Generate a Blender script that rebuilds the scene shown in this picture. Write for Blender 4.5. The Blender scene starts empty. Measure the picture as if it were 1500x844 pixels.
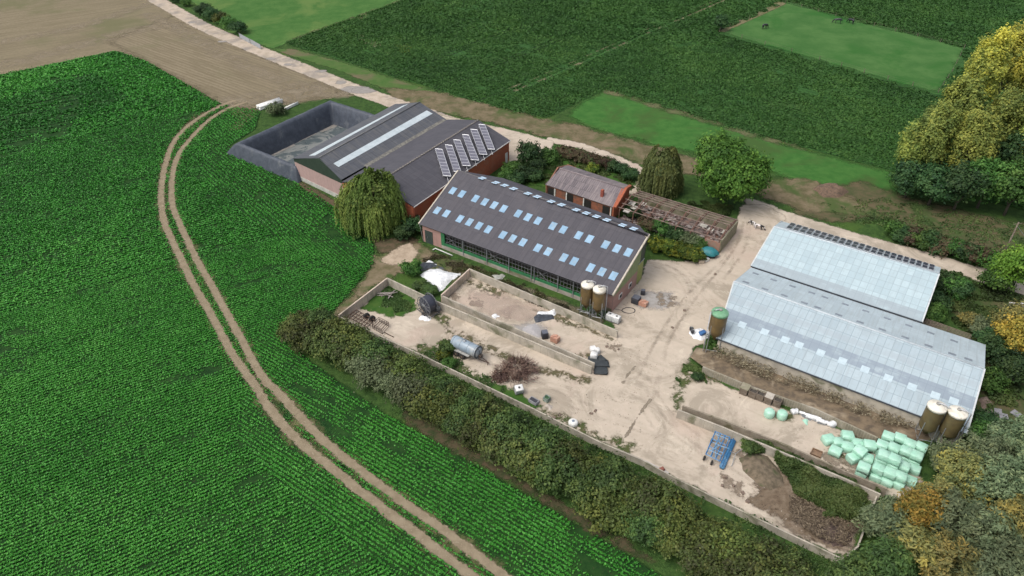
import bpy, bmesh, math, random
import numpy as np
from mathutils import Vector, Matrix
rnd = random.Random(7)
NR = np.random.RandomState(11)
C = bpy.context.scene.collection
sc = bpy.context.scene
# ---------------------------------------------------------------- camera geometry (used to work out where things stand)
F, PITCH, H = 1100.0, math.radians(36.5), 75.0
SP, CP = math.sin(PITCH), math.cos(PITCH)
def ray(px, py):
    u = (px - 750) / F; v = (py - 422) / F
    return Vector((u, CP - v * SP, -SP - v * CP))
def G(px, py, z=0.0):
    d = ray(px, py); t = (z - H) / d.z
    return Vector((d.x * t, d.y * t, z))
def on_plane(px, py, P0, n):
    d = ray(px, py); o = Vector((0, 0, H))
    t = (P0 - o).dot(n) / d.dot(n)
    return o + d * t
def planeN(p, q, r): n = (q - p).cross(r - p).normalized(); return n if n.z > 0 else -n
# ---------------------------------------------------------------- materials
def newmat(name):
    m = bpy.data.materials.new(name); m.use_nodes = True
    nt = m.node_tree; b = nt.nodes['Principled BSDF']
    return m, nt, b
def N(nt, t, **kw):
    n = nt.nodes.new(t)
    for k, v in kw.items():
        if k in n.inputs: n.inputs[k].default_value = v
        else: setattr(n, k, v)
    return n
def rgba(c): return (c[0], c[1], c[2], 1)
def mixc(nt, fac, a, b, mode='MIX'):
    n = nt.nodes.new('ShaderNodeMix'); n.data_type = 'RGBA'; n.blend_type = mode
    for s, i in ((fac, 0), (a, 6), (b, 7)):
        if hasattr(s, 'links'): nt.links.new(s, n.inputs[i])
        elif i == 0: n.inputs[0].default_value = s
        else: n.inputs[i].default_value = rgba(s)
    return n.outputs[2]
def ramp(nt, x, lo, hi):
    n = nt.nodes.new('ShaderNodeMapRange'); n.interpolation_type = 'SMOOTHSTEP'
    n.inputs['From Min'].default_value = lo; n.inputs['From Max'].default_value = hi
    nt.links.new(x, n.inputs['Value']); return n.outputs[0]
def math_(nt, op, a, b=0.0):
    n = nt.nodes.new('ShaderNodeMath'); n.operation = op
    for s, i in ((a, 0), (b, 1)):
        if hasattr(s, 'links'): nt.links.new(s, n.inputs[i])
        else: n.inputs[i].default_value = s
    return n.outputs[0]
def noise(nt, vec, scale, detail=4, rough=.55, dist=0):
    n = N(nt, 'ShaderNodeTexNoise', Scale=scale, Detail=detail, Roughness=rough, Distortion=dist)
    nt.links.new(vec, n.inputs['Vector']); return n.outputs['Fac']
def coord(nt, kind='Object', scale=None, rotz=0):
    tc = nt.nodes.new('ShaderNodeTexCoord'); o = tc.outputs[kind]
    if scale or rotz:
        mp = nt.nodes.new('ShaderNodeMapping')
        if scale: mp.inputs['Scale'].default_value = scale
        mp.inputs['Rotation'].default_value = (0, 0, rotz)
        nt.links.new(o, mp.inputs['Vector']); o = mp.outputs[0]
    return o
def geo(nt, scale=None, rotz=0):
    g = nt.nodes.new('ShaderNodeNewGeometry'); o = g.outputs['Position']
    if rotz:
        mp = nt.nodes.new('ShaderNodeMapping'); mp.vector_type = 'POINT'
        mp.inputs['Rotation'].default_value = (0, 0, rotz)
        nt.links.new(o, mp.inputs['Vector']); o = mp.outputs[0]
    if scale:
        mp = nt.nodes.new('ShaderNodeMapping')
        mp.inputs['Scale'].default_value = scale
        nt.links.new(o, mp.inputs['Vector']); o = mp.outputs[0]
    return o
def bump(nt, b, h, strength, dist=.05):
    n = N(nt, 'ShaderNodeBump', Strength=strength, Distance=dist)
    nt.links.new(h, n.inputs['Height']); nt.links.new(n.outputs[0], b.inputs['Normal'])
_M = {}
def M(name, c1, c2=None, scale=.8, rough=.85, c3=None, scale3=.15, metal=0, bmp=0, lo=.35, hi=.65, spec=None):
    """plain surface: two colours mixed by noise, a third in larger stains"""
    if name in _M: return _M[name]
    m, nt, b = newmat(name)
    v = geo(nt)
    if c2 is None: c2 = tuple(x * .7 for x in c1)
    col = mixc(nt, ramp(nt, noise(nt, v, scale, 6, .65), lo, hi), c1, c2)
    if c3: col = mixc(nt, ramp(nt, noise(nt, v, scale3, 5, .6, .4), .5, .68), col, c3)
    nt.links.new(col, b.inputs['Base Color'])
    b.inputs['Roughness'].default_value = rough; b.inputs['Metallic'].default_value = metal
    if spec is not None: b.inputs['Specular IOR Level'].default_value = spec
    if bmp: bump(nt, b, noise(nt, v, scale * 3, 5), bmp)
    _M[name] = m; return m
def sheetmat(name, c1, c2, line, w, h, off=0.0, mort=.03, rough=.6, stain=None, band=None, corr=.0, amount=.5, metal=0.0, moss=.55):
    """sheeting laid in rows, from UVs measured in metres"""
    if name in _M: return _M[name]
    m, nt, b = newmat(name)
    uv = coord(nt, 'UV')
    br = N(nt, 'ShaderNodeTexBrick'); br.offset = off; br.squash = 1
    br.inputs['Color1'].default_value = rgba(c1); br.inputs['Color2'].default_value = rgba(c2); br.inputs['Mortar'].default_value = rgba(line)
    br.inputs['Scale'].default_value = 1; br.inputs['Mortar Size'].default_value = mort; br.inputs['Mortar Smooth'].default_value = .6
    br.inputs['Brick Width'].default_value = w; br.inputs['Row Height'].default_value = h; br.inputs['Bias'].default_value = 0
    nt.links.new(uv, br.inputs['Vector']); col = br.outputs['Color']
    n1 = noise(nt, uv, 1.3, 6, .7)
    col = mixc(nt, math_(nt, 'MULTIPLY', ramp(nt, n1, .4, .75), .6), col, tuple(x * .78 for x in c1))
    # streaks running down the slope
    mp = nt.nodes.new('ShaderNodeMapping'); mp.inputs['Scale'].default_value = (2.2, .18, 1); nt.links.new(uv, mp.inputs['Vector'])
    st = noise(nt, mp.outputs[0], 1.2, 5, .6)
    if stain: col = mixc(nt, math_(nt, 'MULTIPLY', ramp(nt, st, .45, .7), amount), col, stain)
    if band:
        sx = nt.nodes.new('ShaderNodeSeparateXYZ'); nt.links.new(uv, sx.inputs[0])
        for (b0, b1, bc, am) in band:
            k = math_(nt, 'MULTIPLY', ramp(nt, sx.outputs[1], b0 - .04, b0 + .04), ramp(nt, sx.outputs[1], b1 + .04, b1 - .04))
            k = math_(nt, 'MULTIPLY', k, ramp(nt, noise(nt, uv, .5, 3), .2, .5))
            col = mixc(nt, math_(nt, 'MULTIPLY', k, am), col, bc)
    big = noise(nt, uv, .13, 5, .6)
    if stain: col = mixc(nt, math_(nt, 'MULTIPLY', ramp(nt, big, moss, moss + .15), .4), col, stain)
    nt.links.new(col, b.inputs['Base Color']); b.inputs['Roughness'].default_value = rough; b.inputs['Metallic'].default_value = metal
    if corr:
        wv = N(nt, 'ShaderNodeTexWave', Scale=corr, Distortion=0.0); wv.wave_profile = 'SIN'; nt.links.new(uv, wv.inputs['Vector'])
        bump(nt, b, wv.outputs['Fac'], .35, .04)
    else: bump(nt, b, br.outputs['Fac'], .25, -.03)
    _M[name] = m; return m
def leafmat(name, a, b_, c, trans=.25, rough=.6, big=.0):
    if name in _M: return _M[name]
    m, nt, b = newmat(name)
    at = nt.nodes.new('ShaderNodeAttribute'); at.attribute_name = 'tint'
    oi = nt.nodes.new('ShaderNodeObjectInfo')
    f = at.outputs['Fac']
    col = mixc(nt, ramp(nt, f, 0.0, .5), a, b_)
    col = mixc(nt, ramp(nt, f, .5, 1.0), col, c)
    hs = nt.nodes.new('ShaderNodeHueSaturation')
    nt.links.new(col, hs.inputs['Color'])
    nt.links.new(math_(nt, 'ADD', math_(nt, 'MULTIPLY', oi.outputs['Random'], .5), .75), hs.inputs['Value'])
    nt.links.new(math_(nt, 'ADD', math_(nt, 'MULTIPLY', oi.outputs['Random'], .03), .485), hs.inputs['Hue'])
    out = hs.outputs[0]
    if big:
        v = geo(nt); out = mixc(nt, math_(nt, 'MULTIPLY', ramp(nt, noise(nt, v, .06, 4), .35, .65), big), out, tuple(x * .5 for x in b_))
    nt.links.new(out, b.inputs['Base Color']); b.inputs['Roughness'].default_value = rough
    b.inputs['Specular IOR Level'].default_value = .25
    tr = nt.nodes.new('ShaderNodeBsdfTranslucent'); nt.links.new(out, tr.inputs['Color'])
    mx = nt.nodes.new('ShaderNodeMixShader'); mx.inputs[0].default_value = trans
    nt.links.new(b.outputs[0], mx.inputs[1]); nt.links.new(tr.outputs[0], mx.inputs[2])
    nt.links.new(mx.outputs[0], nt.nodes['Material Output'].inputs['Surface'])
    _M[name] = m; return m
def edge_alpha(m, amp=.8, nscale=.5, soft=.25, dens=1.0, patch=None):
    """ragged outline from the sheet's own distance-to-edge attribute"""
    nt = m.node_tree; b = nt.nodes['Principled BSDF']
    at = nt.nodes.new('ShaderNodeAttribute'); at.attribute_name = 'edge'
    v = geo(nt)
    n1 = noise(nt, v, nscale, 6, .7)
    d = math_(nt, 'ADD', at.outputs['Fac'], math_(nt, 'MULTIPLY', math_(nt, 'SUBTRACT', n1, .5), amp * 2.5))
    a = ramp(nt, d, -soft, soft)
    if patch:
        pn = noise(nt, v, patch[0], 6, .7)
        a = math_(nt, 'MULTIPLY', a, ramp(nt, pn, patch[1], patch[2]))
    if dens < 1: a = math_(nt, 'MULTIPLY', a, dens)
    nt.links.new(a, b.inputs['Alpha'])
# ---------------------------------------------------------------- mesh helpers
class MB:
    def __init__(s): s.v = []; s.f = []; s.uv = {}; s.sm = []
    def add(s, vs, fs, uvs=None, smooth=False):
        o = len(s.v); s.v += [tuple(x) for x in vs]
        for i, f in enumerate(fs):
            if uvs: s.uv[len(s.f)] = [uvs[j] for j in f] if len(uvs) == len(vs) else uvs[i]
            s.f.append(tuple(o + j for j in f)); s.sm.append(smooth)
        return s
    def box(s, c, size, rz=0, rot=None):
        M3 = rot if rot else Matrix.Rotation(rz, 3, 'Z'); c = Vector(c)
        vs = [c + M3 @ Vector((x * size[0] / 2, y * size[1] / 2, z * size[2] / 2)) for z in (-1, 1) for (x, y) in ((-1, -1), (1, -1), (1, 1), (-1, 1))]
        return s.add(vs, [(3, 2, 1, 0), (4, 5, 6, 7), (0, 1, 5, 4), (1, 2, 6, 5), (2, 3, 7, 6), (3, 0, 4, 7)])
    def rbox(s, c, size, r=.12, rz=0, seg=2, rot=None, wob=0, rg=None):
        """rounded box, for bales and sacks"""
        M3 = rot if rot else Matrix.Rotation(rz, 3, 'Z'); c = Vector(c)
        n = 5; pts = []; idx = {}; fs = []
        def key(i, j, k): return (i, j, k)
        g = [-1, -.82, 0, .82, 1]
        def P(i, j, k):
            if (i, j, k) in idx: return idx[(i, j, k)]
            p = Vector((g[i], g[j], g[k])); hs = Vector(size) / 2
            q = Vector((p.x * hs.x, p.y * hs.y, p.z * hs.z))
            inn = Vector((max(-hs.x + r, min(hs.x - r, q.x)), max(-hs.y + r, min(hs.y - r, q.y)), max(-hs.z + r, min(hs.z - r, q.z))))
            d = q - inn
            if d.length > 1e-6: q = inn + d.normalized() * r
            if wob: q += Vector((rg.uniform(-wob, wob), rg.uniform(-wob, wob), rg.uniform(-wob, wob)))
            idx[(i, j, k)] = len(pts); pts.append(c + M3 @ q); return idx[(i, j, k)]
        for a in range(4):
            for b in range(4):
                fs += [(P(a, b, 0), P(a, b + 1, 0), P(a + 1, b + 1, 0), P(a + 1, b, 0)), (P(a, b, 4), P(a + 1, b, 4), P(a + 1, b + 1, 4), P(a, b + 1, 4)),
                       (P(a, 0, b), P(a + 1, 0, b), P(a + 1, 0, b + 1), P(a, 0, b + 1)), (P(a, 4, b), P(a, 4, b + 1), P(a + 1, 4, b + 1), P(a + 1, 4, b)),
                       (P(0, a, b), P(0, a, b + 1), P(0, a + 1, b + 1), P(0, a + 1, b)), (P(4, a, b), P(4, a + 1, b), P(4, a + 1, b + 1), P(4, a, b + 1))]
        return s.add(pts, fs, smooth=True)
    def tube(s, pts, r, n=6, cap=True):
        pts = [Vector(p) for p in pts]; rs = r if isinstance(r, (list, tuple)) else [r] * len(pts)
        rings = []; base = len(s.v); vs = []; fs = []
        for i, p in enumerate(pts):
            d = (pts[min(i + 1, len(pts) - 1)] - pts[max(i - 1, 0)]).normalized()
            a = d.cross(Vector((0, 0, 1))) if abs(d.z) < .95 else d.cross(Vector((1, 0, 0)))
            a.normalize(); b = d.cross(a)
            for k in range(n):
                t = 2 * math.pi * k / n; vs.append(p + (a * math.cos(t) + b * math.sin(t)) * rs[i])
        for i in range(len(pts) - 1):
            for k in range(n): fs.append((i * n + k, i * n + (k + 1) % n, (i + 1) * n + (k + 1) % n, (i + 1) * n + k))
        if cap: fs += [tuple(range(n))[::-1], tuple((len(pts) - 1) * n + k for k in range(n))]
        return s.add(vs, fs, smooth=n > 6)
    def lathe(s, c, prof, n=24, axis=None, smooth=True):
        """prof: (radius, height) list turned about the axis"""
        c = Vector(c); ax = (axis or Vector((0, 0, 1))).normalized()
        a = ax.cross(Vector((0, 1, 0))) if abs(ax.y) < .9 else ax.cross(Vector((1, 0, 0)))
        a.normalize(); b = ax.cross(a); vs = []; fs = []
        for (r, z) in prof:
            for k in range(n):
                t = 2 * math.pi * k / n; vs.append(c + ax * z + (a * math.cos(t) + b * math.sin(t)) * r)
        for i in range(len(prof) - 1):
            for k in range(n): fs.append((i * n + k, i * n + (k + 1) % n, (i + 1) * n + (k + 1) % n, (i + 1) * n + k))
        fs += [tuple(range(n))[::-1], tuple((len(prof) - 1) * n + k for k in range(n))]
        return s.add(vs, fs, smooth=smooth)
    def slab(s, A, B, Cc, D, th, uv0=(0, 0)):
        """thick quad, top face A B C D, going down by th; UV in metres, u along AB, v along AD"""
        A, B, Cc, D = map(Vector, (A, B, Cc, D)); n = (B - A).cross(D - A).normalized()
        if n.z < 0: n = -n
        vs = [A, B, Cc, D] + [p - n * th for p in (A, B, Cc, D)]
        L = (B - A).length; W = (D - A).length; ud = (B - A).normalized(); vd = n.cross(ud); vd = vd if vd.dot(D - A) > 0 else -vd
        uv = [(uv0[0] + (p - A).dot(ud), uv0[1] + (p - A).dot(vd)) for p in vs[:4]] * 2
        return s.add(vs, [(0, 1, 2, 3), (7, 6, 5, 4), (0, 4, 5, 1), (1, 5, 6, 2), (2, 6, 7, 3), (3, 7, 4, 0)], uv)
    def wall(s, P, Q, z0, z1, th=.25, z1b=None, uv0=0):
        P = Vector((P[0], P[1], 0)); Q = Vector((Q[0], Q[1], 0)); d = (Q - P).normalized(); n = Vector((-d.y, d.x, 0)) * th / 2
        zb = z1 if z1b is None else z1b; L = (Q - P).length
        vs = []; uv = []
        for (X, zt, u) in ((P, z1, 0), (Q, zb, L)):
            for (sn, z) in ((-1, z0), (1, z0), (1, zt), (-1, zt)):
                vs.append(Vector((X.x, X.y, z)) + n * sn); uv.append((u + uv0 + (th if sn > 0 and z > z0 else 0) * 0, z))
        return s.add(vs, [(0, 4, 7, 3), (1, 2, 6, 5), (3, 7, 6, 2), (0, 1, 5, 4), (0, 3, 2, 1), (4, 5, 6, 7)], uv)
    def prism(s, poly, z0, z1):
        """vertical prism over a plan polygon"""
        n = len(poly); vs = [(p[0], p[1], z0) for p in poly] + [(p[0], p[1], z1) for p in poly]
        return s.add(vs, [tuple(range(n))[::-1], tuple(range(n, 2 * n))] + [(i, (i + 1) % n, n + (i + 1) % n, n + i) for i in range(n)])
    def build(s, name, mat, parent=None, kind=None):
        me = bpy.data.meshes.new(name)
        off = Vector((0, 0, 0)); q = parent
        while q is not None: off += Vector(q.location); q = q.parent
        me.from_pydata([(x[0] - off.x, x[1] - off.y, x[2] - off.z) for x in s.v], [], s.f)
        if s.uv:
            l = me.uv_layers.new(name='UVMap')
            for i, p in enumerate(me.polygons):
                if i in s.uv:
                    for k, li in enumerate(p.loop_indices): l.data[li].uv = s.uv[i][k]
        me.polygons.foreach_set('use_smooth', s.sm)
        bm = bmesh.new(); bm.from_mesh(me); bmesh.ops.recalc_face_normals(bm, faces=bm.faces); bm.to_mesh(me); bm.free()
        o = bpy.data.objects.new(name, me); C.objects.link(o)
        if mat: me.materials.append(mat)
        if parent is not None: o.parent = parent
        if kind: o['kind'] = kind
        return o
def thing(name, label, cat, loc=(0, 0, 0), group=None, rz=0):
    o = bpy.data.objects.new(name, None); C.objects.link(o); o.location = Vector(loc); o.rotation_euler[2] = rz
    o.empty_display_size = .3
    o['label'] = label; o['category'] = cat
    if group: o['group'] = group
    return o
def tag(o, label, cat, group=None, kind=None):
    o['label'] = label; o['category'] = cat
    if group: o['group'] = group
    if kind: o['kind'] = kind
    return o
def dup(root, loc, rz, label, group=None, sc_=None):
    r = root.copy(); C.objects.link(r); r.location = loc; r.rotation_euler[2] = rz; r['label'] = label
    if group: r['group'] = group
    if sc_ is not None: r.scale = sc_ if hasattr(sc_, '__len__') else (sc_,) * 3
    for ch in list(root.children):
        c = ch.copy(); C.objects.link(c); c.parent = r
        for g in ch.children:
            d = g.copy(); C.objects.link(d); d.parent = c
    return r
def npmesh(name, V, mat, tint=None, parent=None, nper=4):
    """many small quads straight from arrays; V is (n, 4, 3)"""
    n = len(V); me = bpy.data.meshes.new(name)
    me.vertices.add(n * nper); me.vertices.foreach_set('co', V.reshape(-1).astype(np.float32))
    me.loops.add(n * nper); me.loops.foreach_set('vertex_index', np.arange(n * nper, dtype=np.int32))
    me.polygons.add(n); me.polygons.foreach_set('loop_start', (np.arange(n) * nper).astype(np.int32))
    me.update(calc_edges=True)
    if tint is not None:
        a = me.attributes.new('tint', 'FLOAT', 'POINT'); a.data.foreach_set('value', np.repeat(tint, nper).astype(np.float32))
    me.materials.append(mat)
    o = bpy.data.objects.new(name, me); C.objects.link(o)
    if parent is not None: o.parent = parent
    return o
def quads(P, Nn, size, rg, aspect=1.6, up=None):
    """leaf quads at P with normals Nn"""
    n = len(P); r = rg.normal(size=(n, 3)) if up is None else np.tile(up, (n, 1)) + rg.normal(size=(n, 3)) * .15
    a = np.cross(Nn, r); a /= np.linalg.norm(a, axis=1)[:, None] + 1e-9
    b = np.cross(Nn, a); b /= np.linalg.norm(b, axis=1)[:, None] + 1e-9
    s = (size * rg.uniform(.6, 1.4, n))[:, None]
    a = a * s / 2; b = b * s * aspect / 2
    return np.stack([P - b, P + a * 1.0, P + b, P - a * 1.0], axis=1)
# ---------------------------------------------------------------- ground sheets
def poly_sd(X, Y, poly):
    d = np.full(X.shape, 1e9); ins = np.zeros(X.shape, bool); n = len(poly)
    for i in range(n):
        x0, y0 = poly[i]; x1, y1 = poly[(i + 1) % n]
        ex, ey = x1 - x0, y1 - y0; L = ex * ex + ey * ey + 1e-9
        t = np.clip(((X - x0) * ex + (Y - y0) * ey) / L, 0, 1)
        d = np.minimum(d, np.hypot(X - x0 - t * ex, Y - y0 - t * ey))
        c = (y0 > Y) != (y1 > Y)
        with np.errstate(divide='ignore', invalid='ignore'):
            xi = x0 + (Y - y0) * ex / (ey if abs(ey) > 1e-9 else 1e-9)
        ins ^= c & (X < xi)
    return np.where(ins, d, -d)
def W(px): return [(G(x, y).x, G(x, y).y) for (x, y) in px]
_NS = [0]
def sheet(name, px, mat, z, cell=1.0, margin=1.5, poly=None, height=None):
    _NS[0] += 1; z += .0011 * (_NS[0] % 10)
    poly = poly or W(px); xs = [p[0] for p in poly]; ys = [p[1] for p in poly]
    nx = int((max(xs) - min(xs) + 2 * margin) / cell) + 2; ny = int((max(ys) - min(ys) + 2 * margin) / cell) + 2
    gx = min(xs) - margin + np.arange(nx) * cell; gy = min(ys) - margin + np.arange(ny) * cell
    X, Y = np.meshgrid(gx, gy, indexing='ij'); sd = poly_sd(X, Y, poly)
    keep = np.maximum.reduce([sd[:-1, :-1], sd[1:, :-1], sd[1:, 1:], sd[:-1, 1:]]) > -margin
    idx = np.arange(nx * ny).reshape(nx, ny)
    q = np.stack([idx[:-1, :-1], idx[1:, :-1], idx[1:, 1:], idx[:-1, 1:]], -1)[keep]
    used, inv = np.unique(q, return_inverse=True); q = inv.reshape(-1, 4)
    Z = np.full(X.shape, z, float)
    if height is not None: Z = z + height(X, Y, sd)
    co = np.stack([X.ravel(), Y.ravel(), Z.ravel()], 1)[used]
    me = bpy.data.meshes.new(name); me.vertices.add(len(co)); me.vertices.foreach_set('co', co.astype(np.float32).ravel())
    me.loops.add(q.size); me.loops.foreach_set('vertex_index', q.astype(np.int32).ravel())
    me.polygons.add(len(q)); me.polygons.foreach_set('loop_start', (np.arange(len(q)) * 4).astype(np.int32))
    me.update(calc_edges=True); a = me.attributes.new('edge', 'FLOAT', 'POINT'); a.data.foreach_set('value', sd.ravel()[used].astype(np.float32))
    if height is not None: me.polygons.foreach_set('use_smooth', [True] * len(q))
    me.materials.append(mat); o = bpy.data.objects.new(name, me); C.objects.link(o); o['kind'] = 'structure'
    return o
def strip_poly(px, w):
    """polygon of a band of width w metres along a polyline given in world metres"""
    P = [Vector(p[:2]) if len(p) == 3 else Vector(p) for p in px]; L = []; R = []
    for i, p in enumerate(P):
        d = (P[min(i + 1, len(P) - 1)] - P[max(i - 1, 0)]).normalized(); n = Vector((-d.y, d.x)) * w / 2
        L.append(tuple(p + n)); R.append(tuple(p - n))
    return L + R[::-1]
def smooth_line(px, k=5):
    P = [Vector(p) for p in W(px)]; out = []
    for i in range(len(P) - 1):
        p0 = P[max(i - 1, 0)]; p1 = P[i]; p2 = P[i + 1]; p3 = P[min(i + 2, len(P) - 1)]
        for j in range(k):
            t = j / k
            out.append(.5 * ((2 * p1) + (-p0 + p2) * t + (2 * p0 - 5 * p1 + 4 * p2 - p3) * t * t + (-p0 + 3 * p1 - 3 * p2 + p3) * t ** 3))
    out.append(P[-1]); return out
# ================================================================ camera, light
cam = bpy.data.cameras.new('camera'); cam.sensor_width = 36; cam.lens = F / 1500 * 36; cam.clip_end = 5000
co = bpy.data.objects.new('camera', cam); C.objects.link(co); co.location = (0, 0, H); co.rotation_euler = (math.radians(90) - PITCH, 0, 0)
sc.camera = co
w = bpy.data.worlds.new('World'); sc.world = w; w.use_nodes = True
SUN_EL, SUN_AZ = math.radians(58), math.radians(-118)      # azimuth clockwise from +Y
sky = w.node_tree.nodes.new('ShaderNodeTexSky'); sky.sky_type = 'NISHITA'; sky.sun_disc = False
sky.sun_elevation = SUN_EL; sky.sun_rotation = SUN_AZ; sky.dust_density = 5; sky.air_density = 1.0; sky.ozone_density = .6
hs = w.node_tree.nodes.new('ShaderNodeHueSaturation'); hs.inputs['Saturation'].default_value = .45
w.node_tree.links.new(sky.outputs[0], hs.inputs['Color'])
bg = w.node_tree.nodes['Background']; w.node_tree.links.new(hs.outputs[0], bg.inputs['Color']); bg.inputs['Strength'].default_value = .15
sd_ = bpy.data.lights.new('sun', 'SUN'); sd_.energy = .95; sd_.angle = math.radians(28); sd_.color = (1, .96, .9)
so = bpy.data.objects.new('sun', sd_); C.objects.link(so)
sdir = Vector((math.sin(SUN_AZ) * math.cos(SUN_EL), math.cos(SUN_AZ) * math.cos(SUN_EL), math.sin(SUN_EL)))
so.rotation_euler = (-sdir).to_track_quat('-Z', 'Y').to_euler()
sc.view_settings.view_transform = 'Standard'; sc.view_settings.look = 'None'; sc.view_settings.gamma = 1; sc.view_settings.exposure = .28
sc.render.engine = 'CYCLES'; sc.cycles.transparent_max_bounces = 24; sc.cycles.max_bounces = 6

# ================================================================ ground
def field_dir(a, b):
    A, B = G(*a), G(*b); return math.atan2(B.y - A.y, B.x - A.x)
A_MAIN = field_dir((100, 478), (260, 430))       # rows of the big crop field
A_HEDGE = field_dir((560, 493), (1096, 753))     # rows beside the hedge
A_SHED = field_dir((434, 262), (550, 350))
def rows_mat(name, base, dark, ang, period, mixlo=.4, c3=None, c3lim=(.55, .7), c3scale=.06, speck=1.6, speckc=None, rowamt=.5, bmp=.5, rough=.9):
    m, nt, b = newmat(name)
    v = geo(nt); vr = geo(nt, rotz=-ang)
    wv = N(nt, 'ShaderNodeTexWave', Scale=1.0, Distortion=1.2, Detail=3); wv.bands_direction = 'Y'; wv.inputs['Detail Scale'].default_value = .8
    mp = nt.nodes.new('ShaderNodeMapping'); s = .314 / period; mp.inputs['Scale'].default_value = (s * .6, s, s); nt.links.new(vr, mp.inputs['Vector']); nt.links.new(mp.outputs[0], wv.inputs['Vector'])
    # wave texture period is 0.314 units
    n1 = noise(nt, v, speck, 5, .75)
    mp2 = nt.nodes.new('ShaderNodeMapping'); mp2.inputs['Scale'].default_value = (.06, .7, 1); nt.links.new(vr, mp2.inputs['Vector'])
    n2 = noise(nt, mp2.outputs[0], 1.0, 5, .7)
    f = math_(nt, 'ADD', math_(nt, 'MULTIPLY', wv.outputs['Fac'], rowamt), math_(nt, 'MULTIPLY', n1, 1 - rowamt))
    col = mixc(nt, ramp(nt, f, mixlo - .12, mixlo + .2), dark, base)
    col = mixc(nt, math_(nt, 'MULTIPLY', ramp(nt, n2, .42, .62), .7), col, dark)
    if speckc: col = mixc(nt, ramp(nt, noise(nt, v, speck * 1.4, 3, .8), .58, .66), col, speckc)
    if c3: col = mixc(nt, math_(nt, 'MULTIPLY', ramp(nt, noise(nt, v, c3scale, 6, .65, .5), *c3lim), .8), col, c3)
    nt.links.new(col, b.inputs['Base Color']); b.inputs['Roughness'].default_value = rough; b.inputs['Specular IOR Level'].default_value = .2
    if bmp: bump(nt, b, f, bmp, .25)
    return m
def patch_mat(name, c1, c2, scale=.6, c3=None, c3s=.12, amp=1.0, nscale=.5, soft=.3, dens=1.0, patch=None, lo=.35, hi=.65, bmp=.15, fine=None):
    m, nt, b = newmat(name); v = geo(nt)
    col = mixc(nt, ramp(nt, noise(nt, v, scale, 7, .7), lo, hi), c1, c2)
    if fine: col = mixc(nt, math_(nt, 'MULTIPLY', ramp(nt, noise(nt, v, fine[0], 4, .8), fine[1], fine[1] + .08), fine[3] if len(fine) > 3 else .8), col, fine[2])
    if c3: col = mixc(nt, ramp(nt, noise(nt, v, c3s, 6, .65, .5), .48, .64), col, c3)
    nt.links.new(col, b.inputs['Base Color']); b.inputs['Roughness'].default_value = .95; b.inputs['Specular IOR Level'].default_value = .15
    if bmp: bump(nt, b, noise(nt, v, scale * 4, 5, .7), bmp, .15)
    edge_alpha(m, amp, nscale, soft, dens, patch)
    return m
# base sheet: rough grass out to the horizon
m, nt, b = newmat('rough_grass'); v = geo(nt)
col = mixc(nt, ramp(nt, noise(nt, v, .9, 7, .75), .35, .62), (.024, .055, .014), (.050, .100, .024))
col = mixc(nt, ramp(nt, noise(nt, v, .08, 6, .65), .5, .7), col, (.06, .11, .022))
col = mixc(nt, math_(nt, 'MULTIPLY', ramp(nt, noise(nt, v, 2.5, 4, .8), .58, .68), .5), col, (.10, .15, .04))
nt.links.new(col, b.inputs['Base Color']); b.inputs['Roughness'].default_value = .95; b.inputs['Specular IOR Level'].default_value = .15
bump(nt, b, noise(nt, v, 2.2, 5, .7), .5, .25)
BZ = 3.0
K = [G(350, 210, BZ), G(484.8, 148, BZ), G(553, 170, BZ), G(433, 243, BZ)]   # crest corners of the lined basin
_h = []
for i in range(4):
    e1_ = Vector((K[i] - K[i - 1]).to_2d()).normalized(); e2_ = Vector((K[i] - K[(i + 1) % 4]).to_2d()).normalized(); _h.append(Vector(K[i].to_2d()) - (e1_ + e2_) * .2)
_o = [(-1500, -400), (-1500, 3000), (1500, 3000), (1500, -400)]
MB().add([(x, y, 0) for x, y in _o] + [(p.x, p.y, 0) for p in _h], [(0, 1, 5, 4), (1, 2, 6, 5), (2, 3, 7, 6), (3, 0, 4, 7)]).build('ground', m, kind='structure')

LIT = .012
def S(name, px, mat, k, **kw): return sheet(name, px, mat, LIT * k, **kw)
# pasture in the upper middle
S('pasture', [(232, -60), (250, -25), (330, 45), (400, 72), (418, 64), (440, 52), (583, 3), (680, -55)], patch_mat('pasture_grass', (.044, .122, .026), (.070, .155, .038), .25, c3=(.10, .17, .045), c3s=.05, fine=(1.8, .55, (.03, .09, .016))), 1, cell=2)
# stubble field
stub = rows_mat('stubble', (.235, .195, .128), (.150, .125, .075), field_dir((120, 80), (300, 50)), 1.3, c3=(.13, .13, .062), c3lim=(.5, .66), c3scale=.035, speck=1.4, rowamt=.2, bmp=.2)
stub2 = rows_mat('stubble_headland', (.235, .195, .13), (.150, .122, .075), field_dir((230, 60), (420, 125)), 1.2, c3=(.15, .14, .075), c3lim=(.5, .7), c3scale=.05, speck=1.4, rowamt=.2, bmp=.2)
edge_alpha(stub, .7, .4, .3); edge_alpha(stub2, 3.0, .2, 2.0)
S('stubble_field', [(-400, -60), (-400, 200), (-100, 132), (0, 110), (170, 74), (215, 90), (325, 153), (350, 160), (395, 157), (440, 150), (515, 140), (530, 145), (480, 118), (400, 88), (330, 53), (262, 21), (210, -8), (170, -60)], stub, 1.5, cell=2)
S('stubble_headland', [(215, 90), (175, 70), (160, 60), (210, 40), (255, 22), (330, 57), (400, 90), (470, 118), (505, 137), (440, 150), (395, 155), (350, 158), (325, 151)], stub2, 2.5, cell=1)
streak_m = patch_mat('pale_earth', (.32, .27, .195), (.26, .215, .15), .5, amp=2.6, nscale=.2, soft=1.4, dens=.6, patch=(.35, .36, .6))
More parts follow.
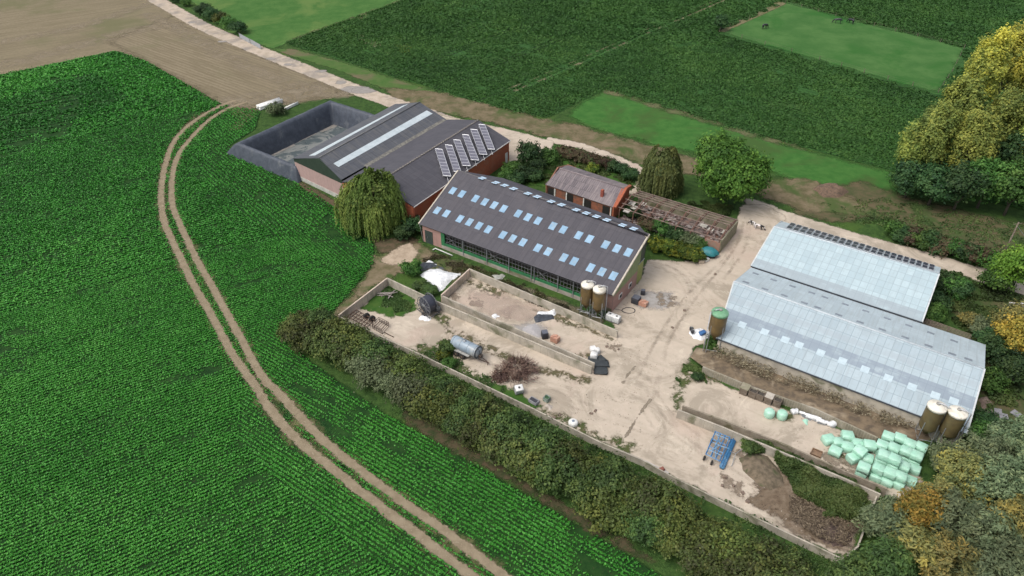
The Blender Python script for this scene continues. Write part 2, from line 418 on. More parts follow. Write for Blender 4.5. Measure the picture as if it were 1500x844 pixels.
for pl, w_ in (([(-30, 103), (60, 82), (140, 60), (210, 42), (270, 36)], 7), ([(322, 156), (345, 148), (400, 143), (460, 132), (520, 136)], 9), ([(215, 20), (260, 42), (330, 82), (400, 112), (450, 130)], 5), ([(0, 62), (110, 40), (200, 12), (240, 0)], 5), ([(390, 156), (430, 140), (480, 128)], 8)):
    sheet('dirt_streak', None, streak_m, LIT * 2.9, cell=.8, margin=2.5, poly=strip_poly(smooth_line(pl), w_))
# crop field soil, its dark green holding painted shade under the leaves
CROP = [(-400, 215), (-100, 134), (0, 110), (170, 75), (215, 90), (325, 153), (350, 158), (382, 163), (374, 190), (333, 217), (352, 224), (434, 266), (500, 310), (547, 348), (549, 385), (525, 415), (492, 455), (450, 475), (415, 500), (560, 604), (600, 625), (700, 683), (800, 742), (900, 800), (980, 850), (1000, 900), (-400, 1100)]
crop_soil_shade = patch_mat('crop_soil_shade', (.010, .038, .009), (.022, .065, .014), .5, amp=.5, soft=.3, fine=(1.5, .60, (.06, .05, .03)), bmp=.3)
S('crop_field', CROP, crop_soil_shade, 1, cell=2, margin=1)
# beet field
beet = rows_mat('beet', (.040, .115, .024), (.018, .060, .014), field_dir((886, 131), (1110, 199)), 1.5, c3=(.055, .10, .024), c3lim=(.52, .7), c3scale=.045, speck=1.3, speckc=(.055, .15, .03), rowamt=.2, bmp=.9)
edge_alpha(beet, .6, .4, .3)
S('beet_field', [(417, 63), (500, 32), (583, 3), (660, -45), (700, -60), (1900, -60), (1900, 420), (1600, 335), (1400, 282), (1300, 249), (1111, 199), (1000, 165), (887, 132), (852, 149), (802, 174), (760, 166), (700, 150), (640, 131), (577, 113), (500, 88), (433, 69)], beet, 2, cell=3)
# paddock
S('paddock', [(1054, 47), (1150, 4), (1190, 14), (1250, 31), (1340, 52), (1412, 71), (1395, 105), (1374, 136), (1300, 117), (1200, 88), (1120, 66)], patch_mat('paddock_grass', (.042, .120, .028), (.068, .155, .042), .12, c3=(.032, .115, .022), c3s=.05, amp=2.0, nscale=.2, soft=1.2, fine=(1.2, .62, (.11, .16, .06))), 3, cell=2)
S('field_margin', [(1049, 46), (1062, 47), (1152, 6), (1142, 1), (1100, 22)], patch_mat('dry_margin', (.20, .17, .10), (.10, .11, .045), .5, amp=1.2), 4, cell=1)
dryv = patch_mat('dry_grass', (.17, .15, .085), (.07, .10, .035), .5, amp=1.6, nscale=.3, soft=.6, patch=(.25, .42, .6))
S('dry_grass_margin', [(886, 131), (900, 133), (1000, 163), (1110, 196), (1180, 215), (1180, 222), (1100, 202), (990, 168), (885, 136)], dryv, 4, cell=1)
S('dry_grass_verge', [(417, 61), (583, 1), (640, -30), (655, -30), (590, 4), (440, 66)], dryv, 4, cell=1)
# brighter grass strip below the beet
S('grass_strip', [(888, 134), (1110, 202), (1300, 252), (1320, 300), (1250, 300), (1180, 270), (1080, 235), (960, 212), (860, 185), (830, 170), (855, 150)], patch_mat('mown_grass', (.034, .115, .022), (.056, .150, .032), .4, c3=(.05, .10, .025), c3s=.07, amp=2.5, nscale=.25, soft=1.2, fine=(1.6, .64, (.10, .16, .04))), 2.5, cell=1.5)
S('grass_verge', [(395, 72), (430, 72), (500, 91), (577, 116), (700, 153), (770, 172), (700, 158), (640, 150), (590, 142), (500, 105)], patch_mat('verge_grass', (.05, .115, .025), (.085, .135, .04), .4, c3=(.14, .12, .07), c3s=.09, amp=1.2), 3, cell=1)
# brown verge by the sheds
verge = patch_mat('bare_verge', (.19, .15, .095), (.10, .09, .045), .35, c3=(.065, .095, .03), c3s=.10, amp=2.5, nscale=.25, soft=.8, fine=(1.5, .60, (.27, .22, .16)))
S('bare_verge', [(560, 128), (640, 136), (720, 155), (800, 176), (850, 185), (900, 200), (1020, 232), (1100, 262), (1180, 262), (1250, 290), (1300, 320), (1180, 310), (1100, 285), (1040, 262), (940, 240), (880, 222), (815, 205), (760, 190), (700, 175), (640, 165), (580, 150)], verge, 4, cell=1)
# leaf litter and trampled earth under the poplars
S('leaf_litter', [(1180, 285), (1260, 265), (1330, 290), (1500, 330), (1600, 360), (1600, 430), (1480, 400), (1400, 350), (1300, 320), (1220, 325), (1160, 315)], patch_mat('litter', (.12, .095, .055), (.055, .07, .028), .5, c3=(.05, .085, .025), c3s=.12, amp=3, nscale=.2, soft=1, fine=(2.0, .6, (.20, .14, .07))), 3.6, cell=1)
S('rough_ground', [(1360, 400), (1440, 420), (1520, 440), (1520, 640), (1400, 640), (1440, 520)], patch_mat('rough', (.045, .075, .022), (.11, .085, .05), .4, amp=2, nscale=.3, soft=.8, c3=(.035, .07, .018), c3s=.15), 3, cell=1)
# public road
road_m = patch_mat('road_surface', (.50, .42, .34), (.37, .31, .24), .5, c3=(.27, .24, .21), c3s=.14, amp=.9, nscale=.6, soft=.2, fine=(2.2, .62, (.55, .49, .42)))
RD = smooth_line([(180, -40), (215, -9), (250, 12), (294, 37), (340, 58), (400, 83), (467, 110), (520, 131), (580, 152), (640, 172), (690, 190), (740, 205), (800, 222)])
road = sheet('road', None, road_m, LIT * 5, cell=.7, poly=strip_poly(RD, 5.2))
slab_m = patch_mat('old_concrete', (.30, .28, .26), (.24, .22, .20), .8, amp=.6, nscale=.8, soft=.15)
for (x, y, r) in ((281, 33, 1.5), (325, 61, 1.3), (397, 86, 1.3), (421, 95, 1.2), (470, 105, 1.4), (500, 121, 1.6), (520, 131, 3.4), (532, 134, 3.0)):
    c = G(x, y)
    sheet('road_patch', None, slab_m, LIT * 6, cell=.5, poly=[(c.x + math.cos(t) * r * rnd.uniform(.8, 1.5), c.y + math.sin(t) * r * rnd.uniform(.5, 1)) for t in [k * .785 for k in range(8)]])
# yard
yard_c = ((.53, .455, .37), (.445, .38, .305))
def yardmat(name, amp, soft, c3=(.32, .275, .215)):
    m, nt, b = newmat(name); v = geo(nt)
    col = mixc(nt, ramp(nt, noise(nt, v, .35, 8, .7), .3, .7), *yard_c)
    col = mixc(nt, math_(nt, 'MULTIPLY', ramp(nt, noise(nt, v, .11, 7, .75, 1.0), .47, .60), .8), col, c3)
    col = mixc(nt, math_(nt, 'MULTIPLY', ramp(nt, noise(nt, v, .22, 8, .8, .6), .55, .66), .7), col, (.60, .53, .43))
    col = mixc(nt, math_(nt, 'MULTIPLY', ramp(nt, noise(nt, v, .07, 5, .6, 1.0), .52, .68), .55), col, (.47, .36, .30))
    vr = geo(nt, rotz=-A_HEDGE, scale=(.1, 1.3, 1)); 
    col = mixc(nt, math_(nt, 'MULTIPLY', ramp(nt, noise(nt, vr, .6, 6, .7), .5, .7), .3), col, (.33, .28, .22))
    col = mixc(nt, math_(nt, 'MULTIPLY', ramp(nt, noise(nt, v, 2.6, 5, .8), .63, .71), .55), col, (.20, .16, .125))
    col = mixc(nt, math_(nt, 'MULTIPLY', ramp(nt, noise(nt, v, 1.9, 5, .8), .62, .70), .5), col, (.60, .53, .46))
    nt.links.new(col, b.inputs['Base Color']); b.inputs['Roughness'].default_value = .9; b.inputs['Specular IOR Level'].default_value = .25
    bump(nt, b, noise(nt, v, 2.5, 5, .7), .12, .1)
    edge_alpha(m, amp, .5, soft); return m
yard_m = yardmat('yard_surface', .9, .3)
YARD = [(498, 466), (568, 416), (645, 450), (690, 400), (905, 492), (893, 456), (936, 413), (948, 382), (1030, 384), (1060, 360), (1078, 325), (1088, 300), (1120, 300), (1152, 318), (1140, 345), (1108, 388), (1080, 440), (1056, 500), (1014, 506), (1008, 538), (1040, 556), (1100, 582), (1180, 612), (1290, 655), (1350, 700), (1330, 735), (1290, 722), (1283, 720), (1235, 818), (1096, 753), (987, 698), (880, 648), (782, 599), (680, 550), (615, 519), (560, 493)]
S('yard', YARD, yard_m, 6, cell=.8)
S('yard_rear', [(640, 168), (700, 180), (745, 190), (812, 208), (806, 222), (780, 236), (745, 240), (700, 215)], yard_m, 5.5, cell=.8)
LN = smooth_line([(1092, 300), (1110, 303), (1150, 319), (1200, 335), (1260, 353), (1330, 372), (1390, 389), (1450, 407), (1520, 428), (1600, 455)])
sheet('lane', None, yard_m, LIT * 5.5, cell=.7, poly=strip_poly(LN, 4.6))
FP = smooth_line([(800, 205), (850, 214), (900, 232), (930, 246), (945, 258), (940, 272), (925, 285)])
sheet('path', None, yard_m, LIT * 5, cell=.5, poly=strip_poly(FP, 2.6))
# bare track in front of the willow and the white heap
S('bare_ground', [(546, 375), (580, 362), (606, 352), (640, 372), (625, 385), (610, 392), (590, 400), (568, 408), (540, 425), (495, 465), (480, 468), (520, 425), (545, 395)], patch_mat('trampled', (.21, .165, .11), (.12, .105, .055), .5, c3=(.055, .085, .025), c3s=.2, amp=2, nscale=.4, soft=.6), 4, cell=.7)
S('bare_ground', [(558, 380), (585, 362), (600, 356), (612, 368), (608, 382), (592, 388), (566, 388)], patch_mat('bare_light', (.46, .37, .28), (.33, .26, .19), .8, amp=1.2, nscale=.7, soft=.3), 5, cell=.5)
S('bare_ground', [(430, 262), (445, 268), (500, 300), (540, 330), (560, 352), (600, 345), (612, 352), (590, 368), (556, 372), (546, 350), (500, 312), (434, 270)], patch_mat('bare_dark', (.12, .085, .055), (.06, .06, .03), .8, amp=1.0, nscale=.6, soft=.4), 4.5, cell=.6)
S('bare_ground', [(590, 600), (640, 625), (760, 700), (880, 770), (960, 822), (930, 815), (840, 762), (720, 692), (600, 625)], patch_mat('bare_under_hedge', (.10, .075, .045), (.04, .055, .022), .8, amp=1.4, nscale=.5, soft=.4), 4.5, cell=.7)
# bare soil spots in the crop
spot_m = patch_mat('bare_spot', (.17, .125, .08), (.09, .085, .045), .9, amp=1.2, nscale=.7, soft=.4, patch=(.7, .4, .55))
# wheel tracks through the crop
TL = [(345, 147), (322, 156), (284, 178), (256, 206), (242, 242), (236.5, 277), (236.5, 300), (241, 326.7), (252, 353), (266.7, 382.7), (285, 420), (306.7, 457), (328, 497), (344, 525), (373, 565), (400, 606), (437.6, 646), (486.8, 687), (544.6, 733), (602, 776), (689, 843), (790, 915)]
TR = [(360, 150), (330, 161), (302, 180), (277, 206), (259.6, 231), (252, 263), (252.5, 300), (262.7, 326.7), (274.7, 353), (289, 382.7), (309, 417), (330.7, 457), (352, 494.7), (368, 525), (386.7, 554.7), (418.7, 586.7), (432, 603), (481, 652), (538.8, 698), (602.4, 744.6), (660.3, 785), (738, 844), (850, 922)]
track_m = patch_mat('track_soil', (.275, .225, .155), (.20, .160, .105), .9, amp=.55, nscale=.9, soft=.15, fine=(1.8, .56, (.33, .275, .20)))
tl, tr = smooth_line(TL), smooth_line(TR)
sheet('track', None, track_m, LIT * 3, cell=.4, margin=.8, poly=strip_poly(tl, 1.3))
sheet('track', None, track_m, LIT * 3, cell=.4, margin=.8, poly=strip_poly(tr, 1.25))
for px in ([(330, 160), (350, 157), (378, 160), (372, 172), (350, 190), (335, 192), (352, 175)], [(285, 168), (300, 165), (300, 175), (280, 190), (270, 200), (262, 215), (265, 195)]):
    S('track', px, spot_m, 3.2, cell=.6)
worn = patch_mat('worn_middle', (.13, .125, .06), (.075, .10, .035), .8, amp=.8, nscale=.6, soft=.4, patch=(.3, .42, .6))
for src_ in (tl, tr): sheet('track_edge', None, worn, LIT * 2.6, cell=.5, margin=1.0, poly=strip_poly(src_, 2.3))
# tramlines in the beet and stubble
tram_m = patch_mat('tramline', (.025, .045, .018), (.012, .028, .010), 1, amp=.2, soft=.12)
tramd_m = patch_mat('tramline_dry', (.24, .20, .13), (.10, .11, .05), .3, amp=.5, soft=.15, patch=(.10, .47, .56))
TRAM = []
def lines(px, mat, w_, k, off=(0, 1.9)):
    P = W(px); d = Vector(P[-1]) - Vector(P[0]); n = Vector((-d.y, d.x)).normalized()
    for o in off: TRAM.append(strip_poly([Vector(p) + n * o for p in P], w_ * .8))
    for o in off: sheet('tramline', None, mat, LIT * k, cell=.8, margin=.6, poly=strip_poly([Vector(p) + n * o for p in P], w_))
lines([(577, 112), (640, 88), (700, 66), (760, 43), (860, 8), (940, -20)], tram_m, .55, 3)
lines([(752, 133), (800, 114), (850, 92), (900, 70), (960, 43), (1020, 18), (1080, -8)], tramd_m, .5, 3.2, (0, 1.9, -.6))
lines([(640, 132), (700, 108), (780, 76), (850, 48)], tram_m, .5, 3)
lines([(884, 84), (950, 103), (1050, 133), (1150, 160), (1300, 200), (1380, 222)], tram_m, .55, 3)
lines([(979, 53), (1060, 75), (1180, 112), (1300, 153), (1380, 175)], tram_m, .55, 3)
lines([(700, 148), (760, 125), (800, 130), (850, 146)], tram_m, .5, 3, (0,))
for px in ([(505, 50), (530, 52), (560, 66), (552, 70), (528, 60), (508, 55)], ):
    S('bare_spot', px, patch_mat('dry_spot', (.40, .34, .26), (.22, .19, .12), .5, amp=1.6, nscale=.35, soft=.4), 3.5, cell=.7)
S('bare_spot', [(578, 64), (600, 66), (604, 76), (586, 78)], patch_mat('yellow_spot', (.20, .20, .03), (.06, .12, .02), 1.0, amp=1.6, nscale=.4, soft=.4), 3.5, cell=.7)
# grass and weeds inside the yard
weed = patch_mat('weeds', (.055, .085, .026), (.10, .105, .045), .9, c3=(.14, .115, .07), c3s=.4, amp=2.0, nscale=.5, soft=.6, patch=(1.1, .40, .52))
lush = patch_mat('lush_grass', (.032, .090, .016), (.060, .115, .024), .8, amp=1.2, nscale=.6, soft=.3)
moss = patch_mat('moss', (.075, .085, .035), (.14, .115, .07), .7, amp=1.1, nscale=.7, soft=.5, patch=(.9, .42, .56))
for px in ([(568, 416), (600, 432), (612, 446), (604, 458), (575, 466), (558, 462), (530, 452), (540, 440)], [(720, 562), (760, 575), (790, 596), (775, 600), (700, 563)]): S('grass_patch', px, lush, 7, cell=.5)
for px in ([(640, 455), (660, 470), (655, 478), (636, 466)], [(620, 505), (660, 512), (690, 545), (720, 556), (735, 580), (700, 560), (640, 530), (600, 508)],
           [(783, 596), (830, 612), (870, 632), (880, 646), (850, 634)], [(880, 645), (905, 640), (930, 655), (920, 668)],
           [(1003, 530), (1040, 545), (1050, 560), (1012, 556), (998, 590), (990, 600), (988, 575)], [(1130, 603), (1165, 605), (1160, 618), (1135, 614)], [(1200, 585), (1222, 590), (1216, 612), (1196, 600)],
           [(640, 376), (700, 392), (760, 424), (840, 455), (846, 470), (760, 432), (690, 400), (668, 420), (625, 396)]):
    S('weed_patch', px, weed, 7, cell=.5)
for px in ([(664, 404), (740, 425), (735, 440), (690, 418), (672, 415)], [(780, 455), (820, 462), (900, 496), (905, 502), (860, 485), (800, 468)], [(655, 478), (700, 498), (780, 535), (868, 556), (862, 566), (780, 545), (700, 510), (650, 488)],
           [(840, 528), (872, 540), (870, 522), (850, 515)], [(1240, 625), (1260, 640), (1290, 690), (1250, 690), (1215, 660)]):
    S('moss_patch', px, moss, 7, cell=.5)
S('bare_ground', [(632, 368), (650, 376), (700, 394), (760, 418), (850, 452), (886, 470), (880, 478), (840, 462), (760, 430), (700, 402), (690, 396), (672, 402), (640, 384)], patch_mat('muddy_strip', (.12, .10, .065), (.075, .075, .04), .8, c3=(.16, .14, .10), c3s=.4, amp=1.2, nscale=.5, soft=.5, patch=(.5, .30, .50)), 5.6, cell=.5)
# stains, puddle traces and wheel marks
stain_d = patch_mat('damp_stain', (.20, .16, .12), (.27, .22, .17), 1, amp=1.2, nscale=.8, soft=.3, patch=(.8, .4, .6))
grey_d = patch_mat('grey_dust', (.44, .43, .42), (.36, .34, .32), .8, amp=2.2, nscale=.4, soft=.8, dens=.75)
for px in ([(930, 425), (985, 430), (990, 445), (965, 455), (935, 448)], [(750, 478), (790, 470), (800, 490), (770, 500)]): S('stain', px, grey_d, 7.2, cell=.5)
pink_d = patch_mat('pink_dust', (.46, .36, .30), (.42, .33, .28), .8, amp=2.2, nscale=.4, soft=.8, dens=.4)
for px in ([(730, 455), (780, 440), (800, 460), (760, 475)], [(690, 425), (760, 440), (740, 470), (690, 450)]): S('stain', px, pink_d, 7.2, cell=.6)
for px in ([(960, 430), (990, 435), (985, 452), (968, 450)], [(890, 503), (912, 506), (905, 516), (892, 512)], [(1050, 690), (1090, 712), (1085, 728), (1055, 712)], [(1205, 662), (1260, 680), (1290, 705), (1270, 710), (1215, 690)], [(690, 435), (712, 440), (706, 452), (688, 446)], [(655, 430), (675, 432), (668, 444)]):
    S('stain', px, stain_d, 7.4, cell=.5)
mark_m = patch_mat('wheel_mark', (.27, .22, .17), (.30, .25, .20), 1, amp=.3, nscale=.8, soft=.2, dens=.22, patch=(.3, .35, .65))
for pl in ([(958, 392), (980, 400), (1000, 420), (1005, 445), (1000, 470)], [(965, 388), (990, 395), (1012, 415), (1016, 440)], [(1060, 380), (1040, 400), (1000, 440), (960, 500), (930, 560)], [(1085, 330), (1078, 360), (1050, 400), (1010, 450), (975, 510), (955, 590)], [(1095, 325), (1090, 365), (1060, 410)], [(940, 560), (980, 620), (1060, 680), (1120, 715)], [(925, 575), (965, 635), (1050, 700)], [(700, 520), (780, 570), (870, 610), (960, 640)]):
    for o in (0, 1.7):
        P = smooth_line(pl); sheet('wheel_mark', None, mark_m, LIT * 7.6, cell=.35, margin=.4, poly=strip_poly([p + Vector((o * .5, o * .8)) for p in P], .4))
crack_m = patch_mat('gully', (.20, .165, .125), (.26, .22, .17), 1, amp=.5, nscale=.8, soft=.1)
for pl in ([(953, 586), (940, 603), (928, 622), (915, 642)], [(930, 537), (920, 550), (912, 562)]):
    sheet('gully', None, crack_m, LIT * 8, cell=.25, margin=.4, poly=strip_poly(smooth_line(pl), .22))
# earth heap area in the lower right bay
S('bare_ground', [(1080, 665), (1150, 690), (1200, 700), (1262, 745), (1245, 810), (1180, 790), (1130, 755), (1100, 735), (1110, 700)], patch_mat('dung', (.13, .095, .065), (.20, .155, .11), 1.1, fine=(1.6, .56, (.07, .05, .035)), c3=(.34, .28, .22), c3s=.16, amp=2, nscale=.4, soft=.5), 7, cell=.5)
S('garden_grass', [(740, 240), (830, 215), (930, 250), (920, 280), (835, 245), (800, 275), (760, 268)], lush, 4.5, cell=.6)
# ================================================================ shared materials
white = M('white_plastic', (.78, .78, .76), (.66, .66, .63), 1.5, .5)
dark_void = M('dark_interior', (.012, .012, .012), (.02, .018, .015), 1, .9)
steel = M('galvanised_steel', (.42, .44, .46), (.30, .32, .34), 2, .45, metal=.6)
rust = M('rusty_steel', (.055, .036, .028), (.095, .055, .036), 3, .85)
concrete = M('concrete', (.47, .425, .35), (.33, .30, .25), .6, .9, c3=(.16, .16, .10), scale3=.35, bmp=.2)
concrete_pink = M('new_concrete', (.60, .49, .40), (.50, .41, .34), .6, .9, c3=(.30, .26, .20), scale3=.3)
black_pl = M('black_plastic', (.022, .024, .028), (.04, .042, .048), 3, .5)
tyre_m = M('tyre_rubber', (.025, .025, .026), (.05, .045, .04), 4, .9)
timber = M('old_timber', (.13, .10, .075), (.20, .165, .13), 2.5, .9)
brick = M('red_brick', (.40, .115, .055), (.30, .085, .045), 2.5, .9, c3=(.33, .13, .075), scale3=.4)
gable_pink = sheetmat('pink_block', (.42, .25, .215), (.37, .225, .195), (.30, .22, .19), 1.1, .6, mort=.03, stain=(.26, .17, .14), amount=.4, rough=.9)
Z = Vector((0, 0, 1))
def P2(v): return Vector((v.x, v.y, 0))
def lerp(a, b, t): return a + (b - a) * t
def gable_poly(mb, P, Q, zs, th=.2, uv=True):
    """upright wall along P-Q whose top follows zs = [(t, z), ...] from z0"""
    P = P2(P); Q = P2(Q); d = (Q - P).normalized(); n = Vector((-d.y, d.x, 0)) * th / 2
    L = (Q - P).length; out = []; uvs = []
    for sgn in (-1, 1):
        for (t, z) in zs: out.append(lerp(P, Q, t) + Z * z + n * sgn); uvs.append((t * L, z))
    k = len(zs); fs = [tuple(range(k)), tuple(range(2 * k - 1, k - 1, -1))] + [(i, (i + 1) % k, k + (i + 1) % k, k + i) for i in range(k)]
    mb.add(out, fs, uvs); return mb

# ================================================================ cattle barn in the middle
ZE, ZR = 3.75, 8.8
a0, b0 = G(613, 328, ZE), G(897, 433, ZE); r0, r1 = G(671, 249.5, ZR), G(951, 343, ZR)
barn = thing('cattle_barn', 'long dark roofed cattle barn with rows of blue roof lights and an open green side', 'barn', P2((a0 + b0) / 2))
_n = planeN(a0, b0, (r0 + r1) / 2); r0 = on_plane(671, 249.5, a0, _n); r1 = on_plane(951, 343, a0, _n); NF = _n
def farpt(px, py):
    # back slope plane: mirrors the front pitch
    u = (r1 - r0).normalized(); dn = P2(r0 - a0); dn -= P2(u) * dn.dot(P2(u)); dn = dn.normalized() * 12.6 - Z * (ZR - ZE) * .62
    n = u.cross(dn).normalized(); return on_plane(px, py, r0, n), n
roof_dark = sheetmat('dark_roof_sheet', (.060, .057, .069), (.076, .072, .085), (.036, .034, .042), 1.05, 2.35, mort=.035, stain=(.11, .098, .105), amount=.3, rough=.62)
mb = MB(); mb.slab(a0 - Z * 0, b0, r1, r0, .14); mb.build('roof_front', roof_dark, barn)
f0, nb = farpt(737, 261); f1, _ = farpt(937, 331); e0 = lerp(r0, r1, .03); e1, _ = farpt(957, 347.5)
_gd = P2(r1 - b0).normalized(); _t = (P2(e1) - P2(b0)).dot(_gd); _q = P2(b0) + _gd * _t; e1 = _q + Z * (r1.z - ((_q - P2(r1)).dot(nb) / nb.z))
back = [r1, e1, f1, f0, e0]
mb = MB(); ud = (r1 - r0).normalized(); vd = nb.cross(ud)
top = [r0] + [r1, e1, f1, f0] ; pts = top + [p - Z * .14 for p in top]; k = 5
mb.add(pts, [tuple(range(k)), tuple(range(2 * k - 1, k - 1, -1))] + [(i, (i + 1) % k, k + (i + 1) % k, k + i) for i in range(k)], [((p - r0).dot(ud), (p - r0).dot(vd)) for p in pts])
mb.build('roof_back', roof_dark, barn)
MB().tube([r0 + Z * .0, r1 + Z * .0], .08, 8).build('ridge_cap', M('ridge_grey', (.13, .125, .13), (.17, .16, .16), 1.5), barn)
cream = M('cream_trim', (.55, .50, .42), (.42, .38, .31), 2)
mb = MB(); mb.slab(a0 + Z * .06 - ud * .12, a0 + Z * .06 + ud * .12, r0 + Z * .06 + ud * .12, r0 + Z * .06 - ud * .12, .3); mb.build('verge_board', cream, barn)
mb = MB(); mb.slab(b0 + Z * .06 - ud * .12, b0 + Z * .06 + ud * .14, r1 + Z * .06 + ud * .14, r1 + Z * .06 - ud * .12, .3); mb.build('verge_board', cream, barn)
# roof lights
light_m = M('roof_light_sheet', (.30, .45, .59), (.21, .34, .47), .45, .6, c3=(.30, .38, .44), scale3=.9, spec=.2)
def zz(x, y): return (580 + x * .28436, 180 + y * .28436)
su = (b0 - a0).normalized(); sv = NF.cross(su); sv = sv if sv.z > 0 else -sv
nf = NF if NF.z > 0 else -NF
row1 = [(213, 452), (260, 468), (330, 495), (379, 512), (428, 531), (476, 550), (551, 578), (601, 597), (654, 616), (731, 645), (784, 664), (865, 695), (918, 714), (1003, 747), (1061, 768), (1120, 789)]
row2 = [(293, 350), (340, 367), (410, 391), (458, 408), (506, 425), (555, 443), (630, 468), (680, 487), (732, 505), (808, 532), (862, 551), (941, 580), (997, 599), (1080, 628), (1138, 648), (1197, 668)]
row3 = [(445, 285), (515, 308), (560, 322), (606, 339), (680, 364), (728, 380), (800, 405), (853, 422), (929, 448), (981, 465), (1033, 482), (1087, 500), (1168, 527), (1225, 545)]
for (x, y) in row1 + row2:
    c = on_plane(*zz(x, y), a0, nf); MB().slab(c - su * .55 - sv * .8 + nf * .05, c + su * .55 - sv * .8 + nf * .05, c + su * .55 + sv * .8 + nf * .05, c - su * .55 + sv * .8 + nf * .05, .06).build('roof_light', light_m, barn)
nbu = nb if nb.z > 0 else -nb; bv = nbu.cross(ud)
light_p = M('pale_roof_light', (.52, .68, .82), (.45, .6, .75), 3, .6, spec=.2)
for (x, y) in row3:
    c = on_plane(*zz(x, y), r0, nbu) + nbu * .025; MB().slab(c - ud * .55 - bv * .75, c + ud * .55 - bv * .75, c + ud * .55 + bv * .75, c - ud * .55 + bv * .75, .03).build('roof_light', light_p, barn)
# walls
iu = P2(ud); iv = Vector((-iu.y, iu.x, 0))
A = P2(a0) + iu * .5 + iv * .5; B = P2(b0) - iu * .15 + iv * .5
L = (B - A).length
def FT(px, py=345):  # distance along the front wall of a photo column
    best = min(range(401), key=lambda i: abs(proj(lerp(A, B, i / 400) + Z * 1.0)[0] - px)); return best / 400
def proj(p):
    dz = p.z - H; zc = p.y * CP - dz * SP; return (750 + F * p.x / zc, 422 + F * (-p.y * SP - dz * CP) / zc)
t1, t2 = FT(647), FT(866)
mb = MB(); mb.wall(A, lerp(A, B, t1), 0, ZE - .15, .25); mb.build('front_wall', gable_pink, barn)
mb = MB(); mb.wall(lerp(A, B, .015) - iv * .16, lerp(A, B, t1 * .55) - iv * .16, 0.02, 2.7, .08); d = mb.build('door', M('dark_green_door', (.03, .045, .04), (.045, .06, .05), 1.5), barn)
MB().tube([lerp(A, B, t1 * .28) - iv * .25 + Z * 1.1, lerp(A, B, t1 * .28) - iv * .25 + Z * 1.5], .04).build('handle', steel, d)
kerb = M('kerb_concrete', (.38, .34, .30), (.28, .25, .21), 1, c3=(.15, .14, .08))
MB().wall(lerp(A, B, t1), B, 0, .75, .3).build('kerb_wall', kerb, barn)
green = M('green_paint', (.035, .19, .075), (.03, .14, .06), 1.5, .6)
MB().wall(lerp(A, B, t1), lerp(A, B, t2), .75, 1.25, .18).wall(lerp(A, B, t1) - iv * .03, lerp(A, B, t1 + .02) - iv * .03, .75, ZE - .2, .24).wall(lerp(A, B, t2 - .012) - iv * .03, lerp(A, B, t2) - iv * .03, .75, ZE - .2, .24).build('green_frame', green, barn)
for px in (679.5, 713.7, 746.4, 779, 783, 818, 840):
    q = lerp(A, B, FT(px)) - iv * .18; MB().box(q + Z * 1.9, (.13, .13, 3.2), math.atan2(iu.y, iu.x)).build('post', steel, barn)
mb = MB(); n = 46
for i in range(n):
    q = lerp(A, B, t1 + .03 + (t2 - t1 - .05) * i / (n - 1)) + iv * .12; mb.box(q + Z * 2.2, (.07, .05, 1.9), math.atan2(iu.y, iu.x))
for z in (1.5, 2.3, 3.0): mb.tube([lerp(A, B, t1 + .02) + iv * .12 + Z * z, lerp(A, B, t2 - .01) + iv * .12 + Z * z], .045)
for s0 in (.005, .30, .62, .90):
    q0 = lerp(A, B, t1 + .02 + (t2 - t1) * s0); q1 = lerp(A, B, t1 + .02 + (t2 - t1) * (s0 + .09)); mb.tube([q0 + Z * 1.3, q1 + Z * 3.3], .05); mb.tube([q0 + Z * 3.3, q1 + Z * 1.3], .05)
mb.build('feed_rail', M('dull_steel', (.16, .165, .17), (.10, .10, .105), 2), barn)
MB().wall(lerp(A, B, t2), B, .75, ZE - .15, .25).build('front_wall', gable_pink, barn)
# wall added a little behind the open side to keep it dark
MB().wall(lerp(A, B, .02) + iv * 3.2, lerp(A, B, .98) + iv * 3.2, 0, 4.6, .2).build('added_inner_wall', M('added_inner_wall', (.10, .085, .075), (.05, .045, .04), .6), barn)
# right gable
g0 = B; g1 = P2(e1) - iu * .15
ZRr = r1.z
def GZ(t):   # roof height above the gable at t
    tr = (P2(r1) - g0).dot((g1 - g0).normalized()) / (g1 - g0).length; ze0 = ZE + .12
    return (ze0 + (ZRr - ze0) * t / tr if t < tr else ZRr - (t - tr) * (g1 - g0).length * .4) - .10
ts = .80
mb = MB(); gable_poly(mb, g0, lerp(g0, g1, ts), [(0, 0), (1, 0), (1, 3.1), (.0, 3.1)]); mb.build('brick_gable', gable_pink, barn)
lg = sheetmat('light_green_sheet', (.24, .30, .135), (.21, .27, .12), (.15, .19, .08), .9, 9, mort=.05, stain=(.13, .16, .08), amount=.3, rough=.6)
dg = sheetmat('dark_green_sheet', (.040, .062, .045), (.036, .055, .04), (.02, .03, .022), .5, 9, mort=.05, rough=.6)
yg = sheetmat('yellow_green_sheet', (.30, .33, .10), (.26, .30, .09), (.17, .20, .06), .45, 9, mort=.05, stain=(.16, .18, .06), amount=.5, rough=.6)
sp = .86
mb = MB(); gable_poly(mb, g0, g1, [(0, 3.1), (sp, 3.1) if False else (ts, 3.1), (ts, 4.2), (sp, 4.2), (sp, GZ(sp)), (0, ZE + .05)], .18); mb.build('upper_cladding', lg, barn)
mb = MB(); tr_ = (P2(r1) - g0).dot((g1 - g0).normalized()) / (g1 - g0).length
gable_poly(mb, g0, g1, [(sp, 4.2), (1, 4.2), (1, GZ(1)), (tr_, GZ(tr_)), (sp, GZ(sp))], .18); mb.build('dark_cladding', dg, barn)
mb = MB(); gable_poly(mb, g0, g1, [(ts, .03), (1, .03), (1, 4.2), (ts, 4.2)], .12); d = mb.build('sliding_door', yg, barn)
MB().tube([lerp(g0, g1, ts) + iu * .15 + Z * 4.3, g1 + iu * .15 + Z * 4.3], .07).build('door_rail', steel, d)
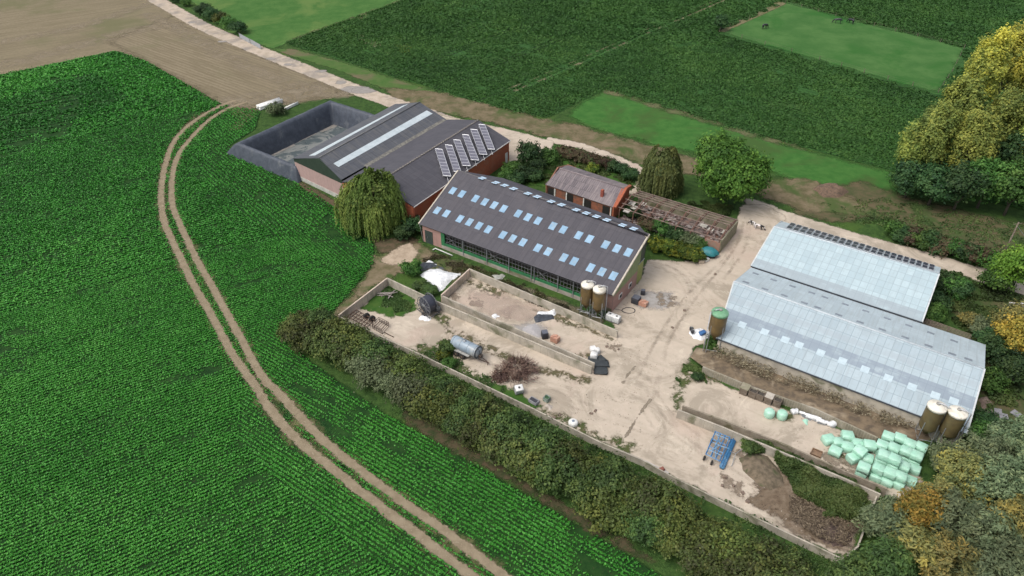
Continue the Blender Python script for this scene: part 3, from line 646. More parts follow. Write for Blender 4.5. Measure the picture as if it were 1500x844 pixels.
for t in (.24, .56):
    q = lerp(g0, g1, t) + iu * .16; fr = MB().box(q + Z * 1.7, (.10, 1.0, .9), math.atan2(iu.y, iu.x)).build('window', white, barn); MB().box(q + iu * .06 + Z * 1.7, (.04, .7, .62), math.atan2(iu.y, iu.x)).build('pane', dark_void, fr)
# chamfered back corner, back wall, left gable
mb = MB(); fz = f1.z - .3
mb.wall(g1, P2(f1) - iv * .15, 0, e1.z - .3, .2, f1.z - .3); mb.wall(P2(f1) - iv * .15, P2(f0) - iv * .15, 0, fz, .2); mb.wall(P2(f0) - iv * .15, P2(r0) + iu * .5, 0, f0.z - .3, .2, ZR - .5); mb.build('back_wall', concrete, barn)
mb = MB(); gable_poly(mb, A + iu * .05, P2(r0) + iu * .5, [(0, 0), (1, 0), (1, ZR - .4), (0, ZE - .1)], .2); mb.build('left_gable', gable_pink, barn)
MB().tube([a0 - iv * .05 + iu * .35 - Z * .1, A + iu * .0 - iv * .15 - Z * 0], .06).build('downpipe', steel, barn)

# ================================================================ machinery hall A (pink gable, two light strips)
za, zra = 4.8, 7.4
aL, aR = G(429, 232, za), G(500, 263.5, za); aLf = G(578.7, 152.5, za); aRf = G(655.7, 176.3, za)
ra, raf = G(467.6, 231.1, zra), G(615, 149.8, zra)
hall = thing('machinery_hall', 'grey roofed hall with two long white roof strips and pink gable beside the lined basin', 'farm shed', P2((aL + aRf) / 2))
roof_a = sheetmat('hall_roof_sheet', (.078, .083, .098), (.100, .106, .122), (.048, .052, .062), 1.1, 2.2, mort=.05, stain=(.17, .165, .15), amount=.45, rough=.65, corr=0)
_n = planeN(aL, aLf, (ra + raf) / 2); ra = on_plane(467.6, 231.1, aL, _n); raf = on_plane(615, 149.8, aL, _n)
_n = planeN(ra, raf, (aR + aRf) / 2); aR = on_plane(500, 263.5, ra, _n); aRf = on_plane(655.7, 176.3, ra, _n)
ua = (raf - ra).normalized()
MB().slab(aL, aLf, raf, ra, .14).build('roof_slope', roof_a, hall)
MB().slab(aR, aRf, raf, ra, .14).build('roof_slope', roof_a, hall)
MB().tube([ra + Z * .04, raf + Z * .04], .13, 8).build('ridge_cap', M('ridge_grey2', (.15, .15, .155), (.19, .19, .19), 1.5), hall)
strip_m = M('light_strip', (.56, .63, .66), (.46, .53, .56), .8, .4)
def zf(x, y): return (420 + x * .22667, 140 + y * .22667)
def planeN(p, q, r): n = (q - p).cross(r - p).normalized(); return n if n.z > 0 else -n
nL = planeN(aL, aLf, ra); nR = planeN(aR, aRf, ra)
def striproof(pts, P0, n, name, mat, par, up=.05, th=.04):
    q = [on_plane(*p, P0, n) + n * up for p in pts]; return MB().slab(q[0], q[1], q[2], q[3], th).build(name, mat, par)
striproof([zf(145, 390), zf(748, 68), zf(785, 56), zf(185, 388)], aL, nL, 'roof_light', strip_m, hall)
striproof([zf(335, 463), zf(942, 118), zf(905, 97), zf(302, 440)], aR, nR, 'roof_light', strip_m, hall)
striproof([zf(530, 470), zf(1040, 168), zf(1008, 152), zf(498, 452)], aR, nR, 'dirty_roof_strip', M('mossy_strip', (.22, .21, .18), (.14, .135, .125), 1.5, .9, lo=.45, hi=.55), hall)
pg = P2(aR) - P2(aL); A1 = P2(aL) + P2(ua) * .35; A2 = P2(aR) + P2(ua) * .35
tr2 = (P2(ra) - A1).dot(pg.normalized()) / pg.length
pinkw = sheetmat('pink_cladding', (.46, .315, .29), (.42, .29, .27), (.30, .22, .21), 1.15, 9, mort=.035, stain=(.36, .27, .25), amount=.5, rough=.8)
gable_poly(MB(), A1, A2, [(0, .9), (1, .9), (1, 4.0), (0, 4.0)], .2).build('gable_wall', pinkw, hall)
gable_poly(MB(), A1, A2, [(0, 4.0), (1, 4.0), (1, za - .1), (tr2, zra - .12), (0, za - .1)], .3).build('gable_cladding', M('dark_green_gable', (.022, .04, .026), (.03, .05, .034), 1, .7), hall)
MB().wall(A1, A2, 0, .9, .34).build('plinth', M('pale_plinth', (.50, .50, .46), (.38, .38, .34), 1), hall)
nA = Vector((-P2(ua).y, P2(ua).x, 0))
B1 = P2(aLf) - P2(ua) * .3; B2 = P2(aRf) - P2(ua) * .3
gable_poly(MB(), B1, B2, [(0, 0), (1, 0), (1, za - .2), (.5, zra - .25), (0, za - .2)], .2).build('rear_gable', pinkw, hall)
MB().wall(A1, B1, 0, za - .2, .2).build('side_wall', pinkw, hall)
# ================================================================ brick hall B with tilted solar arrays
bN, bF = G(606, 303, za), G(747.5, 205.7, za); rb, rbf = G(556, 262, 7.3), G(701, 176, 7.3)
bhall = thing('brick_hall', 'brick farm hall with six tilted solar arrays on its dark roof', 'farm shed', P2((bN + bF) / 2))
ub = (bF - bN).normalized()
rb = on_plane(565, 257, rbf, planeN(bN, bF, rbf)); rb = rbf - ub * ((rbf - bN).dot(ub)) ; rb.z = 7.3
roof_b = sheetmat('brick_hall_sheet', (.064, .062, .074), (.080, .077, .090), (.040, .039, .048), 1.05, 1.6, mort=.04, stain=(.10, .095, .105), amount=.4, rough=.62)
MB().slab(bN, bF, rbf, rb, .14).build('roof_slope', roof_b, bhall)
vN = rb - (aR - aR) * 0; aRn = P2(aRf) - ub * ((P2(aRf) - P2(bN)).dot(P2(ub))) ; aRn.z = za + .02; aRf2 = aRf.copy(); aRf2.z = za + .02
MB().slab(aRn, aRf2, rbf, rb, .14).build('roof_slope', roof_b, bhall)
mb = MB()
for i in range(46):
    q = lerp(rb, rbf, (i + .5) / 46); mb.box(q + Z * .08, (.42, .34, .14), math.atan2(ub.y, ub.x))
mb.build('ridge_tile', M('ridge_tiles', (.16, .145, .135), (.24, .215, .19), 2), bhall)
white_trim = M('white_trim', (.62, .60, .58), (.5, .48, .46), 2)
nb2 = Vector((-ub.y, ub.x, 0)); nb2 = nb2 if nb2.dot(P2(rb) - P2(bN)) > 0 else -nb2
MB().tube([bN - nb2 * .06 - Z * .08, bF - nb2 * .06 - Z * .08], .1).build('gutter', white_trim, bhall)
w0 = P2(bN) + nb2 * .3 + ub * .2; w1 = P2(bF) + nb2 * .3 - ub * .2
bw = (P2(rb) - w0).dot(nb2); wd = (P2(aRn) - w0).dot(nb2)
MB().wall(w0, w1, 0, za - .2, .25).build('brick_wall', brick, bhall)
q0, q1 = w0 + nb2 * .05, w0 + nb2 * wd
gable_poly(MB(), q0, q1, [(0, 0), (1, 0), (1, za - .3), (bw / wd, 7.05), (0, za - .3)], .25).build('brick_wall', brick, bhall)
gable_poly(MB(), w1 + nb2 * .05, w1 + nb2 * wd, [(0, 0), (1, 0), (1, za - .3), (bw / wd, 7.05), (0, za - .3)], .25).build('brick_wall', brick, bhall)
for t, wd_, ht, nm in ((.965, .9, 2.4, 'door'), (.03, .9, 1.1, 'window')):
    q = lerp(w0, w1, t) - nb2 * .15; MB().box(q + Z * (ht / 2 + (0 if nm == 'door' else 1)), (wd_, .08, ht), math.atan2(ub.y, ub.x)).build(nm, white, bhall)
pv_m, nt, b = newmat('solar_glass'); uv = coord(nt, 'UV'); br = N(nt, 'ShaderNodeTexBrick'); br.offset = 0
for k_, c_ in (('Color1', (.12, .12, .15)), ('Color2', (.145, .145, .18)), ('Mortar', (.50, .50, .54))): br.inputs[k_].default_value = rgba(c_)
br.inputs['Scale'].default_value = 1; br.inputs['Brick Width'].default_value = 2; br.inputs['Row Height'].default_value = 1; br.inputs['Mortar Size'].default_value = .05
nt.links.new(uv, br.inputs['Vector']); nt.links.new(br.outputs[0], b.inputs['Base Color']); b.inputs['Roughness'].default_value = .35
alu = M('aluminium_frame', (.62, .63, .66), (.52, .53, .56), 3, .4, metal=.3)
nB = planeN(bN, bF, rbf)
arr = [((960, 345), (1005, 349), (1062, 522), (1013, 519)), ((1025, 319), (1069, 324), (1128, 494), (1080, 491)), ((1078, 286), (1121, 290), (1188, 456), (1137, 453)),
       ((1136, 252), (1177, 257), (1243, 419), (1193, 416)), ((1188, 219), (1231, 222), (1296, 382), (1246, 380)), ((1240, 187), (1281, 190), (1345, 349), (1301, 346))]
for pts in arr:
    q = [on_plane(*zf(*p), bN + Z * (1.0 if i in (1, 2) else .55), nB) for i, p in enumerate(pts)]
    # q0 top left, q1 top right, q2 bottom right, q3 bottom left
    pn = MB().add([q[0], q[1], q[2], q[3]] + [p_ - nB * .06 for p_ in q], [(0, 1, 2, 3), (7, 6, 5, 4), (0, 4, 5, 1), (1, 5, 6, 2), (2, 6, 7, 3), (3, 7, 4, 0)], [(0, 0), (2, 0), (2, 8), (0, 8)] * 2).build('solar_array', pv_m, bhall)
    mb = MB(); up = Z * .04
    mb.tube([q[0] + up, q[3] + up], .045, 4); mb.tube([q[1] + up, q[2] + up], .045, 4); mb.tube([q[0] + up, q[1] + up], .06, 4); mb.tube([q[3] + up, q[2] + up], .06, 4)
    e = (q[3] - q[0]).normalized(); w_ = lerp(q[0], q[1], .5); x_ = lerp(q[3], q[2], .5)
    for s_, p_ in ((-1, w_), (1, x_)): mb.tube([p_ - Z * .3, p_ + e * s_ * 1.1 - Z * .5], .05, 4)
    for t in (.05, .35, .65, .95):
        for s_ in (0, 1):
            p_ = lerp(q[s_], q[3 - s_], t); hgt = (p_ - bN).dot(nB); mb.tube([p_, p_ - nB * hgt], .035, 4)
    mb.build('rail', alu, pn)

# ================================================================ low tiled building with the brick parapet
lz, lr = 3.0, 5.0
l0, l1 = G(798.4, 270.3, lz), G(898.5, 304, lz); lr0, lr1 = G(820, 246.8, lr), G(915, 276, lr); lf0, lf1 = G(831, 241.3, lz + .3), G(922, 271.5, lz + .3)
low = thing('brick_outbuilding', 'low old outbuilding with weathered pinkish grey tiles and a small brick chimney', 'outbuilding', P2((l0 + l1) / 2))
tile = sheetmat('old_tiles', (.185, .160, .170), (.125, .108, .118), (.08, .07, .078), .42, 1.6, off=.5, mort=.08, stain=(.30, .255, .25), amount=.7, rough=.85, moss=.45)
_n = planeN(l0, l1, (lr0 + lr1) / 2); lr0 = on_plane(820, 246.8, l0, _n); lr1 = on_plane(915, 276, l0, _n)
_n = planeN(lr0, lr1, (lf0 + lf1) / 2); lf0 = on_plane(831, 241.3, lr0, _n); lf1 = on_plane(922, 271.5, lr0, _n)
ul = (l1 - l0).normalized()
MB().slab(l0, l1, lr1, lr0, .15).build('roof_slope', tile, low)
MB().slab(lr0 + Z * .001, lr1 + Z * .001, lf1, lf0, .15).build('roof_slope', tile, low)
MB().tube([lr0 + Z * .03, lr1 + Z * .03], .16, 8).build('ridge_cap', M('old_ridge', (.26, .22, .225), (.19, .16, .165), 2), low)
nl = Vector((-ul.y, ul.x, 0))
p0, p1 = P2(l0) + P2(ul) * .3 + nl * .35, P2(l1) - P2(ul) * .1 + nl * .35
rt = (lr1 - l1); 
MB().slab(l1 + Z * .2, l1 + Z * .2 + ul * .55, lr1 + Z * .2 + ul * .55, lr1 + Z * .2, .5).slab(lr1 + Z * .2, lr1 + Z * .2 + ul * .55, lf1 + Z * .2 + ul * .55, lf1 + Z * .2, .5).build('parapet', brick, low)
MB().wall(p0, p1, 0, lz - .12, .25).build('wall', M('weathered_brick', (.32, .115, .065), (.20, .085, .055), 2, .9, c3=(.12, .09, .07), scale3=.5), low)
gable_poly(MB(), P2(l1), P2(lf1), [(0, 0), (1, 0), (1, lz), (.5, lr), (0, lz)], .25).build('gable_wall', brick, low)
gable_poly(MB(), P2(l0) + P2(ul) * .3, P2(lf0) + P2(ul) * .3, [(0, 0), (1, 0), (1, lz), (.5, lr - .3), (0, lz - .2)], .25).build('gable_wall', M('weathered_brick2', (.28, .12, .075), (.2, .1, .07), 2), low)
MB().wall(P2(lf0), P2(lf1), 0, lz, .25).build('rear_wall', brick, low)
for t in (.07, .13, .31, .36, .57, .63, .90, .97):
    q = lerp(p0, p1, t) - nl * .15
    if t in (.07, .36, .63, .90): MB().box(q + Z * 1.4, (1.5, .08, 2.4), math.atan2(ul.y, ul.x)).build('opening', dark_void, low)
    else: MB().box(q - nl * .07 + Z * 1.4, (.22, .12, 2.6), math.atan2(ul.y, ul.x)).build('white_post', white, low)
c = on_plane(882, 287, l0, planeN(l0, l1, lr0))
ch = MB().box(c + Z * .5, (.55, .55, 1.5), math.atan2(ul.y, ul.x)).build('chimney', M('chimney_brick', (.33, .09, .06), (.25, .07, .05), 3), low)
MB().box(c + Z * 1.3, (.42, .42, .14), math.atan2(ul.y, ul.x)).build('chimney_cap', brick, ch)

# ================================================================ roofless ruin
def zr6(x, y): return (780 + x * .26068, 180 + y * .26068)
hz = 2.7
R = [G(905, 305, hz), G(936, 280, hz), G(1081, 323, hz), G(1056, 353.5, hz)]   # near-left, far-left, far-right, near-right
ruin = thing('roofless_shed', 'roofless ruined shed with bare roof beams over rubble and broken sheets', 'ruin', P2((R[0] + R[2]) / 2))
olive_w = M('mossy_wall', (.20, .19, .12), (.30, .27, .20), 1, c3=(.12, .13, .06), scale3=.4)
MB().wall(R[1], R[2], 0, hz, .25).build('rear_wall', olive_w, ruin)
MB().wall(R[2], R[3], 0, hz, .25).build('end_wall', olive_w, ruin)
MB().wall(R[3], lerp(R[0], R[3], .86), 0, 2.3, .25).wall(lerp(R[0], R[3], .8), lerp(R[0], R[3], .45), 0, .9, .25).build('front_wall', M('ruin_brick', (.32, .17, .12), (.26, .2, .16), 1.5), ruin)
mb = MB()
def RQ(u, v, z=0): return lerp(lerp(P2(R[0]), P2(R[3]), u), lerp(P2(R[1]), P2(R[2]), u), v) + Z * z
for u in (0.02, .16, .30, .44, .58, .72, .86, .985):
    mb.tube([RQ(u, 0, hz - .1), RQ(u, .5, hz + 1.0), RQ(u, 1, hz)], .14, 4); mb.tube([RQ(u, 0, hz - .1), RQ(u, 1, hz)], .09, 4)
    mb.tube([RQ(u, .5, hz), RQ(u, .5, hz + 1.0)], .06, 4); mb.tube([RQ(u, 0, 0), RQ(u, 0, hz - .1)], .1, 4)
    for s_ in (.25, .75): mb.tube([RQ(u, s_, hz + .5), RQ(u, .5, hz)], .05, 4)
mb.build('truss', M('rusty_truss', (.22, .115, .085), (.12, .07, .055), 3), ruin)
mb = MB()
for v in (.02, .17, .33, .5, .67, .83, .98):
    z = hz + 1.0 - abs(v - .5) * 2.0 + .12; a_, b_ = (0, 1)
    if v in (.17, .83): a_ = .0; b_ = .9
    mb.tube([RQ(a_, v, z), RQ((a_ + b_) / 2, v, z + rnd.uniform(-.05, .02)), RQ(b_, v, z)], .10, 4)
mb.build('purlin', M('grey_purlin', (.22, .165, .135), (.13, .095, .08), 2), ruin)
fm = M('rubble_floor', (.20, .155, .14), (.07, .055, .05), 1.6, .95, c3=(.22, .12, .09), scale3=.5, lo=.42, hi=.58)
mb = MB(); mb.add([RQ(0.01, .02, .05), RQ(.99, .02, .05), RQ(.99, .98, .05), RQ(.01, .98, .05)], [(0, 1, 2, 3)]); mb.build('rubble_floor', fm, ruin)
mb = MB()
for i in range(190):
    u, v = rnd.uniform(.03, .97), rnd.uniform(.08, .92); q = RQ(u, v, rnd.uniform(.15, .4))
    mb.box(q, (rnd.uniform(.4, 1.8), rnd.uniform(.2, .9), rnd.uniform(.05, .2)), rot=Matrix.Rotation(rnd.uniform(0, 3), 3, 'Z') @ Matrix.Rotation(rnd.uniform(-.3, .3), 3, 'X'))
_deb = mb.build('debris', M('debris_mix', (.33, .29, .27), (.14, .09, .08), 1.2, .9, lo=.45, hi=.55), ruin)
mb = MB()
for (u, v, w_) in ((.10, .35, 1.3), (.13, .62, 1.1), (.07, .12, 1.2), (.72, .82, 1.3), (.80, .72, 1.1), (.93, .80, 1.2), (.04, .5, 1.2), (.3, .12, 1.4), (.38, .06, 1.2)):
    q = RQ(u, v, .5 + (hz if u < .14 else 0) * .6); mb = MB().box(q, (w_, 1.1, .06), rot=Matrix.Rotation(math.atan2(ul.y, ul.x), 3, 'Z') @ Matrix.Rotation(.12, 3, 'X'))
    mb.build('loose_sheet', M('pale_sheet', (.55, .53, .48), (.42, .40, .35), 1), ruin)

_deb['kind'] = 'stuff'
# ================================================================ pale corrugated sheds on the right
def corr_shed(nm, label, e0, e1, rd0, rd1, fe0, fe1, zb, z_e, z_r, z_f, matf, matb, group=None):
    a_, b_ = G(*e0, z_e), G(*e1, z_e); ra_, rb_ = G(*rd0, z_r), G(*rd1, z_r); fa, fb = G(*fe0, z_f), G(*fe1, z_f)
    _n = planeN(a_, b_, (ra_ + rb_) / 2); ra_ = on_plane(*rd0, a_, _n); rb_ = on_plane(*rd1, a_, _n)
    _n = planeN(ra_, rb_, (fa + fb) / 2); fa = on_plane(*fe0, ra_, _n); fb = on_plane(*fe1, ra_, _n)
    th = thing(nm, label, 'farm shed', P2((a_ + b_) / 2))
    MB().slab(a_, b_, rb_, ra_, .12).build('roof_slope', matf, th)
    MB().slab(fa, fb, rb_, ra_, .12).build('roof_slope', matb, th)
    u = (b_ - a_).normalized(); nn = Vector((-u.y, u.x, 0))
    MB().tube([ra_ + Z * .03, rb_ + Z * .03], .12, 8).build('ridge_cap', M('pale_ridge', (.55, .60, .63), (.45, .5, .53), 1.2), th)
    for (p, q, r) in ((a_, ra_, fa), (b_, rb_, fb)):
        s_ = 1 if p is a_ else -1
        i_, j_ = P2(p) + P2(u) * .3 * s_ + nn * .3, P2(r) + P2(u) * .3 * s_ - nn * .3
        gable_poly(MB(), i_, j_, [(0, 0), (1, 0), (1, z_f - .2), (max(.3, min(.9, (P2(q) - i_).dot((j_ - i_).normalized()) / (j_ - i_).length)), z_r - .2), (0, z_e - .2)], .2).build('gable_wall', M('shed_gable', (.34, .36, .37), (.25, .26, .27), 1), th)
        MB().slab(p + Z * .05 - u * .1, p + Z * .05 + u * .1, q + Z * .05 + u * .1, q + Z * .05 - u * .1, .22).build('verge_board', M('pale_trim', (.60, .63, .63), (.48, .5, .5), 2), th)
    MB().wall(P2(a_) + nn * .22 + P2(u) * .3, P2(b_) + nn * .22 - P2(u) * .3, 0, z_e - .12, .25).build('front_wall', concrete, th)
    MB().wall(P2(fa) - nn * .3 + P2(u) * .3, P2(fb) - nn * .3 - P2(u) * .3, 0, z_f - .2, .25).build('rear_wall', concrete, th)
    MB().tube([a_ - nn * .05 - Z * .12, b_ - nn * .05 - Z * .12], .09).build('gutter', M('dark_gutter', (.05, .055, .065), (.03, .035, .045), 1), th)
    return th, a_, b_, ra_, rb_, fa, fb
pale1 = ((.42, .505, .545), (.345, .425, .470), (.24, .30, .34))
c_front = sheetmat('pale_sheet_front', *pale1, 1.1, 1.75, mort=.05, stain=(.30, .345, .37), amount=.45, rough=.6, corr=0, band=[(3.9, 5.9, (.22, .265, .32), .75), (7.4, 8.4, (.33, .375, .41), .4)])
c_back = sheetmat('pale_sheet_back', (.46, .54, .575), (.40, .475, .51), (.33, .39, .42), 1.1, 1.75, mort=.03, stain=(.34, .38, .39), amount=.5, rough=.6)
d_front = sheetmat('pale_sheet_rear_shed', (.44, .545, .58), (.37, .47, .51), (.27, .34, .38), 1.1, 1.35, mort=.05, stain=(.33, .40, .43), amount=.4, rough=.6, band=[(0, 1.9, (.29, .335, .365), .75)])
shed, ca, cb, cra, crb, cfa, cfb = corr_shed('livestock_shed', 'large pale shed roof with small dark and white roof lights, behind the earth bank', (1049.5, 495), (1416.5, 635.5), (1075, 412.5), (1442.6, 540.7), (1100, 391.8), (1444, 505), 0, 3.2, 6.2, 3.2, c_front, c_back)
def z7(x, y): return (980 + x * .21333, 420 + y * .21333)
def z2(x, y): return (1040 + x * .30810, 280 + y * .30810)
nC = planeN(ca, cb, cra); nCb = planeN(cfa, cfb, cra)
lightC = M('clear_roof_light', (.50, .60, .65), (.43, .53, .58), 2, .6, spec=.2); darkC = M('dark_roof_light', (.17, .20, .24), (.24, .27, .31), 3, .4)
uC = (cb - ca).normalized()
def rl(px, py, P0, n, hu, hv, mat, par):
    c = on_plane(px, py, P0, n) + n * .04; u = uC - n * uC.dot(n); u.normalize(); v = n.cross(u)
    MB().slab(c - u * hu - v * hv, c + u * hu - v * hv, c + u * hu + v * hv, c - u * hu + v * hv, .04).build('roof_light', mat, par)
for p in ([(1087, 476), (1120, 486.5), (1150, 498), (1170.5, 505.5), (1202, 517), (1234, 529), (1267, 541.5), (1301, 554), (1336, 567), (1370, 579.5), (1397, 588)]):
    rl(*p, ca, nC, .55, .55, lightC, shed)
for p in [(217, 393), (303, 423), (393, 453), (484, 484), (547, 505), (643, 539), (741, 571), (843, 606), (945, 640), (1050, 675), (1160, 713), (171, 434), (261, 466), (353, 497), (448, 532), (512, 554), (612, 589), (714, 624), (819, 659), (928, 696), (1039, 736), (1151, 775), (1228, 800)]:
    rl(*z2(*p), cfa, nCb, .5, .35, darkC, shed)
rear, da, db, dra, drb, dfa, dfb = corr_shed('rear_shed', 'smooth pale shed with one row of solar panels along its ridge, nearest the lane', (1100, 389.4), (1351, 471.6), (1134, 332), (1376, 401), (1144.4, 323.3), (1378.4, 392), 0, 3.4, 6.5, 4.4, d_front, c_back)
nD = planeN(dfa, dfb, dra)
pvd = M('dark_solar_cell', (.045, .05, .075), (.06, .065, .09), 3, .3)
N_P = 23
for i in range(N_P):
    def PP(t, s_):
        bl = (1150 + (1368 - 1150) * t, 334.5 + (397.5 - 334.5) * t); tl_ = (1158 + (1370 - 1158) * t, 326.5 + (389.5 - 326.5) * t)
        x_, y_ = bl[0] + (tl_[0] - bl[0]) * s_, bl[1] + (tl_[1] - bl[1]) * s_
        return on_plane(x_, y_, dra, nD) + nD * .12
    t0, t1_ = i / N_P + .004, (i + 1) / N_P - .004
    fr = MB().slab(PP(t0, 0), PP(t1_, 0), PP(t1_, 1), PP(t0, 1), .05).build('solar_panel', alu, rear)
    for (s0, s1) in ((.05, .47), (.53, .95)):
        dt = (t1_ - t0) * .06; e_ = nD * .012
        MB().slab(PP(t0 + dt, s0) + e_, PP(t1_ - dt, s0) + e_, PP(t1_ - dt, s1) + e_, PP(t0 + dt, s1) + e_, .02).build('cell_field', pvd, fr)
# small dark roofed shed at the right edge
sz = 3.2
s0_, s1_, s2_, s3_ = G(1478, 444, sz), G(1478, 458, sz), G(1540, 480, sz), G(1540, 444, sz)
gs = thing('garden_shed', 'small shed with flat brown grey roof half hidden by trees at the right edge', 'shed', P2(s0_))
MB().slab(s1_, s2_, G(1545, 452, sz), s0_, .15).build('roof', M('brown_roof', (.14, .115, .12), (.10, .085, .09), 1), gs)
MB().tube([s0_ + Z * .05, G(1545, 447, sz) + Z * .05], .1).build('eave_trim', white_trim, gs)
MB().wall(P2(s1_) + Vector((.3, .3, 0)), P2(s2_) + Vector((0, .3, 0)), 0, sz - .2, .2).wall(P2(s1_) + Vector((.3, .3, 0)), P2(s0_) + Vector((.3, -.3, 0)), 0, sz - .2, .2).build('wall', timber, gs)
# slatted timber pen behind the sheds
pw = [G(1357, 467, 1.5), G(1425, 491, 1.5), G(1417, 500, 1.5), G(1350, 475, 1.5)]
pen = thing('timber_pen', 'grey slatted timber pen between the two pale sheds and the garden', 'pen', P2(pw[0]))
mb = MB()
for i in range(7):
    t = i / 6; mb.tube([lerp(pw[0], pw[3], t) , lerp(pw[1], pw[2], t)], .07, 4)
mb.build('slats', timber, pen)
mb = MB()
for p in pw + [lerp(pw[0], pw[1], .5), lerp(pw[3], pw[2], .5)]: mb.box(P2(p) + Z * .75, (.14, .14, 1.5))
mb.build('posts', timber, pen)

# ================================================================ silage clamp walls
def clampwall(label, pts, h0, th=.22, mat=concrete, top=None, cat='wall', grp=None, capm=None):
    Wp = [G(x, y, h0) for x, y in pts]
    t = thing('concrete_wall', label, cat, P2(Wp[0]), grp)
    for i in range(len(Wp) - 1):
        P_, Q_ = P2(Wp[i]), P2(Wp[i + 1]); d = (Q_ - P_).normalized(); ext = d * th * .5 if i < len(Wp) - 2 else Vector((0, 0, 0))
        mb = MB(); mb.wall(P_ + (d * th * .5 if i else Vector((0, 0, 0))), Q_ + ext, 0, h0, th, h0 if (top is None or i < len(Wp) - 2) else top); 
        L_ = (Q_ - P_).length; n_ = int(L_ / 1.2); nn = Vector((-d.y, d.x, 0))
        o = mb.build('wall_panel', mat, t)
        mb = MB()
        for k_ in range(1, n_): q = P_ + d * (L_ * k_ / n_); mb.box(q + Z * (h0 / 2 - .02), (.035, th + .02, h0 - .06), math.atan2(d.y, d.x))
        if top is None and n_ > 1: mb.build('joint', M('joint_grey', (.26, .24, .20), (.20, .18, .15), 1), o)
    return t
clampwall('pale concrete clamp wall along the left end of the left bay', [(496, 461.5), (567.5, 407)], 1.6, mat=concrete_pink)
clampwall('long concrete wall between the two left bays, near one of the pair', [(568.2, 407.8), (640, 441.5), (867, 537)], 1.6)
clampwall('long mossy concrete wall, far one of the pair beside the gravel heap', [(648, 433.5), (871, 532)], 1.5)
clampwall('pale pink concrete wall closing the bay beside the white plastic heap', [(646.5, 432), (688, 393.5)], 1.6, mat=concrete_pink)
clampwall('concrete clamp wall below the cattle barn ending by the two white tanks', [(688.8, 394.2), (760, 424), (905, 484)], 1.6, top=1.5)
clampwall('low concrete boundary wall running along the whole hedge', [(495.5, 462.8), (560, 493.5), (615.5, 519), (680, 550), (782, 599), (880, 648), (940, 673), (987, 699), (1096, 753), (1235, 819)], 1.1, .18)
clampwall('short concrete wall up the right end of the dung bay', [(1235.8, 818), (1257, 800), (1286, 722)], 1.1, .18)
clampwall('concrete retaining wall behind the blue cultivator, near one of the pair', [(993, 600), (1060, 626), (1150, 664), (1240, 702), (1290, 724)], 1.6)
clampwall('brownish wall behind the cultivator wall, in front of the stacked bales', [(1000, 594), (1062, 616), (1152, 652), (1240, 691), (1300, 716)], 1.5, mat=M('brown_concrete', (.20, .165, .125), (.30, .26, .20), 1, c3=(.12, .11, .06), scale3=.4))
# earth bank with its ribbed retaining wall
bank_m = M('earth_bank', (.20, .15, .095), (.105, .08, .055), .9, .95, c3=(.30, .24, .165), scale3=.4, bmp=.5)
hb = 1.15
bk = [G(1030, 537, hb), G(1100, 566, hb), G(1193, 598, hb), G(1286, 641, hb), G(1300, 634, hb)]
b_t = [G(1048, 524, hb), G(1058, 512, hb), G(1062, 507, hb)]
cw = [P2(ca) + P2(uC) * .3 + Vector((-uC.y, uC.x, 0)) * .4, P2(cb) - P2(uC) * .3 + Vector((-uC.y, uC.x, 0)) * .4]
mb = MB(); topl = [P2(p) + Z * hb for p in (bk[0], bk[1], bk[2], bk[3])]; inner = [lerp(cw[0], cw[1], t) + Z * hb for t in (.03, .28, .58, .90)]
g0_ = [P2(G(1010, 522)), P2(G(1018, 508))]
ang_ = []
nseg = 40; vs = []; fs = []
for i in range(nseg + 1):
    t = i / nseg; k_ = min(int(t * 3), 2); f_ = t * 3 - k_; o_ = lerp(topl[k_], topl[k_ + 1], f_); n_ = lerp(inner[k_], inner[k_ + 1], f_)
    for j in range(9):
        s_ = j / 8; p = lerp(o_, n_, s_); p = p + Z * (.14 * math.sin(i * 1.7 + j) * math.sin(j * 2.1 + i * .6) * (1 if 0 < j else 0) - .35 * s_); vs.append(p)
for i in range(nseg):
    for j in range(8): fs.append((i * 9 + j, (i + 1) * 9 + j, (i + 1) * 9 + j + 1, i * 9 + j + 1))
o_ = len(vs)
for j in range(9): p = vs[j]; s_ = j / 8; q = lerp(g0_[0], g0_[1], s_) ; vs.append(Vector((q.x, q.y, -.05)))
for j in range(8): fs.append((o_ + j, j, j + 1, o_ + j + 1))
o2 = len(vs)
for j in range(9): p = vs[nseg * 9 + j]; vs.append(Vector((p.x + 1.2, p.y - .3, -.05)))
for j in range(8): fs.append((nseg * 9 + j, o2 + j, o2 + j + 1, nseg * 9 + j + 1))
mb.add(vs, fs, smooth=True); ebk = mb.build('earth_bank', bank_m, kind='structure')
rw = thing('retaining_wall', 'ribbed concrete retaining wall holding the earth bank behind the green bales', 'wall', P2(bk[0]))
for i in range(3):
    P_, Q_ = P2(topl[i]), P2(topl[i + 1]); d = (Q_ - P_).normalized(); nn = Vector((d.y, -d.x, 0)); P_ += nn * .1; Q_ += nn * .1
    o = MB().wall(P_, Q_ , 0, hb + .08, .2).build('wall_panel', M('ribbed_concrete', (.30, .27, .20), (.22, .20, .15), 1, c3=(.36, .33, .27), scale3=.4), rw)
    mb = MB(); L_ = (Q_ - P_).length
    for k_ in range(int(L_ / .35)): mb.box(P_ + d * (k_ + .5) * .35 + nn * .13 + Z * hb / 2, (.10, .10, hb), math.atan2(d.y, d.x))
    mb.build('ribs', M('rib_concrete', (.36, .32, .25), (.26, .24, .18), 1), o)

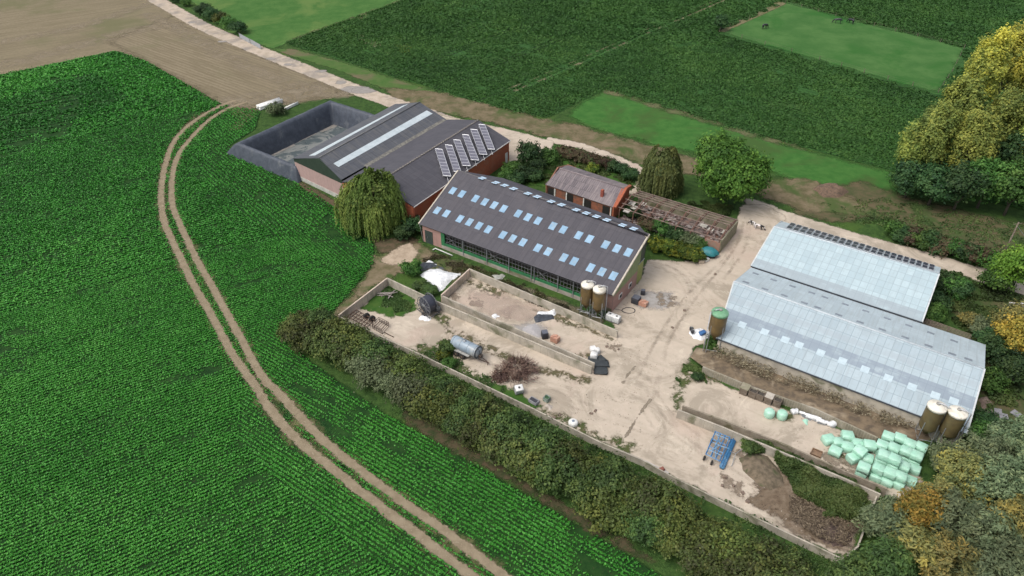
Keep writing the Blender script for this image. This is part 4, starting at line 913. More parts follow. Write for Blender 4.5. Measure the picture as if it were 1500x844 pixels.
# ================================================================ lined basin
bz = BZ
basin = thing('lined_basin', 'square slurry basin lined with grey black plastic sheeting, beside the pink gabled hall', 'basin', P2(K[0]))
cen = sum(K, Vector((0, 0, 0))) / 4
lin_m, nt, b = newmat('pond_liner'); v = geo(nt)
vr = geo(nt, scale=(.5, .5, 2))
col = mixc(nt, ramp(nt, noise(nt, v, .9, 6, .7), .35, .65), (.040, .050, .068), (.066, .078, .102))
col = mixc(nt, ramp(nt, noise(nt, v, .3, 5, .7), .55, .7), col, (.11, .12, .135))
nt.links.new(col, b.inputs['Base Color']); b.inputs['Roughness'].default_value = .55
bump(nt, b, noise(nt, geo(nt, scale=(1, 1, .3)), 1.6, 6, .6, .8), .3, .15)
def basin_ring(spec, mat, name, nper=26, wob=.0):
    """spec: rings as (outward offset, z)"""
    n = 4 * nper; vs = []; fs = []
    for (off, z) in spec:
        cor = []
        for i in range(4):
            d = P2(K[i] - cen); 
            e1_ = P2(K[i] - K[i - 1]).normalized(); e2_ = P2(K[i] - K[(i + 1) % 4]).normalized(); f1_, f2_ = ((1.35, .5), (.5, 1.35), (.5, .5), (.5, .5))[i] if off > .3 else (1, 1)
            cor.append(P2(K[i]) + (e1_ * f1_ + e2_ * f2_) * off)
        for i in range(4):
            for k_ in range(nper):
                p = lerp(cor[i], cor[(i + 1) % 4], k_ / nper); w_ = wob * math.sin(k_ * 1.3 + i * 2 + off) * math.cos(k_ * .7)
                dd = (p - P2(cen)).normalized(); vs.append(Vector((p.x, p.y, z + w_ * .5)) + dd * w_)
    for r_ in range(len(spec) - 1):
        for k_ in range(n): fs.append((r_ * n + k_, r_ * n + (k_ + 1) % n, (r_ + 1) * n + (k_ + 1) % n, (r_ + 1) * n + k_))
    return MB().add(vs, fs, smooth=True).build(name, mat, basin)
basin_ring([(2.8, -.05), (2.0, 1.0), (.9, 2.5), (.35, bz), (-.3, bz), (-.7, 2.5), (-1.3, .6), (-2.2, -1.85)], lin_m, 'liner', wob=.07)
ic = []
for i in range(4):
    e1_ = P2(K[i] - K[i - 1]).normalized(); e2_ = P2(K[i] - K[(i + 1) % 4]).normalized(); ic.append(P2(K[i]) - (e1_ + e2_) * 2.0 + Z * -1.75)
fl_m, nt, b = newmat('basin_floor'); v = geo(nt)
col = mixc(nt, ramp(nt, noise(nt, v, .22, 7, .65, 1.5), .45, .56), (.085, .105, .11), (.21, .22, .21))
col = mixc(nt, ramp(nt, noise(nt, v, .5, 6, .7, 1), .60, .66), col, (.03, .04, .042))
nt.links.new(col, b.inputs['Base Color']); b.inputs['Roughness'].default_value = .25
MB().add(ic, [(0, 1, 2, 3)]).build('basin_floor', fl_m, basin)
mb = MB()
for i, (ta, tb) in enumerate(((.1, .45), (.5, .75), (.80, .99))):
    p_ = lerp(ic[0], ic[1], ta); q_ = lerp(ic[0], ic[1], tb); n_ = (ic[3] - ic[0]).normalized(); w_ = (1.0, .5, 1.6)[i]
    mb.add([p_ + Z * .03, q_ + Z * .03, q_ + n_ * w_ + Z * .03, p_ + n_ * w_ * .7 + Z * .03], [(0, 1, 2, 3)])
mb.build('sediment', M('sediment', (.26, .24, .21), (.18, .17, .16), 1.4), basin)

# ================================================================ silos
def silo(label, cx, cy, T, r, body_z, cone_z, capm, bodym, grp=None, pipe_side=(1, .2)):
    c = P2(G(cx, cy, T)); t = thing('feed_silo', label, 'silo', c, grp)
    MB().lathe(c, [(.18, cone_z), (r * .98, body_z), (r, body_z + .1), (r, T - .55), (r * .99, T - .5)], 28).build('body', bodym, t)
    cp = MB().lathe(c, [(r * 1.03, T - .62), (r * 1.04, T - .3), (r * .95, T - .2), (r * .45, T), (.28, T + .06)], 28).build('cap', capm, t)
    MB().lathe(c, [(.26, T + .05), (.26, T + .22), (.2, T + .26)], 14).build('hatch', M('hatch_grey', (.34, .33, .30), (.25, .24, .22), 3), cp)
    mb = MB()
    for z in (body_z + .9, body_z + 1.8, T - 1.3): mb.lathe(c, [(r + .015, z), (r + .03, z + .04), (r + .015, z + .08)], 28)
    for k in range(4):
        a = k * math.pi / 2 + .5; d = Vector((math.cos(a), math.sin(a), 0)); MB().tube([c + d * (r + .12), c + d * r + Z * (body_z + 1.2)], .06, 6).build('leg', steel, t)
    mb = MB()
    for k in range(4):
        a = k * math.pi / 2 + .5; a2 = a + math.pi / 2; mb.tube([c + Vector((math.cos(a), math.sin(a), 0)) * (r + .1) + Z * .9, c + Vector((math.cos(a2), math.sin(a2), 0)) * (r + .1) + Z * .9], .035, 4)
    mb.build('brace', steel, t)
    d = Vector((pipe_side[0], pipe_side[1], 0)).normalized()
    MB().tube([c + d * (r + .28) + Z * .3, c + d * (r + .28) + Z * (T - .1), c + d * (r * .6) + Z * (T + .25), c + Z * (T + .2)], .085, 8).build('filling_pipe', M('pipe_grey', (.55, .56, .58), (.42, .43, .45), 3), t)
    return t
brown_s = M('brown_silo_body', (.17, .115, .045), (.125, .085, .035), 1.2, .5, c3=(.10, .075, .04), scale3=.5)
cap_w = M('white_silo_cap', (.78, .75, .66), (.68, .64, .55), 1.5, .6, c3=(.56, .52, .43), scale3=.8)
silo('feed silo with cream cap at the corner of the cattle barn, left of the pair', 861, 414, 6.2, 1.0, 2.5, 1.2, cap_w, brown_s, 'cream capped silos by the cattle barn')
silo('feed silo with cream cap at the corner of the cattle barn, right of the pair', 878.5, 421, 6.2, 1.0, 2.5, 1.2, cap_w, brown_s, 'cream capped silos by the cattle barn')
silo('tall feed silo with green cap standing on the end of the earth bank', 1055.5, 455, 7.8, 1.2, 4.2, 2.4, M('green_silo_cap', (.13, .32, .17), (.20, .38, .24), 2, .6), brown_s, pipe_side=(-1, -.2))
olive_s = M('olive_silo_body', (.135, .105, .045), (.10, .08, .04), 1.2, .5)
silo('brown silo with dirty white cap above the green bales, left of the pair', 1374.5, 592.5, 6.6, 1.15, 2.7, 1.3, cap_w, olive_s, 'silos above the stacked green bales', (1, -.5))
silo('brown silo with dirty white cap above the green bales, right of the pair', 1405, 601, 6.6, 1.15, 2.7, 1.3, cap_w, olive_s, 'silos above the stacked green bales', (1, -.5))

# ================================================================ vehicles and implements
def wheel(mbname, c, ax, r, w_, parent, rimm=None):
    ax = ax.normalized()
    o = MB().lathe(c - ax * w_ / 2, [(r * .55, 0), (r * .9, 0), (r, w_ * .15), (r, w_ * .85), (r * .9, w_), (r * .55, w_)], 20, ax).build(mbname, tyre_m, parent)
    MB().lathe(c - ax * w_ * .52, [(.08, 0), (r * .56, .02), (r * .56, w_ * 1.04 - .02), (.08, w_ * 1.04)], 16, ax).build('rim', rimm or M('rim_brown', (.22, .14, .09), (.16, .11, .08), 4), o)
    return o
ra1, ra2 = G(665, 499, 1.75), G(700.5, 516, 1.75); d = (ra2 - ra1).normalized(); nn = Vector((d.y, -d.x, 0))
tk = thing('slurry_tanker', 'blue grey two axle slurry tanker parked in the left bay', 'tanker', P2((ra1 + ra2) / 2))
tank_m = M('tank_blue_grey', (.30, .37, .43), (.24, .30, .36), 1.2, .35, c3=(.36, .38, .38), scale3=.6)
Lt = (ra2 - ra1).length; TR_ = .92
tb = MB().lathe(ra1, [(.05, -.28), (TR_ * .55, -.2), (TR_ * .9, -.05), (TR_, .1), (TR_, Lt - .1), (TR_ * .9, Lt + .05), (TR_ * .55, Lt + .2), (.05, Lt + .28)], 28, d).build('tank', tank_m, tk)
mb = MB()
for s_ in (.3, Lt * .36, Lt * .66, Lt - .3): mb.lathe(ra1 + d * s_, [(TR_, -.04), (TR_ + .035, -.03), (TR_ + .035, .03), (TR_, .04)], 28, d)
mb.build('ring', M('tank_ring', (.24, .28, .32), (.2, .23, .26), 3, .5), tb)
MB().lathe(ra1 + d * Lt * .45 + Z * TR_ * .96, [(.25, 0), (.25, .14), (.1, .2)], 14).build('hatch', steel, tk)
MB().lathe(ra2 - nn * 0 + d * .02, [(TR_ + .1, -.06), (TR_ + .13, 0), (TR_ + .1, .06)], 28, d).build('end_band', M('dark_band', (.05, .06, .07), (.08, .09, .1), 3), tk)
MB().box((ra1 + ra2) / 2 - Z * .95, (Lt + .6, .9, .22), math.atan2(d.y, d.x)).build('chassis', M('chassis_grey', (.25, .25, .24), (.15, .14, .13), 3), tk)
MB().box((ra1 + ra2) / 2 + nn * .95 - d * .35 - Z * .62, (Lt * .72, .45, .07), math.atan2(d.y, d.x)).build('mudguard', M('mud_grey', (.40, .40, .38), (.28, .27, .25), 3), tk)
MB().box((ra1 + ra2) / 2 - nn * .95 - d * .35 - Z * .62, (Lt * .72, .45, .07), math.atan2(d.y, d.x)).build('mudguard', M('mud_grey', (1, 1, 1)), tk)
for s_ in (-.75, .35):
    for side in (-1, 1): wheel('wheel', P2((ra1 + ra2) / 2) + d * (s_ - .35) + nn * side * .98 + Z * .52, nn, .52, .38, tk)
MB().tube([ra2 + nn * .35 - Z * .95, ra2 + d * 2.0 - Z * 1.15], .07, 6).tube([ra2 - nn * .35 - Z * .95, ra2 + d * 2.0 - Z * 1.15], .07, 6).build('drawbar', rust, tk)
MB().tube([ra2 + d * 1.7 - Z * 1.2, ra2 + d * 1.7 - Z * 1.74], .05, 6).build('jack', rust, tk)
MB().rbox(ra2 + d * .45 - Z * .5, (.5, .6, .5), .1, math.atan2(d.y, d.x)).build('pump', M('pump_dark', (.06, .05, .045), (.10, .07, .05), 4), tk)
MB().tube([ra2 + Z * .9 + nn * .2, ra2 + d * .35 + Z * .7 + nn * .2, ra2 + d * .45 - Z * .3 + nn * .1], .05, 6).build('hose', black_pl, tk)

# irrigation reel
rc = G(621, 448.5, 1.75); rd_ = Vector((.72, .69, 0)).normalized(); rn = Vector((-rd_.y, rd_.x, 0))
reel = thing('hose_reel', 'big black irrigation hose reel standing at the clamp wall', 'hose reel', P2(rc))
hose_m, nt, b = newmat('coiled_hose'); wv = N(nt, 'ShaderNodeTexWave', Scale=1.5, Distortion=.5); wv.bands_direction = 'X'
nt.links.new(geo(nt, rotz=-math.atan2(rd_.y, rd_.x)), wv.inputs['Vector']); nt.links.new(mixc(nt, wv.outputs['Fac'], (.018, .02, .032), (.06, .065, .09)), b.inputs['Base Color']); b.inputs['Roughness'].default_value = .45
MB().lathe(rc + rd_ * .1, [(.4, 0), (1.38, 0), (1.42, .12), (1.42, 1.28), (1.38, 1.4), (.4, 1.4)], 32, rd_).build('hose_coil', hose_m, reel)
for s_ in (0, 1.5):
    fl = MB()
    n_ = 36; cc = rc + rd_ * s_; a_ = Z; b_ = rn
    ringp = [cc + (a_ * math.cos(2 * math.pi * k / n_) + b_ * math.sin(2 * math.pi * k / n_)) * 1.6 for k in range(n_ + 1)]
    fl.tube(ringp, .07, 6, False)
    o = fl.build('flange', M('flange_grey', (.16, .17, .18), (.10, .105, .11), 3, .6), reel)
    sp_ = MB()
    for k in range(10): q = cc + (a_ * math.cos(.628 * k) + b_ * math.sin(.628 * k)) * 1.58; sp_.tube([cc, q], .05, 4)
    sp_.lathe(cc - rd_ * .06, [(.35, 0), (.35, .12)], 14, rd_)
    sp_.build('spokes', M('spoke_grey', (.22, .23, .24), (.14, .145, .15), 3, .6), o)
base = MB()
for sd2 in (-1, 1):
    p_ = rc + rd_ * (.75 + sd2 * 1.0); base.tube([P2(p_) + rn * 1.6 + Z * .35, P2(p_) - rn * 1.6 + Z * .35], .08, 4); base.tube([P2(p_) + rn * .9 + Z * .35, p_, P2(p_) - rn * .9 + Z * .35], .07, 4)
base.tube([P2(rc + rd_ * -.25) + rn * 1.5 + Z * .35, P2(rc + rd_ * 1.75) + rn * 1.5 + Z * .35], .08, 4).tube([P2(rc + rd_ * -.25) - rn * 1.5 + Z * .35, P2(rc + rd_ * 1.75) - rn * 1.5 + Z * .35], .08, 4)
base.tube([P2(rc + rd_ * .75) + rn * 1.5 + Z * .35, P2(rc + rd_ * .75) + rn * 3.2 + Z * .3], .08, 4)
base.build('frame', M('reel_frame', (.09, .10, .11), (.06, .06, .07), 3), reel)
for s_ in (-.45, 1.95): wheel('wheel', P2(rc) + rd_ * s_ + Z * .42 - rn * .3, rd_, .42, .26, reel, M('rim_grey', (.2, .2, .2)))
MB().rbox(P2(rc) + rd_ * 2.1 - rn * 1.0 + Z * .7, (.6, .5, .7), .06).build('gearbox', M('gear_grey', (.12, .13, .14), (.3, .3, .3), 5), reel)

# blue cultivator
q0, q1, q2, q3 = G(1048.6, 631, .9), G(1075.5, 642, .9), G(1059, 681, .9), G(1033, 667.5, .9)
cu = thing('cultivator', 'bright blue folding cultivator parked against the concrete wall', 'farm implement', P2((q0 + q2) / 2))
blue = M('blue_paint', (.045, .20, .42), (.035, .15, .33), 2, .45, c3=(.16, .30, .46), scale3=1.2); lblue = M('light_blue_paint', (.20, .36, .52), (.12, .26, .42), 2, .45)
def CQ(u, v, z=0): return lerp(lerp(q0, q1, u), lerp(q3, q2, u), v) + Z * z
mb = MB()
for u in (0, .28, .55, .78): mb.tube([CQ(u, .02), CQ(u, .95)], .085, 4)
for v in (.04, .34, .64, .94): mb.tube([CQ(0, v, .02), CQ(.8, v, .02)], .075, 4)
mb.build('frame', blue, cu)
mb = MB()
for v in (.18, .5, .8): mb.tube([CQ(.05, v, .3), CQ(.75, v, .3)], .06, 4)
for (u, v, u2, v2) in ((.1, .1, .5, .48), (.1, .85, .5, .52), (.5, .1, .3, .5), (.5, .9, .3, .5), (.3, .5, .95, .5)): mb.tube([CQ(u, v, .15), CQ(u2, v2, .5)], .055, 4)
for v in (.25, .42, .60, .77): mb.tube([CQ(.3, v, .1), CQ(.3, v, .75)], .06, 4)
mb.build('linkage', lblue, cu)
for u in (.93, 1.03):
    o = MB().tube([CQ(u, 0, -.5), CQ(u, 1.03, -.5)], .17, 12).build('roller', M('roller_blue', (.04, .16, .30), (.07, .20, .34), 5, .5), cu)
    mb = MB()
    for k in range(17): p_ = CQ(u, k / 16.5, -.5); e_ = (q3 - q0).normalized(); mb.lathe(p_, [(.24, 0), (.27, .03), (.24, .06)], 12, e_)
    mb.build('roller_rings', blue, o)
mb = MB(); mb.tube([CQ(.78, .1), CQ(1.0, .1, -.35)], .06, 4).tube([CQ(.78, .9), CQ(1.0, .9, -.35)], .06, 4).tube([CQ(.97, -.02, -.2), CQ(.97, 1.02, -.2)], .08, 4); mb.build('roller_arm', blue, cu)
for u in (0, .28, .55):
    for k in range(5):
        v = .08 + .2 * k + (.1 if u == .28 else 0)
        if v < .98: MB().tube([CQ(u, v), CQ(u + .03, v, -.3), CQ(u - .04, v, -.6), CQ(u + .0, v, -.88)], .035, 4).build('tine', M('tine_dark', (.06, .06, .065), (.12, .09, .07), 4), cu)
for (u, v) in ((-.02, 1.0), (.42, 1.02), (-.02, .3)): wheel('wheel', CQ(u, v, -.5), (q1 - q0), .33, .22, cu)
MB().tube([CQ(1.05, .45, -.2), CQ(1.35, .42, -.3), CQ(1.55, .15, -.5)], .045, 4).tube([CQ(1.35, .42, -.3), CQ(1.4, .8, -.6)], .045, 4).build('drawbar', M('drawbar_grey', (.35, .37, .38), (.25, .26, .27), 3), cu)

# rusty harrow and cage in the corner of the clamp
q0, q1, q2, q3 = G(509, 464, .55), G(521.5, 454.5, .55), G(549, 469, .55), G(538, 479.5, .55)
ha = thing('rusty_harrow', 'rusty steel grid harrow lying in the left corner of the clamp', 'farm implement', P2((q0 + q2) / 2))
mb = MB()
for i in range(8): mb.tube([lerp(q0, q3, i / 7), lerp(q1, q2, i / 7)], .075, 4)
for i in range(4): mb.tube([lerp(q0, q1, i / 3) + Z * .06, lerp(q3, q2, i / 3) + Z * .06], .09, 4)
mb.build('grid_frame', rust, ha)
mb = MB()
for i in range(8):
    for j in range(4): p_ = lerp(lerp(q0, q3, i / 7), lerp(q1, q2, i / 7), j / 3); mb.tube([p_, p_ - Z * .54], .025, 4)
mb.build('tines', rust, ha)
for (x, y) in ((537, 463), (545.3, 467)):
    wheel('wheel', G(x, y, .55), Vector((.5, -.8, .1)), .55, .3, ha, rust)
cg = thing('rusty_cage', 'rusty iron frame with rails lying beside the harrow and low wall', 'scrap frame', P2(G(557, 482)))
q0, q1, q2, q3 = G(546, 482, 0), G(556, 472, 0), G(570, 479, 0), G(560, 490, 0)
mb = MB()
for z in (.15, .6, 1.0):
    mb.tube([q0 + Z * z, q1 + Z * z, q2 + Z * z, q3 + Z * z, q0 + Z * z], .045, 4)
for i in range(6): mb.tube([lerp(q0, q3, i / 5) + Z * .1, lerp(q0, q3, i / 5) + Z * 1.0], .045, 4); mb.tube([lerp(q1, q2, i / 5) + Z * .1, lerp(q1, q2, i / 5) + Z * 1.0], .045, 4); mb.tube([lerp(q0, q3, i / 5) + Z * .6, lerp(q1, q2, i / 5) + Z * .6], .04, 4)
mb.build('frame_bars', rust, cg); MB().tube([G(563, 487, .15), G(577, 494, .15)], .08, 4).build('rail', rust, cg)

# ================================================================ tanks, crates, sacks
def ibc(name, label, cx, cy, rz, size=(1.15, 1.0, 1.05), grp=None, tilt=None, body=white, cat='tank'):
    c = P2(G(cx, cy, .7)); t = thing(name, label, cat, c, grp)
    R3 = Matrix.Rotation(rz, 3, 'Z') @ (Matrix.Rotation(tilt, 3, 'X') if tilt else Matrix.Identity(3))
    up = R3 @ Z; cc = c + Z * (.16 + size[2] / 2 + (.12 if tilt else 0))
    o = MB().rbox(cc, size, .12, rot=R3).build('bottle', body, t)
    MB().lathe(cc + up * (size[2] / 2 - .02), [(.16, 0), (.16, .08), (.12, .1)], 14, up).build('lid', M('lid_dark', (.10, .10, .11), (.06, .06, .06)), o)
    mb = MB(); hx, hy, hz_ = size[0] / 2 + .02, size[1] / 2 + .02, size[2] / 2
    for k in range(4):
        z = -hz_ + (k + .6) * size[2] / 4.3; mb.tube([cc + R3 @ Vector((sx * hx, sy * hy, z)) for sx, sy in ((-1, -1), (1, -1), (1, 1), (-1, 1), (-1, -1))], .015, 4, False)
    for k in range(5):
        for (sx, sy) in ((1, 0), (-1, 0), (0, 1), (0, -1)):
            o_ = -1 + k * .5; x_, y_ = (sx * hx, o_ * hy) if sx else (o_ * hx, sy * hy); mb.tube([cc + R3 @ Vector((x_, y_, -hz_)), cc + R3 @ Vector((x_, y_, hz_ * .9))], .012, 4)
    mb.build('cage', steel, t)
    MB().box(cc - up * (size[2] / 2 + .07), (size[0] + .05, size[1] + .05, .13), rot=R3).build('pallet', M('pallet_grey', (.2, .19, .18), (.12, .11, .1), 3), t)
    return t
ra_ = math.atan2(iu.y, iu.x)
ibc('liquid_tank', 'white caged liquid tank at the end of the clamp wall, left of the pair', 893.8, 463.5, ra_, grp='white tanks at the wall end')
ibc('liquid_tank', 'white caged liquid tank at the end of the clamp wall, right of the pair', 903.2, 467, ra_, grp='white tanks at the wall end')
ibc('liquid_tank', 'white caged liquid tank tipped over on the grass by the dead brush', 760, 571, ra_ + .9, tilt=.35)
def crate(name, label, cx, cy, size, rz, mat, cat='crate', grp=None, z=0, slats=True, fillm=None):
    c = P2(G(cx, cy, size[2] / 2)); t = thing(name, label, cat, c + Z * z, grp); c = c + Z * z
    R3 = Matrix.Rotation(rz, 3, 'Z'); hx, hy, h_ = size[0] / 2, size[1] / 2, size[2]
    mb = MB(); mb.box(c + Z * .06, (size[0], size[1], .12), rz)
    for (x_, y_, w_, l_) in ((hx - .04, 0, .07, size[1]), (-hx + .04, 0, .07, size[1]), (0, hy - .04, size[0] - .16, .07), (0, -hy + .04, size[0] - .16, .07)):
        mb.box(c + R3 @ Vector((x_, y_, h_ / 2 + .06)), (w_, l_, h_ - .12), rz)
    mb.build('box', mat, t)
    if slats:
        mb = MB()
        for k in range(4):
            z_ = .2 + k * (h_ - .25) / 3
            for (x_, y_, w_, l_) in ((hx, 0, .04, size[1] + .04), (-hx, 0, .04, size[1] + .04), (0, hy, size[0] + .04, .04), (0, -hy, size[0] + .04, .04)): mb.box(c + R3 @ Vector((x_, y_, z_)), (w_, l_, .1), rz)
        mb.build('slats', mat, t)
    if fillm: MB().box(c + Z * (h_ * .78), (size[0] - .16, size[1] - .16, .1), rz).build('contents', fillm, t)
    return t
dk = M('dark_crate', (.03, .032, .04), (.05, .05, .06), 3, .7)
def blacktank(label, cx, cy, size, rz):
    c = P2(G(cx, cy, size[2] / 2)); t = thing('black_container', label, 'container', c)
    o = MB().rbox(c + Z * (size[2] / 2 + .12), size, .1, rz).build('body', dk, t); MB().box(c + Z * .06, (size[0] * .95, size[1] * .95, .12), rz).build('pallet', timber, t)
    MB().box(c + Z * (size[2] + .14), (size[0] * .9, size[1] * .9, .06), rz).build('lid', M('dark_lid', (.12, .13, .16), (.09, .095, .12), 3, .5), o)
blacktank('larger black container by the brick gable, beside the pink pallet', 931.6, 440, (1.3, 1.2, 1.1), ra_)
blacktank('small black container by the brick gable, behind the pink pallet', 941.7, 429, (.7, .6, .9), ra_ + .3)
blacktank('black container on the bay floor beside the gravel heap', 798, 491, (1.0, 1.0, 1.1), .2)
def brickstack(label, cx, cy, size, rz):
    c = P2(G(cx, cy, size[2] / 2)); t = thing('brick_pallet', label, 'pallet of bricks', c)
    pm = M('pink_bricks', (.50, .27, .19), (.40, .21, .15), 6, .9, c3=(.50, .36, .28), scale3=1.5)
    R3 = Matrix.Rotation(rz, 3, 'Z'); mb = MB()
    for i in range(3):
        for j in range(2):
            mb.box(c + R3 @ Vector(((i - 1) * size[0] / 3, (j - .5) * size[1] / 2, .14 + (size[2] - .1 * ((i + j) % 2)) / 2)), (size[0] / 3 - .02, size[1] / 2 - .02, size[2] - .1 * ((i + j) % 2)), rz)
    mb.build('bricks', pm, t); MB().box(c + Z * .06, (size[0], size[1], .12), rz).build('pallet', timber, t)
brickstack('low pallet of pink bricks beside the black containers at the gable', 942.5, 445, (1.3, 1.1, .7), ra_)
brickstack('pallet of pink bricks standing in the bay beside the black container', 813.2, 497, (1.2, 1.0, .9), ra_)
# crates and drums along the boundary wall
crate('machine_crate', 'open grey crate with two dark bins on the grass by the low wall', 782, 588, (1.35, .8, .6), ra_ - .1, M('grey_crate', (.36, .36, .38), (.26, .26, .28), 3), fillm=dk)
crate('green_crate', 'small green topped crate beside the rubble near the low wall', 801, 584.5, (.75, .75, .8), .9, M('green_crate', (.12, .20, .13), (.3, .33, .32), 3), fillm=M('green_fill', (.05, .12, .05)))
c = P2(G(839.5, 619.5, .4)); t = thing('round_tank', 'white round edged tank with blue marks beside the low wall', 'tank', c)
MB().lathe(c, [(.45, .02), (.62, .1), (.66, .3), (.64, .6), (.5, .72), (.2, .76)], 22).build('body', white, t); MB().lathe(c + Z * .74, [(.2, 0), (.2, .08)], 14).build('lid', M('blue_grey_lid', (.25, .30, .38)), t)
# crates against the retaining wall
for i, (x, y, lab) in enumerate(((1091, 571, 'leftmost of the worn crates under the ribbed wall, standing on end'), (1103.5, 575.5, 'dark open crate under the ribbed wall, second from the left'), (1114.5, 579.5, 'grey open crate under the ribbed wall, in the middle of the row'),
                                 (1126.5, 584.5, 'crate with pale lid under the ribbed wall, behind the left round bale'), (1139.5, 588.5, 'rightmost crate under the ribbed wall, behind the right round bale'))):
    ci = crate('worn_crate', lab, x, y, (1.05, 1.3, 1.2), math.atan2(uC.y, uC.x), timber, grp='worn crates under the ribbed wall', fillm=None if i in (0, 3) else M('dirt_fill', (.07, .06, .05)))
    if i == 3: MB().box(P2(ci.location) + Z * 1.24, (1.1, 1.2, .08), math.atan2(uC.y, uC.x)).build('lid', M('pale_lid', (.48, .44, .38), (.38, .34, .29), 2), ci)
    if i == 0: MB().box(P2(ci.location) + Z * 1.24, (1.2, 1.35, .08), math.atan2(uC.y, uC.x)).build('lid', olive_w, ci)

# ================================================================ wrapped bales
bale_m, nt, b = newmat('green_bale_wrap'); v = geo(nt)
col = mixc(nt, ramp(nt, noise(nt, v, 1.2, 5, .65), .35, .7), (.34, .61, .47), (.44, .68, .56)); col = mixc(nt, ramp(nt, noise(nt, geo(nt, scale=(1, 1, 4)), 4, 6, .75), .56, .66), col, (.24, .46, .36))
nt.links.new(col, b.inputs['Base Color']); b.inputs['Roughness'].default_value = .38; bump(nt, b, noise(nt, geo(nt, scale=(1, 1, 3)), 2.5, 5, .7), .5, .08)
brg = random.Random(5); bale_meshes = []
for k in range(4):
    o = MB().rbox((0, 0, .475), (1.5, 1.22, .95), .17, wob=.035, rg=brg).build('square_bale', bale_m); bale_meshes.append(o.data); bpy.data.objects.remove(o)
ab = math.atan2(uC.y, uC.x)
def bale(x, y, ztop, rz, label, grp, tilt=0):
    """bale whose top centre shows at photo pixel x, y"""
    p = G(x, y, ztop); o = bpy.data.objects.new('square_bale', brg.choice(bale_meshes)); C.objects.link(o)
    o.location = (p.x, p.y, ztop - .95); o.rotation_euler = (tilt, 0, rz); s_ = brg.uniform(.95, 1.04); o.scale = (s_ * 1.02, s_ * 1.1, 1.04)
    tag(o, label, 'bale', grp); return p
def zb(x, y): return (1190 + x * .13034, 610 + y * .13034)
LG = 'loose green bales left of the stack'; n_lab = ['leftmost small loose bale with a torn wrap tail', 'loose bale between the leftmost and the big front one', 'big loose bale at the front left of the scatter', 'loose bale standing apart nearest the ribbed wall', 'upright loose bale in the middle of the scatter', 'loose bale behind the tilted bale, left side', 'loose bale tilted on top of two others', 'small bale lying at the front under the tilted one', 'loose bale right of the tilted bale, against the stack', 'loose bale squeezed between tilted bale and stack front']
for i, (x, y, zt, rz, ti) in enumerate(((192, 238, .95, ab + .8, 0), (293, 268, .95, ab + .55, 0), (268, 368, .98, ab - .05, .06), (405, 195, .95, ab + .45, 0), (402, 320, .95, ab + .3, 0), (520, 285, .95, ab + .4, 0), (552, 362, 1.75, ab - .3, .25), (470, 445, .95, ab + .95, 0), (652, 298, 1.5, ab + .4, .1), (622, 448, .95, ab + .1, 0))):
    bale(*zb(x, y), zt, rz, 'pale green wrapped bale, ' + n_lab[i], LG, ti)
SG = 'green bales in the stack'
stackpos = [('back row', [(862, 205), (995, 222), (1108, 286), (1235, 325)], 2), ('second row', [(800, 300), (932, 328), (1062, 368), (1182, 420)], 2), ('middle row', [(812, 408), (935, 455), (1040, 535), (1160, 560)], 3),
            ('front row', [(757, 565), (886, 612), (1010, 650), (1110, 690)], 2), ('foremost row', [(585, 548), (725, 640), (850, 690), (985, 730)], 2)]
ordn = ['leftmost', 'second from the left', 'third from the left', 'rightmost']
used_xy = []
for (rown, ps, nl_) in stackpos:
    for i, (x, y) in enumerate(ps):
        L_ = nl_
        if rown == 'middle row' and i > 1: L_ = 2 if i == 2 else 1
        if rown == 'foremost row': L_ = (2, 1, 1, 1)[i]
        if rown == 'front row' and i == 3: L_ = 1
        yy = y
        if (rown == 'foremost row' and i > 0) or (rown == 'front row' and i == 3) or (rown == 'middle row' and i == 3): yy = y + 8
        rj = brg.uniform(-.06, .06)
        p = G(*zb(x, yy), .95 * L_ + .02)
        for l in range(L_):
            o = bpy.data.objects.new('square_bale', brg.choice(bale_meshes)); C.objects.link(o)
            o.location = (p.x + brg.uniform(-.05, .05), p.y + brg.uniform(-.05, .05), .95 * l + .01 * l); o.rotation_euler = (0, 0, ab + rj + brg.uniform(-.04, .04)); s_ = brg.uniform(.93, 1.0); o.scale = (s_ * .99, s_ * 1.10, 1)
            lev = {1: ['on the ground'], 2: ['bottom layer', 'top layer'], 3: ['bottom layer', 'middle layer', 'topmost']}[L_][l]
            tag(o, 'green bale, %s, %s of the %s in the stack' % (lev, ordn[i], rown), 'bale', SG)
for (x, y, lab) in ((1128.3, 601, 'round pale green wrapped bale beneath the crates, left of the two'), (1147, 603.5, 'round pale green wrapped bale beneath the crates, right of the two')):
    p = G(x, y, 1.2); o = MB().lathe(P2(p), [(.35, .01), (.62, .06), (.70, .25), (.71, .6), (.69, .98), (.58, 1.16), (.30, 1.22)], 26).build('round_bale', bale_m); 
    tag(o, lab, 'bale', 'round green bales')

